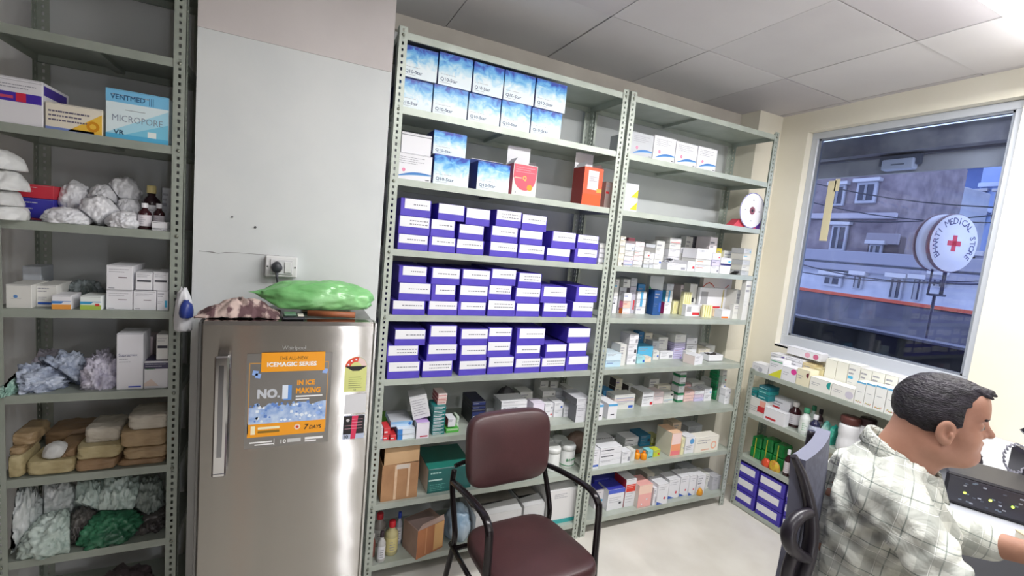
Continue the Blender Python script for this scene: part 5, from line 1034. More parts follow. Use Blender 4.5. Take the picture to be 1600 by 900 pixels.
# ZS[2]: brown wrapped packets
zb = ZS[2]; X, Y_ = cr(0, 600, 3.0)
BW = [noisy('b8a07c', '9c8463', 10, .5, 0, .25, 30, 'brown_wrap'), noisy('c9bd94', 'ab9c74', 10, .5, 0, .25, 30, 'straw_wrap'), noisy('a78a6a', '8d7254', 10, .5, 0, .25, 30, 'tan_wrap'), noisy('d3cdc0', 'b8b0a0', 10, .5, 0, .25, 30, 'pale_wrap')]
def packet(a, b, v0, v1, yy, mi, lab_, seed, d=.14):
    xa, xb = sx(X(a), yy, zb), sx(X(b), yy, zb); z1 = sz(Y_(v0), (xa+xb)/2, yy); z_0 = max(zb, sz(Y_(v1), (xa+xb)/2, yy))
    if v1 > 390: z_0 = zb
    bm = bmesh.new(); bmesh.ops.create_cube(bm, size=2); bmesh.ops.subdivide_edges(bm, edges=bm.edges[:], cuts=18, use_grid_fill=True)
    w, h = (xb-xa)/2, (z1-z_0)/2; vs = []
    for v in bm.verts:
        p = v.co; m8 = (abs(p.x)**7+abs(p.y)**7+abs(p.z)**7)**(1/7); q = p/m8
        n = noise.noise(q*2.2+Vector((seed*3, 0, 0)))*.10+.10*(1-2*abs(noise.noise(Vector((q.x*3, q.y*5, q.z*5))+Vector((seed, 3, 1)))))
        vs.append((q.x*w*(1+n*.5), q.y*d/2*(1+n*.5), h+q.z*h*(1+(n if q.z > -.2 else 0))))
    mb = MB(); mb.add(vs, [tuple(v.index for v in f.verts) for f in bm.faces], BW[mi], True); bm.free()
    e = mb.build('wrapped_packet', None, ((xa+xb)/2, yy+d/2, z_0+.0006)); tag(e, f"{lab_}, sixth tier of left rack", 'packet', 'brown wrapped packets on the left rack')
for i, a in enumerate([(-60, 108, 342, 415, .01, 1, 'straw-coloured wrapped packet, lowest at left end'), (-60, 112, 300, 342, .02, 0, 'brown wrapped packet, middle of left pile'), (-50, 160, 238, 300, .04, 0, 'brown wrapped packet, top of left pile'),
        (122, 345, 352, 420, .01, 1, 'long straw-coloured packet lying low, second pile'), (250, 350, 305, 352, .03, 2, 'tan wrapped packet with orange tint on second pile'), (205, 430, 222, 300, .17, 2, 'tan wrapped packet behind the white pouch'),
        (350, 545, 355, 402, .01, 2, 'tan wrapped packet, bottom of third pile'), (355, 562, 285, 354, .015, 1, 'bright straw-coloured packet on third pile'), (395, 558, 205, 284, .05, 3, 'greyish wrapped packet on top of third pile'),
        (545, 768, 352, 408, .02, 2, 'tan wrapped packet, lowest in right-hand pile'), (575, 780, 298, 352, .02, 0, 'brown wrapped packet, second in right-hand pile'), (560, 772, 218, 297, .02, 0, 'brown wrapped packet, third in right-hand pile'), (597, 785, 145, 217, .03, 3, 'pale wrapped packet, topmost in right-hand pile')]):
    packet(*a, seed=i+1)
o = lump(77, .034, .035, .05, .1, 5, PL2, 4).build('white_pouch', None, (sx(X(245), .02, zb), .05, sz(Y_(350), sx(X(245), .02, zb), .02))); tag(o, 'small white rounded pouch between the brown packets, left rack', 'pouch')
# ZS[1]: plastic carrier bags
zb = ZS[1]
GW = noisy('d5e4de', 'a9bdb4', 10, .25, 0, .5, 28, 'greenish_white_bag', lo=.3, hi=.7, spec=.7); WB = noisy('dfe3e4', 'b4bfbd', 9, .25, 0, .5, 28, 'white_carrier', lo=.3, hi=.7, spec=.7); GB = noisy('4c9a72', '24503c', 8, .3, 0, .5, 28, 'green_bag', lo=.3, hi=.7); DB = noisy('6c6a66', '3a3636', 8, .3, 0, .5, 28, 'dark_film')
for i, (a, b, v0, v1, yy, mt, lab_) in enumerate([(-40, 130, 535, 790, .02, WB, 'white carrier bag at left end'), (90, 320, 520, 700, .09, WB, 'crumpled whitish carrier bag, upper left centre'), (300, 500, 505, 720, .08, GW, 'white carrier bag, centre of heap'), (430, 620, 482, 660, .07, GW, 'rounded greenish white bag with teal lettering'), (590, 740, 505, 640, .10, noisy('9aa39c', '6f7a74', 9, .25, 0, .4, 28, 'translucent_grey'), 'grey translucent bag, right end'),
        (60, 330, 680, 840, -.015, GW, 'greenish white bag hanging over the shelf front'), (330, 620, 660, 790, .0, GB, 'green bag with white print, low in front'), (285, 420, 640, 740, .03, DB, 'dark brownish film between the bags'), (600, 780, 640, 770, .05, DB, 'dark film bag at lower right')]):
    y = yy; xa, xb = sx(X(a), y, zb), sx(X(b), y, zb); zt = sz(Y_(v0), (xa+xb)/2, y); zl = max(zb, sz(Y_(v1), (xa+xb)/2, y)-.01)
    o = lump(120+i, (xb-xa)/2*1.05, .075, max(.05, zt-zl), .24, 8, mt, 5, .35, fine=.45).build('carrier_bag', None, ((xa+xb)/2, y+.08, zl+.0006)); tag(o, f"{lab_}, seventh tier of left rack", 'bag', 'carrier bags on the left rack')
o = lump(140, .10, .08, .10, .25, 8, noisy('7c6c70', '4c4246', 9, .3, 0, .5, 28, 'murky_film'), 4).build('carrier_bag', None, (-.55, .15, ZS[0])); tag(o, 'murky bag low on the bottom tier of the left rack', 'bag')
# ================================================================= LOW RACK CONTENTS (cartons face -x)
zb = ZR[3]; X, Y_ = cr(1130, 520, 5.0)
def W3(a, b, tops, xf=2.985, d=.09, **k): return stack(WR, 'top', zb, X(a), X(b), [Y_(t) for t in tops], y=xf, d=d, plane='x', **k)
def dotp(col, half=False, u=.3, v=.7):
    def f(mb, w, h, y):
        mb.disc(w*u, h*v, min(h*.28, w*.2), y-.0002, mat(col, .45), 20, a0=math.pi/2 if half else 0, a1=(math.pi*1.5 if half else 2*math.pi)); P_lines(mb, w, h, y, .1, .6, .5, 2, h*.15, h*.04, PALEINK, random.Random(1))
    return f
W3(222, 343, [222], mats=WHITE, prints=dotp('b9b9c4', u=.05, v=.3), desc='=white carton with grey oval at the far end of the window rack top')
W3(348, 448, [192], mats=WHITE, prints=lambda mb, w, h, y: [P_rect(mb, w, h, y, .03, .85, .97, .9, mat('4faa78', .5)), mb.poly([(-w/2+.001, y, .001), (w/2-.001, y, .001), (w/2-.001, y, h*.55)], mat('d8d83a', .5)), P_lines(mb, w, h, y, .1, .7, .7, 2, h*.1, h*.03, PALEINK, random.Random(1))], desc='=white carton with yellow triangle and green line, window rack top', side=mat('dfe9df', .5))
W3(450, 558, [252], mats=WHITE, prints=dotp('e0449a', u=.33, v=.75), desc='=white carton with magenta dot, window rack top')
W3(562, 663, [270], mats=mat('e9e2c6', .5), prints=dotp('6e2c3a', True, u=.42, v=.7), desc='=cream carton with dark maroon half disc, window rack top')
W3(667, 833, [335], mats=mat('ecebe4', .5), prints=dotp('2a9c96', True, u=.46, v=.65), desc='=long white carton with teal half disc, window rack top')
W3(836, 1012, [388], mats=mat('ecebe6', .5), prints=dotp('cfcad8', u=.3, v=.45), desc='=long white carton with faint grey oval, window rack top')
FLW = mat('f0f1ee', .5)
def milk(mb, w, h, y):
    P_rect(mb, w, h, y, 0, .93, 1, 1, mat('6cb7e4', .4)); r = random.Random(int(w*1e5))
    for k in range(9): mb.disc(-w*.3+w*.07*k, h*(.10+.06*r.random()), w*.05, y-.0002-.00005*k, mat(['e0602a', 'd8c02f', '5fa84a', 'c03a4a'][k % 4], .5), 8)
    P_rect(mb, w, h, y, .2, .55, .7, .57, PALEINK)
for i, (a, b, t) in enumerate([(1016, 1086, 372), (1089, 1160, 388), (1164, 1248, 405), (1252, 1338, 430), (1342, 1420, 450)]): W3(a, b, [t], mats=FLW, prints=milk, desc='blue-topped white carton with flowers')
def plus(mb, w, h, y): P_rect(mb, w, h, y, .08, .30, .92, .33, SEAM); mb.box((-w*.1, y, h*.1), (w*.05, y+.0003, h*.2), INK); mb.box((w*.12, y, h*.12), (w*.2, y+.0003, h*.18), INK)
# second depth row standing behind
def W3b(a, b, tops, **k): k.setdefault('xf', 3.085); return W3(a, b, tops, row='back', **k)
W3b(690, 762, [270], mats=mat('dfd3a4', .5), desc='small buff carton behind'); W3b(768, 850, [195], mats=mat('ecebdf', .5), prints=plus, desc='tall ivory carton behind'); W3b(853, 938, [215], mats=mat('ecebdf', .5), prints=plus, desc='tall ivory carton behind'); W3b(942, 1030, [235], mats=mat('e8e8e2', .5), desc='tall ivory carton behind')
W3b(600, 688, [228], mats=mat('d8c79a', .5), desc='small buff carton behind'); W3b(470, 596, [205, 180], mats=WHITE, desc='flat white carton behind'); W3b(350, 465, [172, 150], mats=WHITE, desc='flat white carton behind')
for i, (a, b, t) in enumerate([(1035, 1120, 270), (1124, 1220, 292), (1224, 1320, 318)]): W3b(a, b, [t], mats=mat('e9e9df', .5), top=mat('e6e1f0', .5), desc='lilac-topped ivory carton')
W3b(1324, 1400, [345], mats=WHITE, desc='white carton behind'); W3b(1403, 1490, [362], mats=WHITE, desc='white carton behind'); W3b(1493, 1580, [385], mats=WHITE, desc='white carton behind')
zt = sz(Y_(205), 3.085, sy(X(470), 3.085, zb))
z_ = ZR[3]+.155
p0, p1 = sy(X(490), 3.10, z_), sy(X(752), 3.10, z_)
mb = carton('c', p0-p1, .052, .075, WHITE, lambda mb, w, h, y: [mb.disc(w*.12, h*.45, h*.33, y, mat('e6a9bd', .5), 18), mb.disc(w*.36, h*.45, h*.33, y, mat('cf6a90', .5), 18)])
e = mb.build('medicine_carton', None, (3.145, (p0+p1)/2, z_), math.radians(-90)); tag(e, 'long white carton with two pink discs on top of the flat cartons, window rack', 'carton')
# second shelf
zb = ZR[2]
def W2(a, b, tops, xf=2.985, d=.1, **k): return stack(WR, 'second', zb, X(a), X(b), [Y_(t) for t in tops], y=xf, d=d, plane='x', **k)
W2(192, 348, [490], mats=OFFW, d=.11, prints=lambda mb, w, h, y: [P_rect(mb, w, h, y, .55, .28, 1, .62, mat('c43038', .5)), P_rect(mb, w, h, y, .65, .62, 1, .95, mat('e9a898', .5)), P_lines(mb, w, h, y, .05, .5, .6, 3, h*.12, h*.03, PALEINK, random.Random(1))], desc='=white carton with red blocks under the teal boxes, window rack')
zt = sz(Y_(490), 2.985, sy(X(192), 2.985, zb))+.001
W2(205, 262, [455, 425], base=zt, xf=3.0, mats=mat('1f8a8c', .4), desc='teal carton', d=.1); W2(265, 350, [462, 432, 402], base=zt, xf=2.99, mats=[mat('1a7f86', .4), mat('238f8f', .4), mat('176a78', .4)], desc='teal carton', d=.1, prints=lambda mb, w, h, y: P_rect(mb, w, h, y, .1, .3, .7, .5, mat('9ccfcf', .5)))
W2(310, 470, [570], xf=2.980, d=.05, mats=WHITE, prints=lambda mb, w, h, y: P_rect(mb, w, h, y, .1, .15, .6, .3, mat('c8303a', .5)), desc='=low white carton with red line in front, window rack second shelf')
W2(352, 500, [490], xf=3.06, mats=WHITE, side=GREYW, desc='=square white carton beside the amber bottle, window rack')
def rb(lab_, uL, uR, vt, xf, zsh, body, cap, labm, grp, name='syrup_bottle', li=None, **k):
    y0, y1 = sy(uL, xf, zsh), sy(uR, xf, zsh); r = abs(y0-y1)/2; yc = (y0+y1)/2; h = sz(vt, xf, yc)-zsh
    e = small_bottle(name, lab_, (xf+r, yc, zsh), r, h, body, cap, labm, group=grp, labelm=li, **k); e.rotation_euler = (0, 0, math.radians(-60)); return e
rb('amber bottle with clear cap and white label, window rack second shelf', X(475), X(560), Y_(545), 3.045, zb, AMB, mat('d8d4d2', .3), mat('dad6dc', .5), 'amber syrup bottles on the window rack')
rb('white and green bottle with green cap beside the amber bottle', X(563), X(640), Y_(592), 2.99, zb, mat('dfe6e2', .35), mat('3f8f6a', .4), mat('e6ece8', .5), None, li=GREEN, capr=.55)
rb('small dark bottle with blue-based label, right of the green-capped bottle', X(640), X(712), Y_(645), 2.985, zb, mat('2a2a48', .15), mat('e0e0e4', .4), mat('c8d0e6', .5), None)
rb('bottle with green cap at the back, window rack second shelf', X(640), X(692), Y_(572), 3.10, zb, mat('b9c9c0', .35), mat('2f7f5a', .4), mat('dfe6e2', .5), None, capr=.6)
rb('bottle with dark cap at the back, right of green-capped one', X(700), X(745), Y_(600), 3.10, zb, mat('3a2a30', .2), mat('241c24', .4), mat('8f8a92', .5), None, capr=.6)
for i, (a, b, v, mt, lab_) in enumerate([(700, 780, 700, noisy('5fb0a2', 'cfd6d6', 12, .2, 0, .4, 30, 'teal_film'), 'left'), (775, 850, 735, noisy('1f8f80', '5fc0a8', 12, .2, 0, .4, 30, 'green_film'), 'right')]):
    ya, yb = sy(X(a), 3.0, zb), sy(X(b), 3.0, zb); h = sz(Y_(v), 3.0, (ya+yb)/2)-zb
    o = lump(160+i, .045, abs(ya-yb)/2, max(.05, h), .18, 8, mt, 4).build('film_packet', None, (3.055, (ya+yb)/2, zb)); tag(o, f"teal and clear film packet, {lab_} of two beside the big white jars", 'packet', 'teal film packets')
def bigjar(lab_, uL, uR, vt, lid, xf, kk):
    y0, y1 = sy(uL, xf, zb+.05), sy(uR, xf, zb+.05); r = abs(y0-y1)/2; h = sz(vt, xf+r, (y0+y1)/2)-zb
    e = empty('lidded_jar', (xf+r, (y0+y1)/2, zb), math.radians(-62)); tag(e, lab_, 'jar', 'big white jars on the window rack'); m = MB()
    m.lathe([(r*.92, 0), (r, .006), (r, h*.28), (r*.93, h*.36), (r*.93, h*.44), (r, h*.52), (r, h*.72), (r*.9, h*.80)], mat('e9e9ec', .35), n=28); m.build('jar_body', e)
    m = MB(); m.lathe([(r*.95, h*.80), (r*.97, h*.82), (r*.97, h*.97), (r*.9, h)], lid, n=28); m.build('lid', e); m = MB()
    if kk:
        for k in range(5): t = math.radians(90+72*k); m.quad([(.004*math.cos(t+1.57), -r*1.004, h*.62+.004*math.sin(t+1.57)), (.004*math.cos(t-1.57), -r*1.004, h*.62+.004*math.sin(t-1.57)), (.003*math.cos(t-1.2)+.02*math.cos(t), -r*1.004, h*.62+.02*math.sin(t)), (.003*math.cos(t+1.2)+.02*math.cos(t), -r*1.004, h*.62+.02*math.sin(t))], BLACK)
        m.build('star_print', e); m = MB(); m.disc(r*.1, h*.25, r*.28, -r*1.003, mat('e88a4a', .5), 14)
    else: m.box((r*.2, -r*1.0, h*.15), (r*.25, -r*.94, h*.17), INK)
    m.build('print', e)
bigjar('big white jar with brown lid, left of the two on the window rack', X(852), X(1000), Y_(655), mat('5a3430', .35), 2.985, False)
bigjar('big white jar with dark lid and black star, window rack', X(1003), X(1130), Y_(668), mat('3a2426', .35), 3.05, True)
m = MB(); y0, y1 = sy(1366, 3.0, zb), sy(1420, 3.0, zb); m.box((3.0, y1, zb), (3.18, y0, zb+.155), mat('2b2f36', .4, name='dark_case'), .003); m.box((2.999, y1, zb+.155), (3.18, y0, zb+.165), mat('c2ccd4', .4), .001); m.box((2.9992, y1+.01, zb+.12), (3.0, y0-.01, zb+.13), mat('7f9aa4', .4)); tag(m.build('dark_case'), 'dark case with pale grey lid on the window rack behind the man', 'case')
# third shelf
zb = ZR[1]; X, Y_ = cr(1130, 650, 4.5)
GWR = noisy('1f8f45', '0f6a30', 14, .25, 0, .2, 30, 'green_wrapper')
for i, (a, b, v, lab_) in enumerate([(178, 245, 150, 'left'), (250, 322, 165, 'middle'), (326, 400, 205, 'right')]):
    ya, yb = sy(X(a), 3.03, zb), sy(X(b), 3.03, zb); h = sz(Y_(v), 3.03, (ya+yb)/2)-zb
    mb = MB(); mb.box((-.05, -abs(ya-yb)/2, 0), (.05, abs(ya-yb)/2, h*.48), GWR, .006); mb.box((-.048, -abs(ya-yb)/2+.002, h*.49), (.05, abs(ya-yb)/2-.002, h), GWR, .008); mb.box((-.052, -.002, .002), (-.0495, .004, h*.97), mat('b9b43a', .4))
    tag(mb.build('green_packet', None, (3.085, (ya+yb)/2, zb)), f"shiny green two-layer packet, {lab_} of three on window rack third shelf", 'packet', 'shiny green packets')
for i, (a, b, v, c_, lab_) in enumerate([(255, 315, 270, 'd8502f', 'small red-orange round packet'), (300, 378, 280, 'c9b23a', 'small yellow round packet')]):
    ya, yb = sy(X(a), 2.985, zb), sy(X(b), 2.985, zb); h = sz(Y_(v), 2.985, (ya+yb)/2)-zb
    o = lump(170+i, .022, abs(ya-yb)/2, max(.035, h*.62), .08, 5, noisy(c_, 'b5482c', 30, .3, 0, .1, 30, 'sweet_wrap'), 4, .3).build('round_packet', None, (3.008, (ya+yb)/2, zb)); tag(o, f"{lab_} before the green packets, window rack third shelf", 'packet')
rb('tall amber bottle with white cap, left of two, window rack third shelf', X(405), X(445), Y_(240), 3.0, zb, AMB, WHITE, mat('cfc8cc', .5), 'amber syrup bottles on the window rack')
rb('amber bottle with white cap, right of two, by the office chair', X(448), X(488), Y_(262), 2.99, zb, AMB, WHITE, mat('cfc8cc', .5), 'amber syrup bottles on the window rack')
# purple bins at the bottom
PB2 = noisy('4d3fb4', '4033a2', 14, .5, 0, .04, 50, 'purple_card_deep')
for c_, (u0, u1) in enumerate([(1148, 1182), (1184.5, 1223), (1226, 1262)]):
    xf = 2.985; y0, y1 = sy(u0, xf, .2), sy(u1, xf, .2); w = y0-y1-.003; z = ZR[0]
    for r_ in range(3):
        h = .098; e = empty('purple_box', (xf, (y0+y1)/2, z)); e.rotation_euler = (0, 0, math.radians(-90)); tag(e, f"deep purple box with white label, {['left', 'middle', 'right'][c_]} column, {['bottom', 'middle', 'top'][r_]} row, under the window rack", 'box', 'purple boxes on the bottom shelf of the window rack')
        mb = MB(); mb.box((-w/2, 0, 0), (w/2, .19, h-.004), PB2, .0015); mb.build('box_body', e)
        mb = MB(); mb.box((-w*.47, -.0012, h*.32), (w*.36, -.0002, h*.80), LABELW); mb.build('paper_label', e); z += h
# extra column hidden partly by the chair
# ================================================================= FRIDGE
FX0, FX1, FYF, FZ = -.222, .334, -.38, 1.385
e = fr = empty('refrigerator', ((FX0+FX1)/2, -.02, 0)); tag(e, 'single-door stainless steel refrigerator with yellow ice poster on its door', 'refrigerator')
fw_ = (FX1-FX0)/2
def brushed():
    """steel with fine horizontal brushing: the facets tilt up and down only, so lights smear into vertical streaks"""
    g = bpy.data.materials.new('brushed_steel_door'); g.use_nodes = True; t, b = nm(g); N = t.nodes; L = t.links
    b.inputs['Metallic'].default_value = 1; b.inputs['Roughness'].default_value = .09; b.inputs['Base Color'].default_value = lin('aaa7a2')
    tc = N.new('ShaderNodeTexCoord'); geo = N.new('ShaderNodeNewGeometry')
    w1 = N.new('ShaderNodeTexWhiteNoise'); w1.noise_dimensions = '3D'; L.new(tc.outputs['Object'], w1.inputs['Vector'])
    sp = N.new('ShaderNodeSeparateColor'); L.new(w1.outputs['Color'], sp.inputs[0])
    a = N.new('ShaderNodeMath'); a.operation = 'ADD'; L.new(sp.outputs[0], a.inputs[0]); L.new(sp.outputs[1], a.inputs[1])
    a2 = N.new('ShaderNodeMath'); a2.operation = 'MULTIPLY_ADD'; a2.inputs[1].default_value = .55; a2.inputs[2].default_value = -.55; L.new(a.outputs[0], a2.inputs[0])
    n2 = N.new('ShaderNodeTexNoise'); n2.inputs['Scale'].default_value = 7; n2.inputs['Detail'].default_value = 2
    mp = N.new('ShaderNodeMapping'); mp.inputs['Scale'].default_value = (.6, .6, 1); L.new(tc.outputs['Object'], mp.inputs[0]); L.new(mp.outputs[0], n2.inputs['Vector'])
    a3 = N.new('ShaderNodeMath'); a3.operation = 'MULTIPLY_ADD'; a3.inputs[1].default_value = .026; a3.inputs[2].default_value = -.013; L.new(n2.outputs['Fac'], a3.inputs[0])
    cb = N.new('ShaderNodeCombineXYZ'); L.new(a3.outputs[0], cb.inputs[0]); L.new(a2.outputs[0], cb.inputs[2])
    ad = N.new('ShaderNodeVectorMath'); ad.operation = 'ADD'; L.new(geo.outputs['Normal'], ad.inputs[0]); L.new(cb.outputs[0], ad.inputs[1])
    no = N.new('ShaderNodeVectorMath'); no.operation = 'NORMALIZE'; L.new(ad.outputs[0], no.inputs[0]); L.new(no.outputs[0], b.inputs['Normal']); return g
BR = brushed(); GYF = mat('8a8a88', .4, .5, name='fridge_cabinet')
m = MB(); m.box((-fw_+.004, -.305, .06), (fw_-.004, .0, FZ-.004), GYF, .004); m.build('cabinet', e)
def at_f(u, v): q = hit(u, v, 1, FYF-.001); return q[0]-(FX0+FX1)/2, q[2]
yD = FYF+.02
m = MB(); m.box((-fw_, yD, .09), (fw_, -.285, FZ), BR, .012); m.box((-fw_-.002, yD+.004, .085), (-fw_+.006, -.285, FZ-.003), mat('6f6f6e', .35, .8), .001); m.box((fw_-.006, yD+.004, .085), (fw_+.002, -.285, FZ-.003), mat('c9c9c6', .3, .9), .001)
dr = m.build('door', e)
m = MB(); m.box((-fw_+.02, -.29, .0), (fw_-.02, -.02, .06), mat('3a3a3c', .6)); m.build('plinth', e)
chrome = mat('d5d6d8', .12, 1, name='chrome')
a = at_f(338, 552); b = at_f(358, 735); hx = (a[0]+at_f(362, 552)[0])/2; zt_, zb_ = a[1], b[1]
m = MB(); m.box((hx-.021, yD-.045, zb_), (hx+.019, yD-.030, zt_), chrome, .005); m.box((hx-.018, yD-.031, zt_-.05), (hx+.016, yD+.001, zt_-.006), chrome, .003); m.box((hx-.018, yD-.031, zb_+.006), (hx+.016, yD+.001, zb_+.05), chrome, .003)
m.box((hx-.008, yD-.0465, zb_+.07), (hx+.006, yD-.0448, zt_-.03), mat('8f9196', .15, 1), .0006); m.box((hx-.0212, yD-.0455, zb_+.012), (hx+.0192, yD-.0449, zb_+.014), INK); tag(m.build('handle', dr), 'chrome bar handle')
# badge
a = at_f(441, 543); m = MB(); put_text(m, 'Whirlpool', a[0], a[1]-.008, .014, yD-.0008, mat('b9b9b6', .3, .8), w=.075); tag(m.build('badge', dr), 'faint metal maker badge')
# poster
PA, PB_ = at_f(386, 552), at_f(512, 690); px0, px1, pz1, pz0 = PA[0], PB_[0], PA[1]-.002, PB_[1]
yp = yD-.0012; W_, H_ = px1-px0, pz1-pz0
PF = lambda u, v: (px0+u*W_, pz0+v*H_)
m = MB(); AMBR = mat('f2a11a', .35, name='amber_print')
m.box((px0, yp, pz0), (px1, yD+.0002, pz1), noisy('8f8c88', '777572', 3, .3, .45, name='grey_poster_film'))
def prect(u0, v0, u1, v1, mm, dy=0): m.quad([(px0+u0*W_, yp-.0002-dy, pz0+v0*H_), (px0+u1*W_, yp-.0002-dy, pz0+v0*H_), (px0+u1*W_, yp-.0002-dy, pz0+v1*H_), (px0+u0*W_, yp-.0002-dy, pz0+v1*H_)], mm)
for a in ((.03, .16, .04, .90), (.95, .16, .96, .90), (.03, .895, .96, .905)): prect(a[0], a[1], a[2], a[3], mat('c9954a', .4))
ice = noisy('cfe0f6', '6f97d8', 30, .25, 0, .1, 60, 'ice_print', lo=.3, hi=.7)
vs = []; r_ = random.Random(4)
topz = [.43+.05*r_.random() for _ in range(25)]
for k in range(24): m.quad([(px0+(.04+.91*k/24)*W_, yp-.0003, pz0+.26*H_), (px0+(.04+.91*(k+1)/24)*W_, yp-.0003, pz0+.26*H_), (px0+(.04+.91*(k+1)/24)*W_, yp-.0003, pz0+topz[k+1]*H_), (px0+(.04+.91*k/24)*W_, yp-.0003, pz0+topz[k]*H_)], ice)
for k in range(60):
    cx_, cz_ = .06+.87*r_.random(), .28+.19*r_.random(); s_ = r_.uniform(.012, .03); a_ = r_.uniform(0, 1.5); mm = [mat('e6f0fc', .3), mat('8fb2ea', .3), mat('5f86cf', .3)][k % 3]
    m.quad([(px0+cx_*W_+s_*W_*math.cos(a_+j*math.pi/2), yp-.0004-.00002*(k % 5), pz0+cz_*H_+s_*W_*math.sin(a_+j*math.pi/2)) for j in range(4)], mm)
prect(.03, .12, .95, .27, AMBR); 
for j, (cx_, cz_) in enumerate(((.10, .80), (.92, .80), (.13, .77))): m.quad([(px0+cx_*W_+.012*math.cos(.6+k*math.pi/2), yp-.0004, pz0+cz_*H_+.012*math.sin(.6+k*math.pi/2)) for k in range(4)], mat('8fb0ea', .3))
wt = mat('f2f2f2', .4); 
def pt_(s_, u, v, h, mm, w=None, bold=.06, sl=0, dy=.0006): x_, z_ = PF(u, v); put_text(m, s_, x_, z_, h, yp-dy, mm, w=w, bold=bold, slant=sl)
pt_('NO.', .13, .53, .030, mat('c6cad2', .4), w=.066, bold=.12); pt_('1', .43, .50, .047, mat('5f93d8', .4), w=.018, bold=.16); pt_('1', .415, .515, .047, mat('dfe9f6', .4), w=.014, bold=.08, dy=.0009)
pt_('IN ICE', .585, .655, .017, AMBR, w=.056, bold=.1); pt_('MAKING', .575, .565, .019, AMBR, w=.078, bold=.1)
prect(.575, .525, .90, .540, wt); prect(.575, .495, .74, .508, wt)
pt_('7', .69, .165, .019, mat('43301c', .5), w=.011, sl=.2); pt_('DAYS', .755, .165, .013, mat('43301c', .5), w=.038, sl=.2)
m.disc(px0+.61*W_, pz0+.20*H_, .010, yp-.0005, mat('f4d9c8', .4), 20); m.disc(px0+.61*W_, pz0+.20*H_, .005, yp-.0007, mat('d0402f', .4), 16)
prect(.07, .15, .12, .24, mat('f6ecc8', .4), .0003); prect(.15, .20, .40, .225, mat('f6ecc8', .4), .0003); prect(.15, .16, .40, .185, mat('8a6a1c', .4), .0003)
prect(.06, .055, .32, .07, wt, .0003); prect(.12, .03, .34, .042, wt, .0003); prect(.34, .02, .345, .09, wt, .0003); pt_('10', .42, .03, .014, wt, w=.016); prect(.50, .035, .66, .075, mat('c9c9c9', .4), .0003); prect(.71, .05, .93, .075, wt, .0003); prect(.71, .025, .85, .04, wt, .0003)
tag(m.build('poster', dr), 'translucent poster with amber bands and ice cubes')
a, b = at_f(409, 551), at_f(505, 578); m = MB(); m.box((a[0], yp-.0014, b[1]), (b[0]+.004, yp-.0008, a[1]-.0), AMBR)
put_text(m, 'THE ALL-NEW', a[0]+.055, a[1]-.026, .012, yp-.0016, mat('5a3d12', .5), w=.09); put_text(m, 'ICEMAGIC SERIES', a[0]+.018, a[1]-.050, .0145, yp-.0016, wt, w=.155, bold=.1); tag(m.build('header_sticker', dr), 'amber header sticker reading THE ALL-NEW ICEMAGIC SERIES')
# energy label
a, b = at_f(540, 558), at_f(571, 611); cx_ = (a[0]+b[0])/2; w2 = (b[0]-a[0])/2; m = MB(); lime = mat('d5d98a', .45, name='label_lime')
m.quad([(cx_-w2, yp, b[1]), (cx_+w2, yp, b[1]), (cx_+w2, yp, a[1]-w2), (cx_-w2, yp, a[1]-w2)], lime); m.disc(cx_, a[1]-w2, w2, yp, lime, 24, a0=0, a1=math.pi)
m.disc(cx_, a[1]-w2, w2*.98, yp-.0002, mat('e0503c', .4), 20, r2=w2*.5, a0=math.radians(75), a1=math.pi); m.disc(cx_, a[1]-w2, w2*.98, yp-.0002, mat('e6c9c4', .4), 12, r2=w2*.5, a0=0, a1=math.radians(75))
for t_ in (160, 125, 92): m.disc(cx_+w2*.74*math.cos(math.radians(t_)), a[1]-w2+w2*.74*math.sin(math.radians(t_)), .0038, yp-.0004, WHITE, 5)
zc_ = a[1]-w2; m.poly([(cx_-w2*.98, yp-.0003, zc_+.003), (cx_-w2*.3, yp-.0003, zc_-.014), (cx_+w2*.3, yp-.0003, zc_-.014), (cx_+w2*.98, yp-.0003, zc_+.003), (cx_+w2*.9, yp-.0003, zc_-.004+.008), (cx_-w2*.9, yp-.0003, zc_-.004+.008)], BLACK)
for q in range(6): m.quad([(cx_-w2*.6, yp-.0003, b[1]+.015+q*.008), (cx_+w2*(.6-.1*(q % 2)), yp-.0003, b[1]+.015+q*.008), (cx_+w2*(.6-.1*(q % 2)), yp-.0003, b[1]+.0165+q*.008), (cx_-w2*.6, yp-.0003, b[1]+.0165+q*.008)], mat('6f7a4a', .5))
m.disc(cx_, b[1]+.008, .004, yp-.0003, mat('5a6a4a', .5), 12, r2=.0028); tag(m.build('energy_label', dr), 'yellow-green energy label with red star arc')
a, b = at_f(539.5, 616), at_f(571, 645); m = MB(); m.quad([(a[0], yp, b[1]), (b[0], yp, b[1]+.002), (b[0], yp, a[1]), (a[0], yp, a[1]-.003)], mat('d5d6da', .45)); tag(m.build('white_sticker', dr), 'plain pale grey sticker')
a, b = at_f(537, 650), at_f(568, 684); m = MB(); x0_, x1_, z0_, z1_ = a[0], b[0], b[1], a[1]
m.quad([(x0_, yp, z0_), (x1_, yp, z0_), (x1_, yp, z1_), (x0_, yp, z1_)], mat('b9c3dc', .4)); m.quad([(x0_+.001, yp-.0002, z0_+.020), (x1_-.001, yp-.0002, z0_+.020), (x1_-.001, yp-.0002, z1_-.002), (x0_+.001, yp-.0002, z1_-.002)], mat('17141c', .4))
m.quad([(x0_+.028, yp-.0003, z0_), (x0_+.045, yp-.0003, z0_), (x0_+.052, yp-.0003, z1_-.002), (x0_+.030, yp-.0003, z1_-.002)], mat('d8305a', .4)); m.disc(x0_+.016, z1_-.018, .006, yp-.0004, mat('cfc9cf', .4), 14)
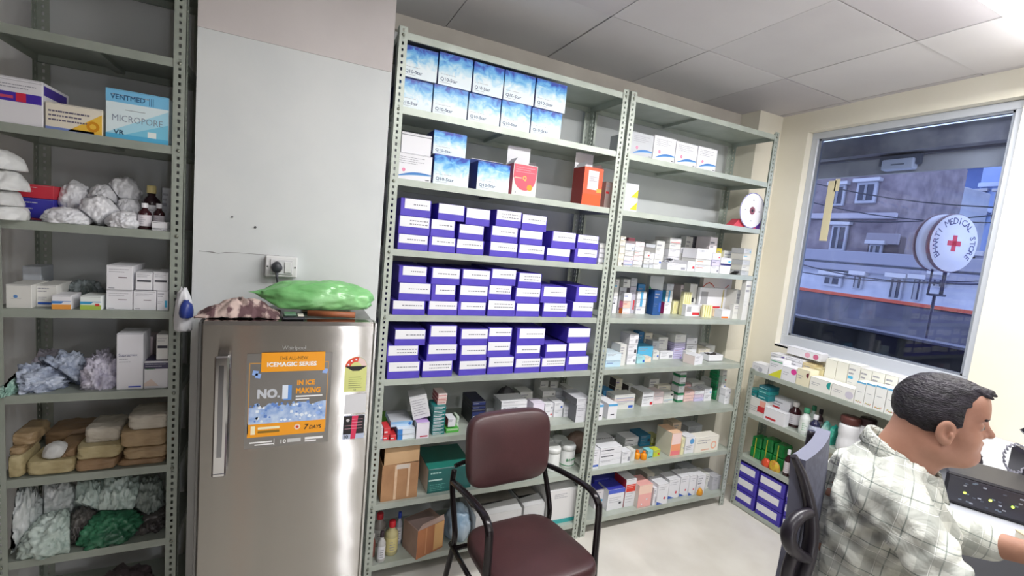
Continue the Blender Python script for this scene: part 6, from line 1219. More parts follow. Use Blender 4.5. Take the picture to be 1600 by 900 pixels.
for q in range(4): m.quad([(x0_+.006+.024*(q < 2), yp-.0005, z1_-.016-q*.012), (x1_-.008, yp-.0005, z1_-.016-q*.012), (x1_-.008, yp-.0005, z1_-.0145-q*.012), (x0_+.006+.024*(q < 2), yp-.0005, z1_-.0145-q*.012)], mat('e0a8b8', .4))
put_text(m, '10', x0_+.005, z0_+.004, .012, yp-.0005, mat('1c2a3a', .5), w=.014, bold=.08); tag(m.build('warranty_sticker', dr), 'black, red and blue ten-year sticker')
# ---- on the fridge
FT = FZ+.0005
o = lump(201, .205, .075, .105, .10, 5, noisy('6fb56c', '8cca86', 9, .3, 0, .35, 22, 'green_polythene', spec=.8), 5, .5, fine=.18)
for_v = []
me = MB()
def bagx(v):
    t = v.x/.205; k = 1.0
    if t < -.55: k = max(.10, 1-(-.55-t)*1.9)
    return Vector((v.x*1.04, v.y*(.5+.5*k), .052+(v.z-.052)*k))
o.xform(bagx); bag = o.build('green_bag', None, (.125, -.19, FT+.022), math.radians(-3)); tag(bag, 'bright green stuffed polythene bag lying on the refrigerator', 'bag')
m = MB(); m.tube([(.10, -.27, FT+.0125), (.265, -.30, FT+.0125)], .0115, noisy('a9653f', '8f5233', 12, .5, name='brown_roll'), 14); tag(m.build('brown_roll'), 'brown rolled tube lying under the green bag on the refrigerator', 'roll')
# cloth: draped heap grid
def cloth():
    nx, ny = 60, 34; vs = []; fs = []
    for j in range(ny+1):
        for i in range(nx+1):
            u, v = i/nx*2-1, j/ny*2-1; x = u*.125; y = v*.085
            env = max(0, 1-(abs(u)**2.2)*.98)*max(0, 1-abs(v)**3*.9); fold = .5+.5*math.sin(u*13+3*math.sin(v*2+u)+noise.noise(Vector((u*2, v*2, 0)))*4)
            z = (.060*env*(1-.35*(u-.1)**2))*(.78+.22*fold)+.004*noise.noise(Vector((u*9, v*9, 3))); vs.append((x+.01*noise.noise(Vector((u*3, v*3, 7))), y+.012*noise.noise(Vector((u*3, v*3, 9)))-.01*v, max(.0015, z+.003)))
    for j in range(ny):
        for i in range(nx): k = j*(nx+1)+i; fs.append((k, k+1, k+nx+2, k+nx+1))
    n = len(vs); vs += [(v[0], v[1], max(0, v[2]-.003)) for v in vs]; fs += [tuple(q+n for q in f)[::-1] for f in fs]
    mb = MB(); mb.add(vs, fs, noisy('c9b3ab', '5f4448', 16, .8, 0, .1, 60, 'mauve_print_cloth', lo=.46, hi=.56, stretch=(1.6, .8, 1)), True); return mb
o = cloth().build('printed_cloth', None, (-.118, -.255, FT)); tag(o, 'crumpled cream and mauve printed cloth on the left of the refrigerator top', 'cloth')
m = MB(); m.box((-.036, -.04, 0), (.036, .04, .012), mat('2e3034', .25), .004); m.box((-.03, -.03, .012), (.01, .02, .020), mat('5f7f6a', .2), .003); m.box((.014, -.035, .012), (.034, .0, .016), mat('d6d2c6', .4), .001); tag(m.build('flat_case', None, (.050, -.305, FT), .05), 'flat dark glossy case between the cloth and the brown roll', 'case')
m = MB(); m.box((-.09, -.06, 0), (.09, .06, .006), mat('b9aa92', .7), .001); tag(m.build('card_sheet', None, (.17, -.12, FT), .05), 'buff card sheet under the green bag', 'card')
# ---- wall socket on the pier
pc = hit(440, 416, 1, -.001)
e = empty('switch_socket', (pc[0], -.003 if pc[2] > 2.4 else 0, pc[2])); tag(e, 'white switched wall socket above the refrigerator', 'socket'); sw = mat('e2e2e2', .35, name='socket_white')
m = MB(); m.box((-.058, -.035, -.042), (.058, 0, .042), sw, .004); m.build('backbox', e)
m = MB(); m.box((-.040, -.040, -.030), (.042, -.035, .030), mat('d6d6d8', .3), .002); m.build('faceplate', e)
m = MB(); m.box((.012, -.044, -.022), (.036, -.040, .022), sw, .003); m.build('rocker_switch', e)
for s_ in (-1, 1): m = MB(); m.lathe([(.0035, 0), (.003, .0015)], mat('55555a', .4, .5), n=10); m.xform(lambda v, s_=s_: Vector((s_*.05+v.x, -.035-v.z, v.y))); m.build('screw', e)
e = empty('power_plug', (pc[0]-.016, -.040, pc[2])); tag(e, 'dark grey three-pin plug with cord in the wall socket', 'plug'); dk = mat('3a3c42', .45, name='plug_grey')
m = MB(); m.lathe([(.020, 0), (.021, .008), (.019, .022), (.012, .030)], dk, n=20); m.xform(lambda v: Vector((v.x*(1-.25*(v.y > 0)*v.y/.02), -v.z-.0005, v.y*1.12))); m.build('plug_body', e)
m = MB(); m.tube([(0, -.018, -.016), (.002, -.022, -.04), (.006, -.018, -.07), (.012, .012, -.11), (.02, .025, -.15)], [.006, .0045, .0035, .0035, .0035], dk, 8); m.build('cord', e)
# nails and cracks in the plaster
for u, v, s_ in ((399, 355, .004), (363, 339, .003)):
    p = hit(u, v, 1, 0); m = MB(); m.lathe([(s_, 0), (s_*1.2, .002), (s_*.4, .006)], mat('5c5a5c', .5, .5), n=8); m.xform(lambda v: Vector((v.x, -v.z, v.y))); tag(m.build('wall_nail', None, (p[0], 0, p[2])), ['larger grey nail head in the white wall left of the socket', 'smaller nail head high in the white wall'][s_ < .004], 'nail')
m = MB(); P_ = [hit(u, v, 1, -.0006) for u, v in ((311, 392), (322, 393), (332, 394), (341, 396), (352, 394.5), (372, 395), (398, 397), (420, 398.5), (436, 399))]
m.tube([tuple(p) for p in P_], [.0012, .0006, .002, .0006, .0012, .0006, .0008, .0008, .0005], mat('8d8b8c', .8), 5); o = m.build('trim_4'); struct(o)
# ================================================================= VISITOR CHAIR
blk = mat('1b1518', .22, .3, name='black_tube'); LTH = noisy('4a2a2c', '402426', 5, .42, 0, .05, 140, 'maroon_leatherette', spec=.6)
def cushion(w, d, h, rr_=.07, crown=.02, n=22, mt=None):
    """rounded-corner pad, w along x, d along y, thickness h in z"""
    vs = []; fs = []
    def out(t):
        a = 2*math.pi*t; c_, s_ = math.cos(a), math.sin(a); p = 5.0; k = (abs(c_)**p+abs(s_)**p)**(-1/p); return c_*k*w/2, s_*k*d/2
    N = 64; prof = [(0.0, 0.0), (.5, 0.0), (.93, 0.0), (.985, h*.12), (1, h*.3), (1, h*.62), (.975, h*.86), (.93, h*.97), (.8, h+crown*.3), (.6, h+crown*.7), (.35, h+crown*.95), (.0, h+crown)]
    for s_, z in prof:
        for k in range(N): x, y = out(k/N); vs.append((x*s_, y*s_, z))
    for i in range(len(prof)-1):
        for k in range(N): fs.append((i*N+k, i*N+(k+1) % N, (i+1)*N+(k+1) % N, (i+1)*N+k))
    mb = MB(); mb.add(vs, fs, mt, True); return mb
CH = (.985, -.555); e = ch = empty('visitor_chair', (CH[0], CH[1], 0), math.radians(4)); tag(e, 'maroon leatherette visitor chair with black tubular arms, in front of the middle rack', 'chair')
s = cushion(.445, .46, .075, mt=LTH, crown=.014); s.xform(lambda v: Vector((v.x*(1-.05*(v.y/.23)), v.y, v.z+.40+.012*(-v.y/.23)))); s.build('seat', e)
bk = cushion(.425, .33, .055, mt=LTH, crown=.02); th = math.radians(7)
def bkx(v):   # stand it up: y -> z, z -> -y
    x, z, y = v.x, v.y, -v.z; x *= 1+.02*(z/.165); y += .05*(x/.21)**2*-.25
    return Vector((x, y*math.cos(th)+z*math.sin(th)*1.0+.275, .80+z*math.cos(th)))
bk.xform(bkx); bk.build('backrest', e)
def tubep(pts, name, r=.0125, sm=6, sq=None):
    P = [Vector(p) for p in pts]; out = []
    for i in range(len(P)-1):
        p0, p1, p2, p3 = P[max(i-1, 0)], P[i], P[i+1], P[min(i+2, len(P)-1)]
        for k in range(sm):
            t = k/sm; out.append(.5*((2*p1)+(p2-p0)*t+(2*p0-5*p1+4*p2-p3)*t*t+(3*p1-p0-3*p2+p3)*t**3))
    out.append(P[-1]); m = MB(); m.tube(out, r, blk, 12, sq=sq); return m.build(name, e)
for sd in (-1, 1):
    x = .245*sd
    tubep([(x*.96, .30, .70), (x, .285, .63), (x*1.01, .225, .50), (x*1.01, .21, .42), (x*1.03, .25, .25), (x*1.06, .30, .012)], 'leg')
    tubep([(x*1.0, .275, .655), (x*1.02, .20, .672), (x*1.04, .05, .695), (x*1.05, -.05, .700), (x*1.055, -.10, .675), (x*1.06, -.115, .62), (x*1.06, -.125, .40), (x*1.07, -.16, .012)], 'armrest', .0135, 7, sq=(1.25, .85))
    m = MB(); m.tube([(x*1.06, .30, 0), (x*1.06, .30, .02)], .016, BLACK, 12); m.tube([(x*1.07, -.16, 0), (x*1.07, -.16, .02)], .016, BLACK, 12); m.build('foot_cap', e)
    m = MB(); m.tube([(x*1.03, .235, .395), (x*1.05, -.12, .385)], .011, blk, 10); m.build('side_rail', e)
for yy, z in ((.20, .392), (-.115, .385)): m = MB(); m.tube([(-.25, yy, z), (.25, yy, z)], .011, blk, 10); m.build('cross_rail', e)
m = MB(); m.tube([(-.235, .295, .72), (-.1, .325, .735), (.1, .325, .735), (.235, .295, .72)], .010, blk, 10); m.build('back_rail', e)
# ================================================================= MAN
HL = np.array([1.639, -1.5357, 1.3703]); F3 = np.array([.45, -.893, 0]); F3 = F3/np.linalg.norm(F3); L3 = np.array([-F3[1], F3[0], 0])*1.0
if L3[0] < 0: L3 = -L3
# local frame: x forward, y to his left, z up
MW = Matrix(((F3[0], L3[0], 0, HL[0]), (F3[1], L3[1], 0, HL[1]), (0, 0, 1, HL[2]), (0, 0, 0, 1)))
def mwv(vs): return [tuple(MW@Vector(v)) for v in vs]
skin = noisy('b38672', 'a0725f', 9, .5, 0, .03, 120, 'skin', spec=.4)
def facemat():
    g = noisy('b27d66', 'a06c55', 14, .48, 0, .03, 140, 'face_skin', spec=.4); return g
man = empty('person', (HL[0]-.05, HL[1]+.05, 0)); tag(man, 'person in a pale checked shirt sitting at the counter, facing right, looking down', 'person')
def addman(name, vsfs, mt, par=None, smooth=True, world=True):
    vs, fs = vsfs; mb = MB(); mb.add(mwv(vs), fs, mt, smooth); o = mb.build(name, par or man)
    o.matrix_parent_inverse = Matrix.Identity(4)
    off = Vector((man.location)); 
    for v in o.data.vertices: v.co -= off
    return o
# head, fine field
h = SDF((-.16, -.125, -.215), (.135, .125, .150), .0034)
Rp = [[math.cos(.12), 0, math.sin(.12)], [0, 1, 0], [-math.sin(.12), 0, math.cos(.12)]]
h.d = h._ell((-.010, 0, .028), (.088, .074, .082))
h.ell((.024, 0, -.010), (.056, .060, .080), .03)
for s_ in (-1, 1):
    h.cap((-.006, .048*s_, -.068), (.046, .020*s_, -.088), .024, .020, .03)
    h.ell((.046, .034*s_, -.030), (.030, .024, .030), .02)
h.ell((.062, 0, -.082), (.021, .024, .017), .02)
h.ell((.028, 0, -.068), (.050, .048, .040), .03)
h.cap((.066, -.030, .036), (.066, .030, .036), .015, .015, .02)
h.ell((.048, 0, .068), (.036, .052, .040), .03)
h.cap((.077, 0, .022), (.095, 0, -.009), .0065, .0090, .010); h.ell((.094, 0, -.013), (.0105, .010, .008), .007)
for s_ in (-1, 1): h.ell((.081, .013*s_, -.016), (.009, .007, .007), .007)
for s_ in (-1, 1):
    h.sub(h._ell((.083, .031*s_, .012), (.018, .017, .013)), .014)
    h.ell((.062, .031*s_, .012), (.016, .016, .013), .006)
h.ell((.074, 0, -.044), (.011, .023, .012), .012)
h.cap((.077, -.017, -.041), (.083, 0, -.0385), .0040, .0048, .005); h.cap((.077, .017, -.041), (.083, 0, -.0385), .0040, .0048, .005)
h.cap((.075, -.015, -.051), (.080, 0, -.052), .0042, .0052, .005); h.cap((.075, .015, -.051), (.080, 0, -.052), .0042, .0052, .005)
h.sub(h._cap((.086, -.020, -.0455), (.086, .020, -.0455), .0016, .0016), .002)
for s_ in (-1, 1):
    a = .35
    Re = [[math.cos(a), math.sin(a)*s_, 0], [-math.sin(a)*s_, math.cos(a), 0], [0, 0, 1]]
    h.ell((.004, .079*s_, -.014), (.021, .009, .032), .006, R=np.array(Re))
    h.sub(h._ell((.009, .088*s_, -.010), (.012, .009, .019)), .004); h.ell((.014, .083*s_, -.018), (.004, .004, .008), .004)
    h.ell((.008, .076*s_, -.038), (.011, .007, .010), .005)
h.cap((-.022, 0, -.070), (-.070, 0, -.175), .060, .066, .03)
h.cap((-.048, 0, -.02), (-.082, 0, -.15), .045, .055, .03)
hv = h.mesh()
# torso and arms under the shirt, coarser field; hands
EL_R, WR_R = (.075, -.270, -.365), (.300, -.185, -.305)
EL_L, WR_L = (.060, .255, -.400), (.300, .130, -.328)
def bodyfield(grow, h_, lo, hi, arms=True, hands=False):
    b = SDF(lo, hi, h_); g = grow
    b.d = b._ell((-.105, 0, -.265), (.130+g, .180+g, .130+g)); b.cap((-.085, -.150, -.190), (-.085, .150, -.190), .058+g, None, .05)
    b.ell((-.085, 0, -.40), (.175+g, .172+g, .19+g), .08); b.ell((-.085, 0, -.63), (.145+g, .180+g, .12+g), .08)
    b.cap((-.06, 0, -.13), (-.09, 0, -.21), .058+g, .09+g, .05)
    if arms:
        b.cap((-.080, -.175, -.195), EL_R, .060+g, .050+g, .035); b.cap(EL_R, WR_R, .047+g, .030+g, .02)
        b.cap((-.080, .175, -.195), EL_L, .060+g, .050+g, .035)
    return b
bb = bodyfield(-.030, .011, (-.30, -.38, -.78), (.22, .38, -.08), arms=False)
tv = bb.mesh()
# forearms + hands
ar = SDF((-.02, -.36, -.47), (.55, .36, -.20), .0052); ar.d = ar._cap(EL_R, WR_R, .040, .025); ar.cap(EL_L, WR_L, .044, .027, .01); ar.cap((.0, .235, -.34), EL_L, .034, .036, .02); ar.cap((.0, -.235, -.31), EL_R, .034, .034, .02)
for W0, s_ in ((WR_R, 1), (WR_L, -1)):
    W0 = np.array(W0); d = np.array([.96, .18*s_, -.18]); d /= np.linalg.norm(d); sd = np.array([-.18*s_, .96, 0]); sd /= np.linalg.norm(sd); up = np.array([0, 0, 1.])
    ar.cap(W0, W0+d*.035, .024, .026, .015); 
    for k, (o_, L_) in enumerate(((-.030, .066), (-.010, .076), (.010, .072), (.029, .056))):
        p0 = W0+d*.03+sd*o_*.55; p1 = W0+d*.085+sd*o_; ar.cap(p0, p1, .014, .0115, .008); p2 = p1+d*L_*.45+up*-.006; p3 = p2+d*L_*.35+up*-.022; p4 = p3+d*L_*.12+up*-.022
        ar.cap(p1, p2, .0092, .0085, .003); ar.cap(p2, p3, .0085, .0078, .003); ar.cap(p3, p4, .0078, .0070, .003)
    t0 = W0+d*.03-sd*s_*-.022; t1 = t0+d*.035+sd*s_*.022; t2 = t1+d*.03+sd*s_*.006+up*-.012; ar.cap(t0, t1, .014, .0105, .006); ar.cap(t1, t2, .010, .0085, .003)
av = ar.mesh()
mb = MB()
for vs, fs in (hv, tv, av): mb.add(mwv(vs), fs, skin, True)
o = mb.build('body', man)
for v in o.data.vertices: v.co -= Vector(man.location)
# eyes
for s_ in (-1, 1):
    mb = MB(); mb.lathe([(.0001, -.0115), (.006, -.0098), (.010, -.0058), (.0115, 0), (.010, .0058), (.006, .0098), (.0001, .0115)], mat('a8948a', .3), n=16); mb.lathe([(.0062, .0099), (.003, .0116), (.0001, .0119)], mat('20130f', .2), n=12)
    mb.xform(lambda v, s_=s_: MW@Vector((v.z*.95+.0685, .031*s_+v.x, .0115+v.y-.2*v.z))-Vector(man.location)); mb.build('eye', man)
    bm_ = SDF((.055, min(.010*s_, .052*s_)-.005, .022), (.100, max(.010*s_, .052*s_)+.005, .045), .0022); bm_.d = bm_._cap((.0835, .012*s_, .031), (.0765, .047*s_, .033), .0058, .0036); addman('eyebrow', bm_.mesh(), mat('241a1c', .8))
# hair: shell with locks
hr = SDF((-.125, -.100, -.085), (.105, .100, .140), .0030)
hr.d = hr._ell((-.012, 0, .032), (.0965, .0815, .0920))
hr.ell((.032, 0, .088), (.042, .052, .026), .02)
Pn = hr.X, hr.Y, hr.Z
wav = .0007*np.sin(hr.X*210+hr.Z*90+5*np.sin(hr.Y*45)+3*np.sin(hr.Z*50))+.0006*np.sin(hr.Y*280+hr.X*90+4*np.sin(hr.Z*60))
hr.d = hr.d+wav
# keep the hair region: above a line from forehead to nape, cut around the face and ear
cut = np.maximum.reduce([(hr.X-.058)-.5*(hr.Z-.06)*0-.25*np.clip(hr.Z-.075, 0, 1)*4, -(hr.Z+.010)+.0*hr.X-0.0])
line = np.where(hr.X > .036, .066-hr.Z+(.058-hr.X)*-.5, np.where(hr.X > -.012, .000-hr.Z, -.062+0*(hr.X)-hr.Z+(hr.X+.012)*.45))
side = np.where((hr.X > .008) & (hr.X < .036), -.012-hr.Z, line)
hr.d = np.maximum(hr.d, np.where(hr.X > .008, side, line)*.7)
ear = hr._ell((.006, .085, -.014), (.021, .022, .032)); ear2 = hr._ell((.006, -.085, -.014), (.021, .022, .032)); hr.d = np.maximum(hr.d, -np.minimum(ear, ear2))
HAIR = noisy('110d14', '241d2a', 60, .5, 0, .8, 260, 'dark_hair', stretch=(.35, .35, 1), spec=.4)
addman('hair', hr.mesh(), HAIR)
fr_ = SDF((.03, -.05, .06), (.125, .05, .135), .0025); fr_.d = fr_._cap((.045, -.03, .098), (.080, -.012, .098), .013, .009)
for k in range(8): y0 = -.035+.010*k; fr_.cap((.050, y0, .100), (.082+.008*math.sin(k*2.1), y0+.004, .094-.006*math.cos(k*1.7)), .009, .0035, .006)
addman('hair_tuft', fr_.mesh(), HAIR)
# shirt
def plaid():
    g = bpy.data.materials.new('checked_cotton'); g.use_nodes = True; t, b = nm(g); N = t.nodes; L = t.links
    tc = N.new('ShaderNodeTexCoord'); mp = N.new('ShaderNodeMapping'); mp.inputs['Rotation'].default_value = (0, math.radians(-14), math.radians(63)); L.new(tc.outputs['Object'], mp.inputs[0])
    sp = N.new('ShaderNodeSeparateXYZ'); L.new(mp.outputs[0], sp.inputs[0])
    def band(sock, per, wid, off=0):
        a = N.new('ShaderNodeMath'); a.operation = 'MULTIPLY_ADD'; a.inputs[1].default_value = 1/per; a.inputs[2].default_value = off+50; L.new(sock, a.inputs[0])
        f_ = N.new('ShaderNodeMath'); f_.operation = 'FRACT'; L.new(a.outputs[0], f_.inputs[0]); l_ = N.new('ShaderNodeMath'); l_.operation = 'LESS_THAN'; l_.inputs[1].default_value = wid; L.new(f_.outputs[0], l_.inputs[0]); return l_.outputs[0]
    def mixc(prev, fac, col, amt):
        k = N.new('ShaderNodeMath'); k.operation = 'MULTIPLY'; k.inputs[1].default_value = amt; L.new(fac, k.inputs[0])
        mx = N.new('ShaderNodeMix'); mx.data_type = 'RGBA'; L.new(k.outputs[0], mx.inputs['Factor']); L.new(prev, mx.inputs['A']); mx.inputs['B'].default_value = lin(col); return mx.outputs['Result']
    base = N.new('ShaderNodeRGB'); base.outputs[0].default_value = lin('d3d5cd'); c_ = base.outputs[0]
    for ax in ('X', 'Z'):
        c_ = mixc(c_, band(sp.outputs[ax], .078, .34), 'a0a49e', .55); c_ = mixc(c_, band(sp.outputs[ax], .078, .035, .48), '5f6f69', .65); c_ = mixc(c_, band(sp.outputs[ax], .078, .02, .70), 'f2f3ee', .8)
    L.new(c_, b.inputs['Base Color']); b.inputs['Roughness'].default_value = .8
    n2 = N.new('ShaderNodeTexNoise'); n2.inputs['Scale'].default_value = 9; n2.inputs['Detail'].default_value = 3; n2.inputs['Distortion'].default_value = .8
    bp = N.new('ShaderNodeBump'); bp.inputs['Strength'].default_value = .6; bp.inputs['Distance'].default_value = .03; L.new(n2.outputs['Fac'], bp.inputs['Height']); L.new(bp.outputs[0], b.inputs['Normal']); return g
SH = plaid()
sh = bodyfield(.008, .0065, (-.36, -.42, -.80), (.36, .42, -.06))
fold = .0075*np.sin(sh.Z*70+sh.X*55+3.0*np.sin(sh.Y*14+sh.X*9))*np.clip(1.2-abs(sh.Z+.42)*2.2, .2, 1)+.005*np.sin(sh.X*95-sh.Z*40+2.5*np.sin(sh.Z*25+sh.Y*11))
sh.d = sh.d+fold*.8
# cuffs: right sleeve runs to the wrist, left one ends below the elbow
sh.cap(EL_L, tuple(np.array(EL_L)*.55+np.array(WR_L)*.45), .062, .050, .02)
cutR = -( (sh.X-WR_R[0]+.02)); sh.d = np.maximum(sh.d, -(.0+(-(sh.X-.285))))
neck = sh._cap((-.022, 0, -.04), (-.075, 0, -.165), .069, .070); sh.d = np.maximum(sh.d, -neck)
nk2 = sh.Z+.105+ .35*(sh.X+.06); sh.d = np.maximum(sh.d, nk2*.9)
addman('shirt', sh.mesh(), SH)
# collar: band around the neck with two points
def collar():
    vs = []; fs = []; n = 40
    for i in range(n+1):
        t = -math.pi*.93+2*math.pi*.93*i/n; x = -.068-.078*math.cos(t)*1.0+.0; y = .082*math.sin(t); f_ = (1-math.cos(math.pi-t+0))*0
        fr = .5*(1-math.cos(t)); zt = -.066-.085*fr; x += .012*fr
        point = max(0, abs(t)/math.pi-.70)/.23
        for (ox, oz) in ((-.002, 0), (.006, -.004), (.020+.012*point, -.040-.028*point), (.016+.012*point, -.042-.028*point)):
            vs.append((x-ox*math.cos(t)*.9, y*(1+ox*6), zt+oz))
    for i in range(n):
        for k in range(3): fs.append((i*4+k, i*4+k+1, (i+1)*4+k+1, (i+1)*4+k))
        fs.append((i*4+3, i*4, (i+1)*4, (i+1)*4+3))
    fs += [(0, 1, 2, 3), (n*4+3, n*4+2, n*4+1, n*4)]
    return vs, fs
addman('collar', collar(), SH)
# trousers and shoes
tr = SDF((-.28, -.26, -1.36), (.46, .26, -.58), .012); tr.d = tr._ell((-.085, 0, -.70), (.155, .185, .11))
for s_ in (-1, 1): tr.cap((-.06, .095*s_, -.74), (.33, .12*s_, -.76), .085, .065, .03); tr.cap((.33, .12*s_, -.76), (.36, .12*s_, -1.26), .063, .045, .02)
addman('trousers', tr.mesh(), noisy('2b2d36', '23252d', 12, .8, name='dark_trousers'))
for s_ in (-1, 1): q = SDF((.28, .12*s_-.06, -1.375), (.60, .12*s_+.06, -1.24), .007); q.d = q._cap((.33, .12*s_, -1.325), (.52, .12*s_, -1.335), .042, .034); addman('shoe', q.mesh(), mat('1b1716', .35))
# ================================================================= OFFICE CHAIR behind the man
e = empty('office_chair', (1.50, -1.42, 0)); tag(e, 'black and grey office chair with curved frame behind the seated person', 'chair')
def ob(mb, name, par=e):
    mb.xform(lambda v: v-Vector((1.50, -1.42, 0))); return mb.build(name, par)
meshg = noisy('5d5f70', '4c4e5e', 60, .7, 0, .1, 300, 'grey_mesh_fabric'); lightg = mat('686a7c', .6, name='pale_grey_trim'); bkp = mat('231f28', .35, name='black_moulding')
n0 = Vector(C+1.153*ray(1242, 714)); f0 = Vector(C+1.365*ray(1281, 672)); f0.z = n0.z
dl = (f0-n0).normalized(); nf = Vector((dl.y, -dl.x, 0)); nf = nf if nf.dot(Vector((.45, -.89, 0))) > 0 else -nf     # towards the sitter
def chb(s_, t, z): return n0+dl*s_+nf*t+Vector((0, 0, z))
W_ = .31
m = MB(); grid = []; NX, NZ = 8, 10
for t0 in (0, .034):
    for j in range(NZ+1):
        for i in range(NX+1):
            z = -.46*j/NZ; s_ = W_*i/NX; bulge = .012*math.sin(math.pi*j/NZ); inset = .018*(j/NZ)
            grid.append(tuple(chb(s_*(1-.08*j/NZ)+.01*j/NZ, t0+bulge+.02*((i/NX-.5)**2)*-2, z)))
fs = []; o1 = (NX+1)*(NZ+1)
for j in range(NZ):
    for i in range(NX): k = j*(NX+1)+i; fs.append((k, k+1, k+NX+2, k+NX+1)); fs.append((o1+k, o1+k+NX+1, o1+k+NX+2, o1+k+1))
m.add(grid, fs, meshg, True); es = []
for i in range(NX): es.append((i, o1+i, o1+i+1, i+1)); k = NZ*(NX+1)+i; es.append((k, k+1, o1+k+1, o1+k))
for j in range(NZ): k = j*(NX+1); es.append((k, k+NX+1, o1+k+NX+1, o1+k)); k += NX; es.append((k, o1+k, o1+k+NX+1, k+NX+1))
m.add(grid, es, lightg); ob(m, 'backrest')
# curved side frame: from the top near corner down past the armrest
def curve(pts, r, mt, sq=None, n=12):
    P = [Vector(p) for p in pts]; out = []; rr2 = []
    for i in range(len(P)-1):
        p0, p1, p2, p3 = P[max(i-1, 0)], P[i], P[i+1], P[min(i+2, len(P)-1)]
        for k in range(6): t = k/6; out.append(.5*((2*p1)+(p2-p0)*t+(2*p0-5*p1+4*p2-p3)*t*t+(3*p1-p0-3*p2+p3)*t**3)); rr2.append(r[i]*(1-t)+r[i+1]*t)
    out.append(P[-1]); rr2.append(r[-1]); m = MB(); m.tube(out, rr2, mt, n, sq=sq); return m
m = curve([C+1.14*ray(1240, 712), C+1.14*ray(1254, 745), C+1.14*ray(1265, 790), C+1.14*ray(1268, 830), C+1.14*ray(1262, 870), C+1.15*ray(1250, 915), C+1.2*ray(1240, 1010)], [.008, .012, .015, .017, .018, .018, .018], bkp); ob(m, 'side_frame')
q = chb(W_*.95, -.02, -.01); m = curve([q, q-Vector((0, 0, .15)), q-nf*.01-Vector((0, 0, .35)), q-nf*.01-Vector((0, 0, .52))], [.010, .014, .016, .018], bkp); ob(m, 'side_frame')
m = curve([C+1.13*ray(1266, 800), C+1.11*ray(1247, 808), C+1.10*ray(1233, 828), C+1.10*ray(1234, 850), C+1.11*ray(1248, 866), C+1.13*ray(1262, 872)], [.012, .015, .017, .017, .015, .012], bkp); ob(m, 'armrest')
m = curve([C+1.12*ray(1242, 858), C+1.13*ray(1230, 895), C+1.16*ray(1222, 960)], [.014, .014, .014], bkp); ob(m, 'arm_support')
bc = Vector((HL[0]+F3[0]*-.02, HL[1]+F3[1]*-.02, 0))
sc_ = cushion(.46, .46, .07, mt=meshg); ang = math.atan2(F3[1], F3[0])+math.pi/2; sc_.xform(lambda v: Matrix.Rotation(ang, 3, 'Z')@v+bc+Vector((0, 0, .435))); ob(sc_, 'seat')
m = MB(); m.tube([bc+Vector((0, 0, .08)), bc+Vector((0, 0, .48))], .028, bkp, 16); ob(m, 'gas_column')
for k in range(5):
    a = 2*math.pi*k/5; m = MB(); m.tube([bc+Vector((0, 0, .10)), bc+Vector((.28*math.cos(a), .28*math.sin(a), .07))], [.022, .014], bkp, 8); ob(m, 'base_arm'); m = MB(); m.tube([bc+Vector((.28*math.cos(a)-.012, .28*math.sin(a), .03)), bc+Vector((.28*math.cos(a)+.012, .28*math.sin(a), .03))], .029, bkp, 14); ob(m, 'castor')
SHIRT = [c for c in man.children if c.name.startswith('shirt')][0]
for v in SHIRT.data.vertices:
    p_ = v.co+Vector(man.location)-n0; dd = p_.dot(nf)-.058
    if dd < 0 and p_.z < .02 and p_.dot(dl) < W_+.03 and p_.dot(dl) > -.03: v.co -= nf*dd
BODY = [c for c in man.children if c.name.startswith('body')][0]
for v in BODY.data.vertices:
    p_ = v.co+Vector(man.location)-n0; dd = p_.dot(nf)-.085
    if dd < 0 and p_.z < .02 and -.03 < p_.dot(dl) < W_+.03: v.co -= nf*dd
# ================================================================= COUNTER AND DEVICES
DZ = 1.005
ct = noisy('c9ccd4', 'bcc0c9', 5, .3, name='counter_laminate')
m = MB(); m.box((1.98, -2.75, DZ-.035), (WALLX-.003, -1.16, DZ), ct, .003); tag(m.build('worktop'), 'pale laminate counter top the person leans on', 'worktop')
m = MB(); m.box((2.62, -2.70, 0), (WALLX-.01, -1.20, DZ-.036), mat('9a9da6', .6, name='cabinet_grey'), .003); tag(m.build('base_cabinet'), 'grey cabinet body under the pale counter top', 'cabinet')
# pale box / shelf against the wall behind
def worldbox(name, label, cat, pa, w, d, hgt, rot, mt, c=.004, build=True):
    e = empty(name, (pa[0], pa[1], DZ+.0005), rot); tag(e, label, cat); return e
p = hit(1540, 803, 2, DZ)
e = empty('black_recorder', (2.20, -1.50, DZ+.0005), math.radians(-64)); tag(e, 'black electronic unit with small lit buttons on the counter beyond the person', 'electronic unit')
m = MB(); m.box((-.13, -.10, 0), (.13, .10, .105), mat('1d1b22', .35, name='black_casing'), .006); m.build('casing', e)
m = MB(); m.box((-.122, -.103, .012), (.122, -.1, .096), mat('33323c', .3, name='panel_dark'), .001)
r_ = random.Random(8)
for k in range(26): x_ = r_.uniform(-.115, .10); z_ = r_.uniform(.018, .088); m.box((x_, -.1045, z_), (x_+.008, -.103, z_+.004), mat(r_.choice(['8a8d96', '6b7786', '9a9fae', '4e5563']), .4))
m.build('control_panel', e)
for x_, c_, s_ in ((-.08, 'b9e04a', 2), (-.02, 'd9e85a', 2), (.03, 'a9d84a', 2), (.105, '8a7aff', 7)):
    m = MB(); m.lathe([(.004 if s_ < 5 else .008, 0), (.003 if s_ < 5 else .006, .003)], emit(c_, s_), n=12); m.xform(lambda v, x_=x_: Vector((x_+v.x, -.1045-v.z, .050+v.y))); m.build('status_light', e)
p = hit(1575, 772, 2, DZ); e = empty('black_bag', (2.42, -1.28, DZ+.0005)); tag(e, 'black slumped bag on the counter behind the electronic unit', 'bag')
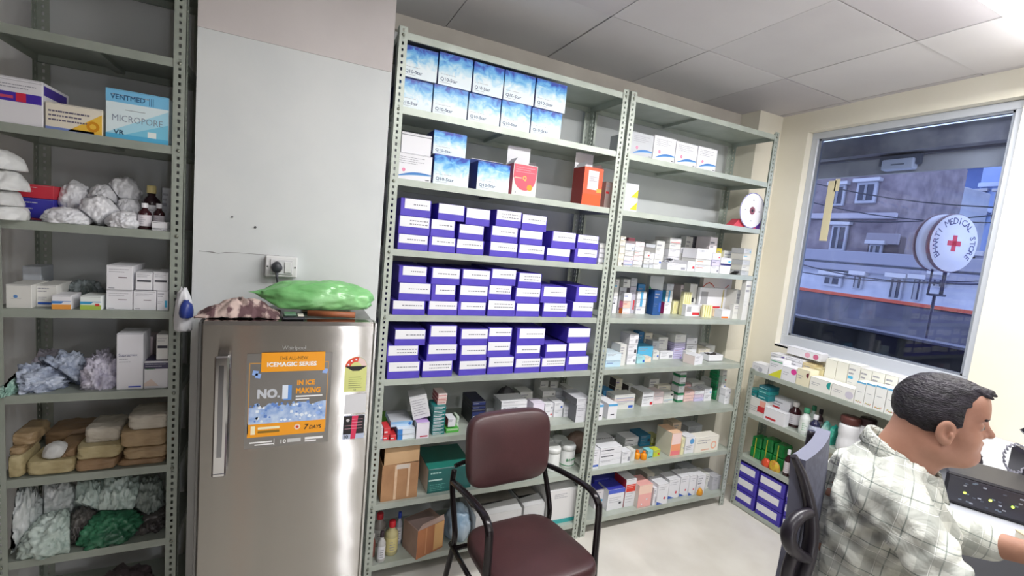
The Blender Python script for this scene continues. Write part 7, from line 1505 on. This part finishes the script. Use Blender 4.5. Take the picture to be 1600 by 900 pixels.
m = lump(301, .10, .10, .15, .12, 6, noisy('1f1a22', '2b2530', 8, .45, 0, .2, 20, 'black_cloth'), 5, .4, fine=.2); m.build('bag_body', e); m = MB(); m.tube([(-.05, -.07, .10), (-.06, -.04, .16), (-.05, .03, .16), (-.05, .06, .10)], .008, mat('2a242c', .5), 8); m.build('strap', e)
e = empty('telephone', (2.03, -2.02, DZ+.0005), math.radians(-50)); tag(e, 'dark desk telephone with curled cord at the right edge', 'telephone')
q = C+1.55*ray(1603, 708); tk = mat('2a2630', .3, name='dark_gloss')
e.location = (2.64, -1.49, DZ+.0005); q = np.array([0, 0, 1.205])
m = MB(); m.box((-.07, -.05, 0), (.07, .07, .12), tk, .012); m.build('phone_base', e)
m = MB(); m.tube([(-.08, -.02, q[2]-DZ-.01), (-.05, -.02, q[2]-DZ+.022), (.05, -.02, q[2]-DZ+.022), (.08, -.02, q[2]-DZ-.01)], [.018, .016, .016, .018], tk, 12); m.box((-.05, -.04, .10), (.05, .02, q[2]-DZ+.012), tk, .008); m.build('handset', e)
P_ = []; path = [C+1.70*ray(u, v) for u, v in ((1590, 694), (1576, 698), (1569, 708), (1569, 722), (1575, 733), (1586, 738), (1598, 735))]
path = [Vector(p) for p in path]; fine_ = []
for i in range(len(path)-1):
    for k in range(10): fine_.append(path[i].lerp(path[i+1], k/10))
for k, p_ in enumerate(fine_): P_.append(p_+Vector((math.cos(k*1.3)*.004, math.sin(k*1.3)*.003, math.sin(k*1.3)*.004))-Vector(e.location))
P_.append(Vector((.0, .0, .11)))
Ri = Matrix.Rotation(math.radians(50), 3, 'Z'); P_ = [Ri@p_ for p_ in P_[:-1]]+[Vector((.0, .0, .11))]; m = MB(); m.tube([P_[-1]]+P_[:-1]+[P_[-1]], .0028, mat('7d7c88', .35), 6); m.build('coiled_cord', e)
q = hit(1580, 806, 2, DZ+.02); m = MB(); m.box((-.08, -.05, 0), (.08, .05, .022), mat('e4dccb', .6, name='book_pages'), .001); m.box((-.081, -.052, .0222), (.081, .052, .025), mat('d8c4a0', .6), .0005); tag(m.build('notebook', None, (2.055, -1.70, DZ+.0005), math.radians(-30)), 'cream notebook lying on the counter beside the forearm', 'notebook')
# ================================================================= LIGHT FITTINGS
for i, p in enumerate(TUBES):
    e = empty('tube_light', (p[0], p[1], CEIL), 0 if p[2] == 'x' else math.pi/2)
    tag(e, ['glowing white tube light at the top right corner of the ceiling', 'white tube light on the ceiling over the visitor chair, above the view', 'added, unseen tube light on the ceiling behind the viewpoint, left one', 'added, unseen tube light on the ceiling behind the viewpoint, right one'][i], 'light', 'ceiling tube lights')
    m = MB(); m.box((-.60, -.035, -.035), (.60, .035, -.001), mat('e6e6e6', .4), .003); m.build('batten', e)
    m = MB(); m.tube([(-.58, 0, -.058), (.58, 0, -.058)], .022, emit('ffffff', 9, 'tube_glow'), 14); m.build('tube', e)
    for s_ in (-1, 1): m = MB(); m.box((s_*.59-.012, -.02, -.07), (s_*.59+.012, .02, -.034), mat('dcdcdc', .4), .002); m.build('end_cap', e)
# unseen things added behind the viewpoint for the steel door to mirror
def rear(name, label, cat, x0, x1, z0, z1, mt, d=.05):
    e = empty(name, ((x0+x1)/2, REARY+.001, z0)); tag(e, label, cat); w = x1-x0; m = MB(); m.box((-w/2, 0, 0), (w/2, d, z1-z0), mt, .01); m.build('panel', e); m = MB(); m.box((w/2-.08, d, (z1-z0)*.45), (w/2-.05, d+.03, (z1-z0)*.55), mat('b9b9b9', .3, .8), .003); m.build('handle', e)  # panel and handle are both added, out of view
sl = MB()
for x0_, x1_ in ((.70, .80), (1.02, 1.05)): sl.box((x0_, REARY+.002, .02), (x1_, REARY+.012, 2.15), emit('f4f6ff', 11, 'streak_glow'))  # glowing strips added out of view to streak the steel door
struct(sl.build('added_glow_strip'))
rear('added_cupboard', 'added dark steel panel on the rear wall for the door to mirror, left one', 'added_cupboard', -1.3, -.62, .0, 2.0, mat('2e2c2b', .5), .4)  # added out of view for dark bands in the door's reflection
rear('added_cupboard', 'added dark brown panel on the rear wall for the door to mirror, right one', 'added_cupboard', -.16, .52, .0, 2.1, mat('3a3632', .5), .4)
rear('added_curtain', 'added orange strip on the rear wall for the door to mirror, between panels', 'added_curtain', -.46, -.26, .0, 2.3, mat('e08a4e', .7))  # added out of view for a warm streak in the door
finish_stacks()
def press():
    bpy.context.view_layer.update()
    kinds = {'cotton_pillow', 'polythene_bag', 'plastic_packet', 'carrier_bag', 'wrapped_packet', 'white_pouch', 'plastic_bag', 'film_packet', 'sweet_packet', 'plastic_film', 'round_packet'}
    tops = [o for o in SC.objects if o.parent is None and o.type in ('MESH', 'EMPTY') and o.get('label')]
    soft = []; hard = []
    for o in tops:
        k = o.name.split('.')[0]
        ms = [o] if o.type == 'MESH' else [c for c in o.children if c.type == 'MESH']
        if k in kinds: soft.append(o); continue
        if not any(w in k for w in ('carton', 'box', 'bottle', 'jar', 'pouch')) or 'box' in k and o.location.x > 3.3: continue
        co = np.array([tuple(c.matrix_world@Vector(b)) for c in ms for b in c.bound_box])
        hard.append((co.min(0)-.0008, co.max(0)+.0008))
    P = []
    for o in soft:
        n = len(o.data.vertices); a = np.empty(n*3); o.data.vertices.foreach_get('co', a); M_ = np.array(o.matrix_world); w = a.reshape(-1, 3)@M_[:3, :3].T+M_[:3, 3]; P.append(w)
    for i in range(len(P)):
        w = P[i]; lef = w[:, 0].mean() < -.3
        if lef: w[:, 0] = np.where(w[:, 1] > -.012, np.clip(w[:, 0], -.833, -.3425), w[:, 0])
        w[:, 1] = np.minimum(w[:, 1], .354) if w[:, 0].mean() < 2.9 else w[:, 1]
    for i in range(len(P)):
        for j in range(i+1, len(P)):
            a, b = P[i], P[j]; la, ha, lb, hb = a.min(0), a.max(0), b.min(0), b.max(0)
            if np.any(np.minimum(ha, hb)-np.maximum(la, lb) < .001): continue
            ca, cb = (la+ha)/2, (lb+hb)/2; ra, rb_ = (ha-la)/2, (hb-lb)/2
            dn = (cb-ca)/((ra+rb_)**2); 
            if abs(dn[2]) > 2.0*max(abs(dn[0]), abs(dn[1])): dn = np.array([0, 0, np.sign(dn[2])])
            n = dn/np.linalg.norm(dn); ea, eb = np.sqrt(((ra*n)**2).sum()), np.sqrt(((rb_*n)**2).sum()); t = (cb-ca)@n*ea/(ea+eb); pt = ca+n*t
            if (a-pt).dot(n).max() <= 0 or (b-pt).dot(n).min() >= 0: continue
            da = (a-pt)@n; a -= np.outer(np.where(da > -.0006, da+.0006, 0), n); db = (b-pt)@n; b -= np.outer(np.where(db < .0006, db-.0006, 0), n)
    for i in range(len(P)):
        w = P[i]; c_ = (w.min(0)+w.max(0))/2
        for lo, hi in hard:
            ins = np.all((w > lo) & (w < hi), 1)
            if not ins.any(): continue
            mid = (lo+hi)/2; pen = []
            for ax in (0, 1):
                sgn = 1 if c_[ax] > mid[ax] else -1; face = hi[ax] if sgn > 0 else lo[ax]; pen.append((abs(w[ins][:, ax]-face).max(), ax, face))
            if w[:, 2].min() > mid[2]: pen.append((abs(w[ins][:, 2]-hi[2]).max(), 2, hi[2]))
            _, ax, face = min(pen); w[ins, ax] = face
    for o, w in zip(soft, P):
        M_ = np.linalg.inv(np.array(o.matrix_world)); a = w@M_[:3, :3].T+M_[:3, 3]; o.data.vertices.foreach_set('co', a.ravel()); o.data.update()
finish_labels(); press()
# drop meshes' doubled materials: none
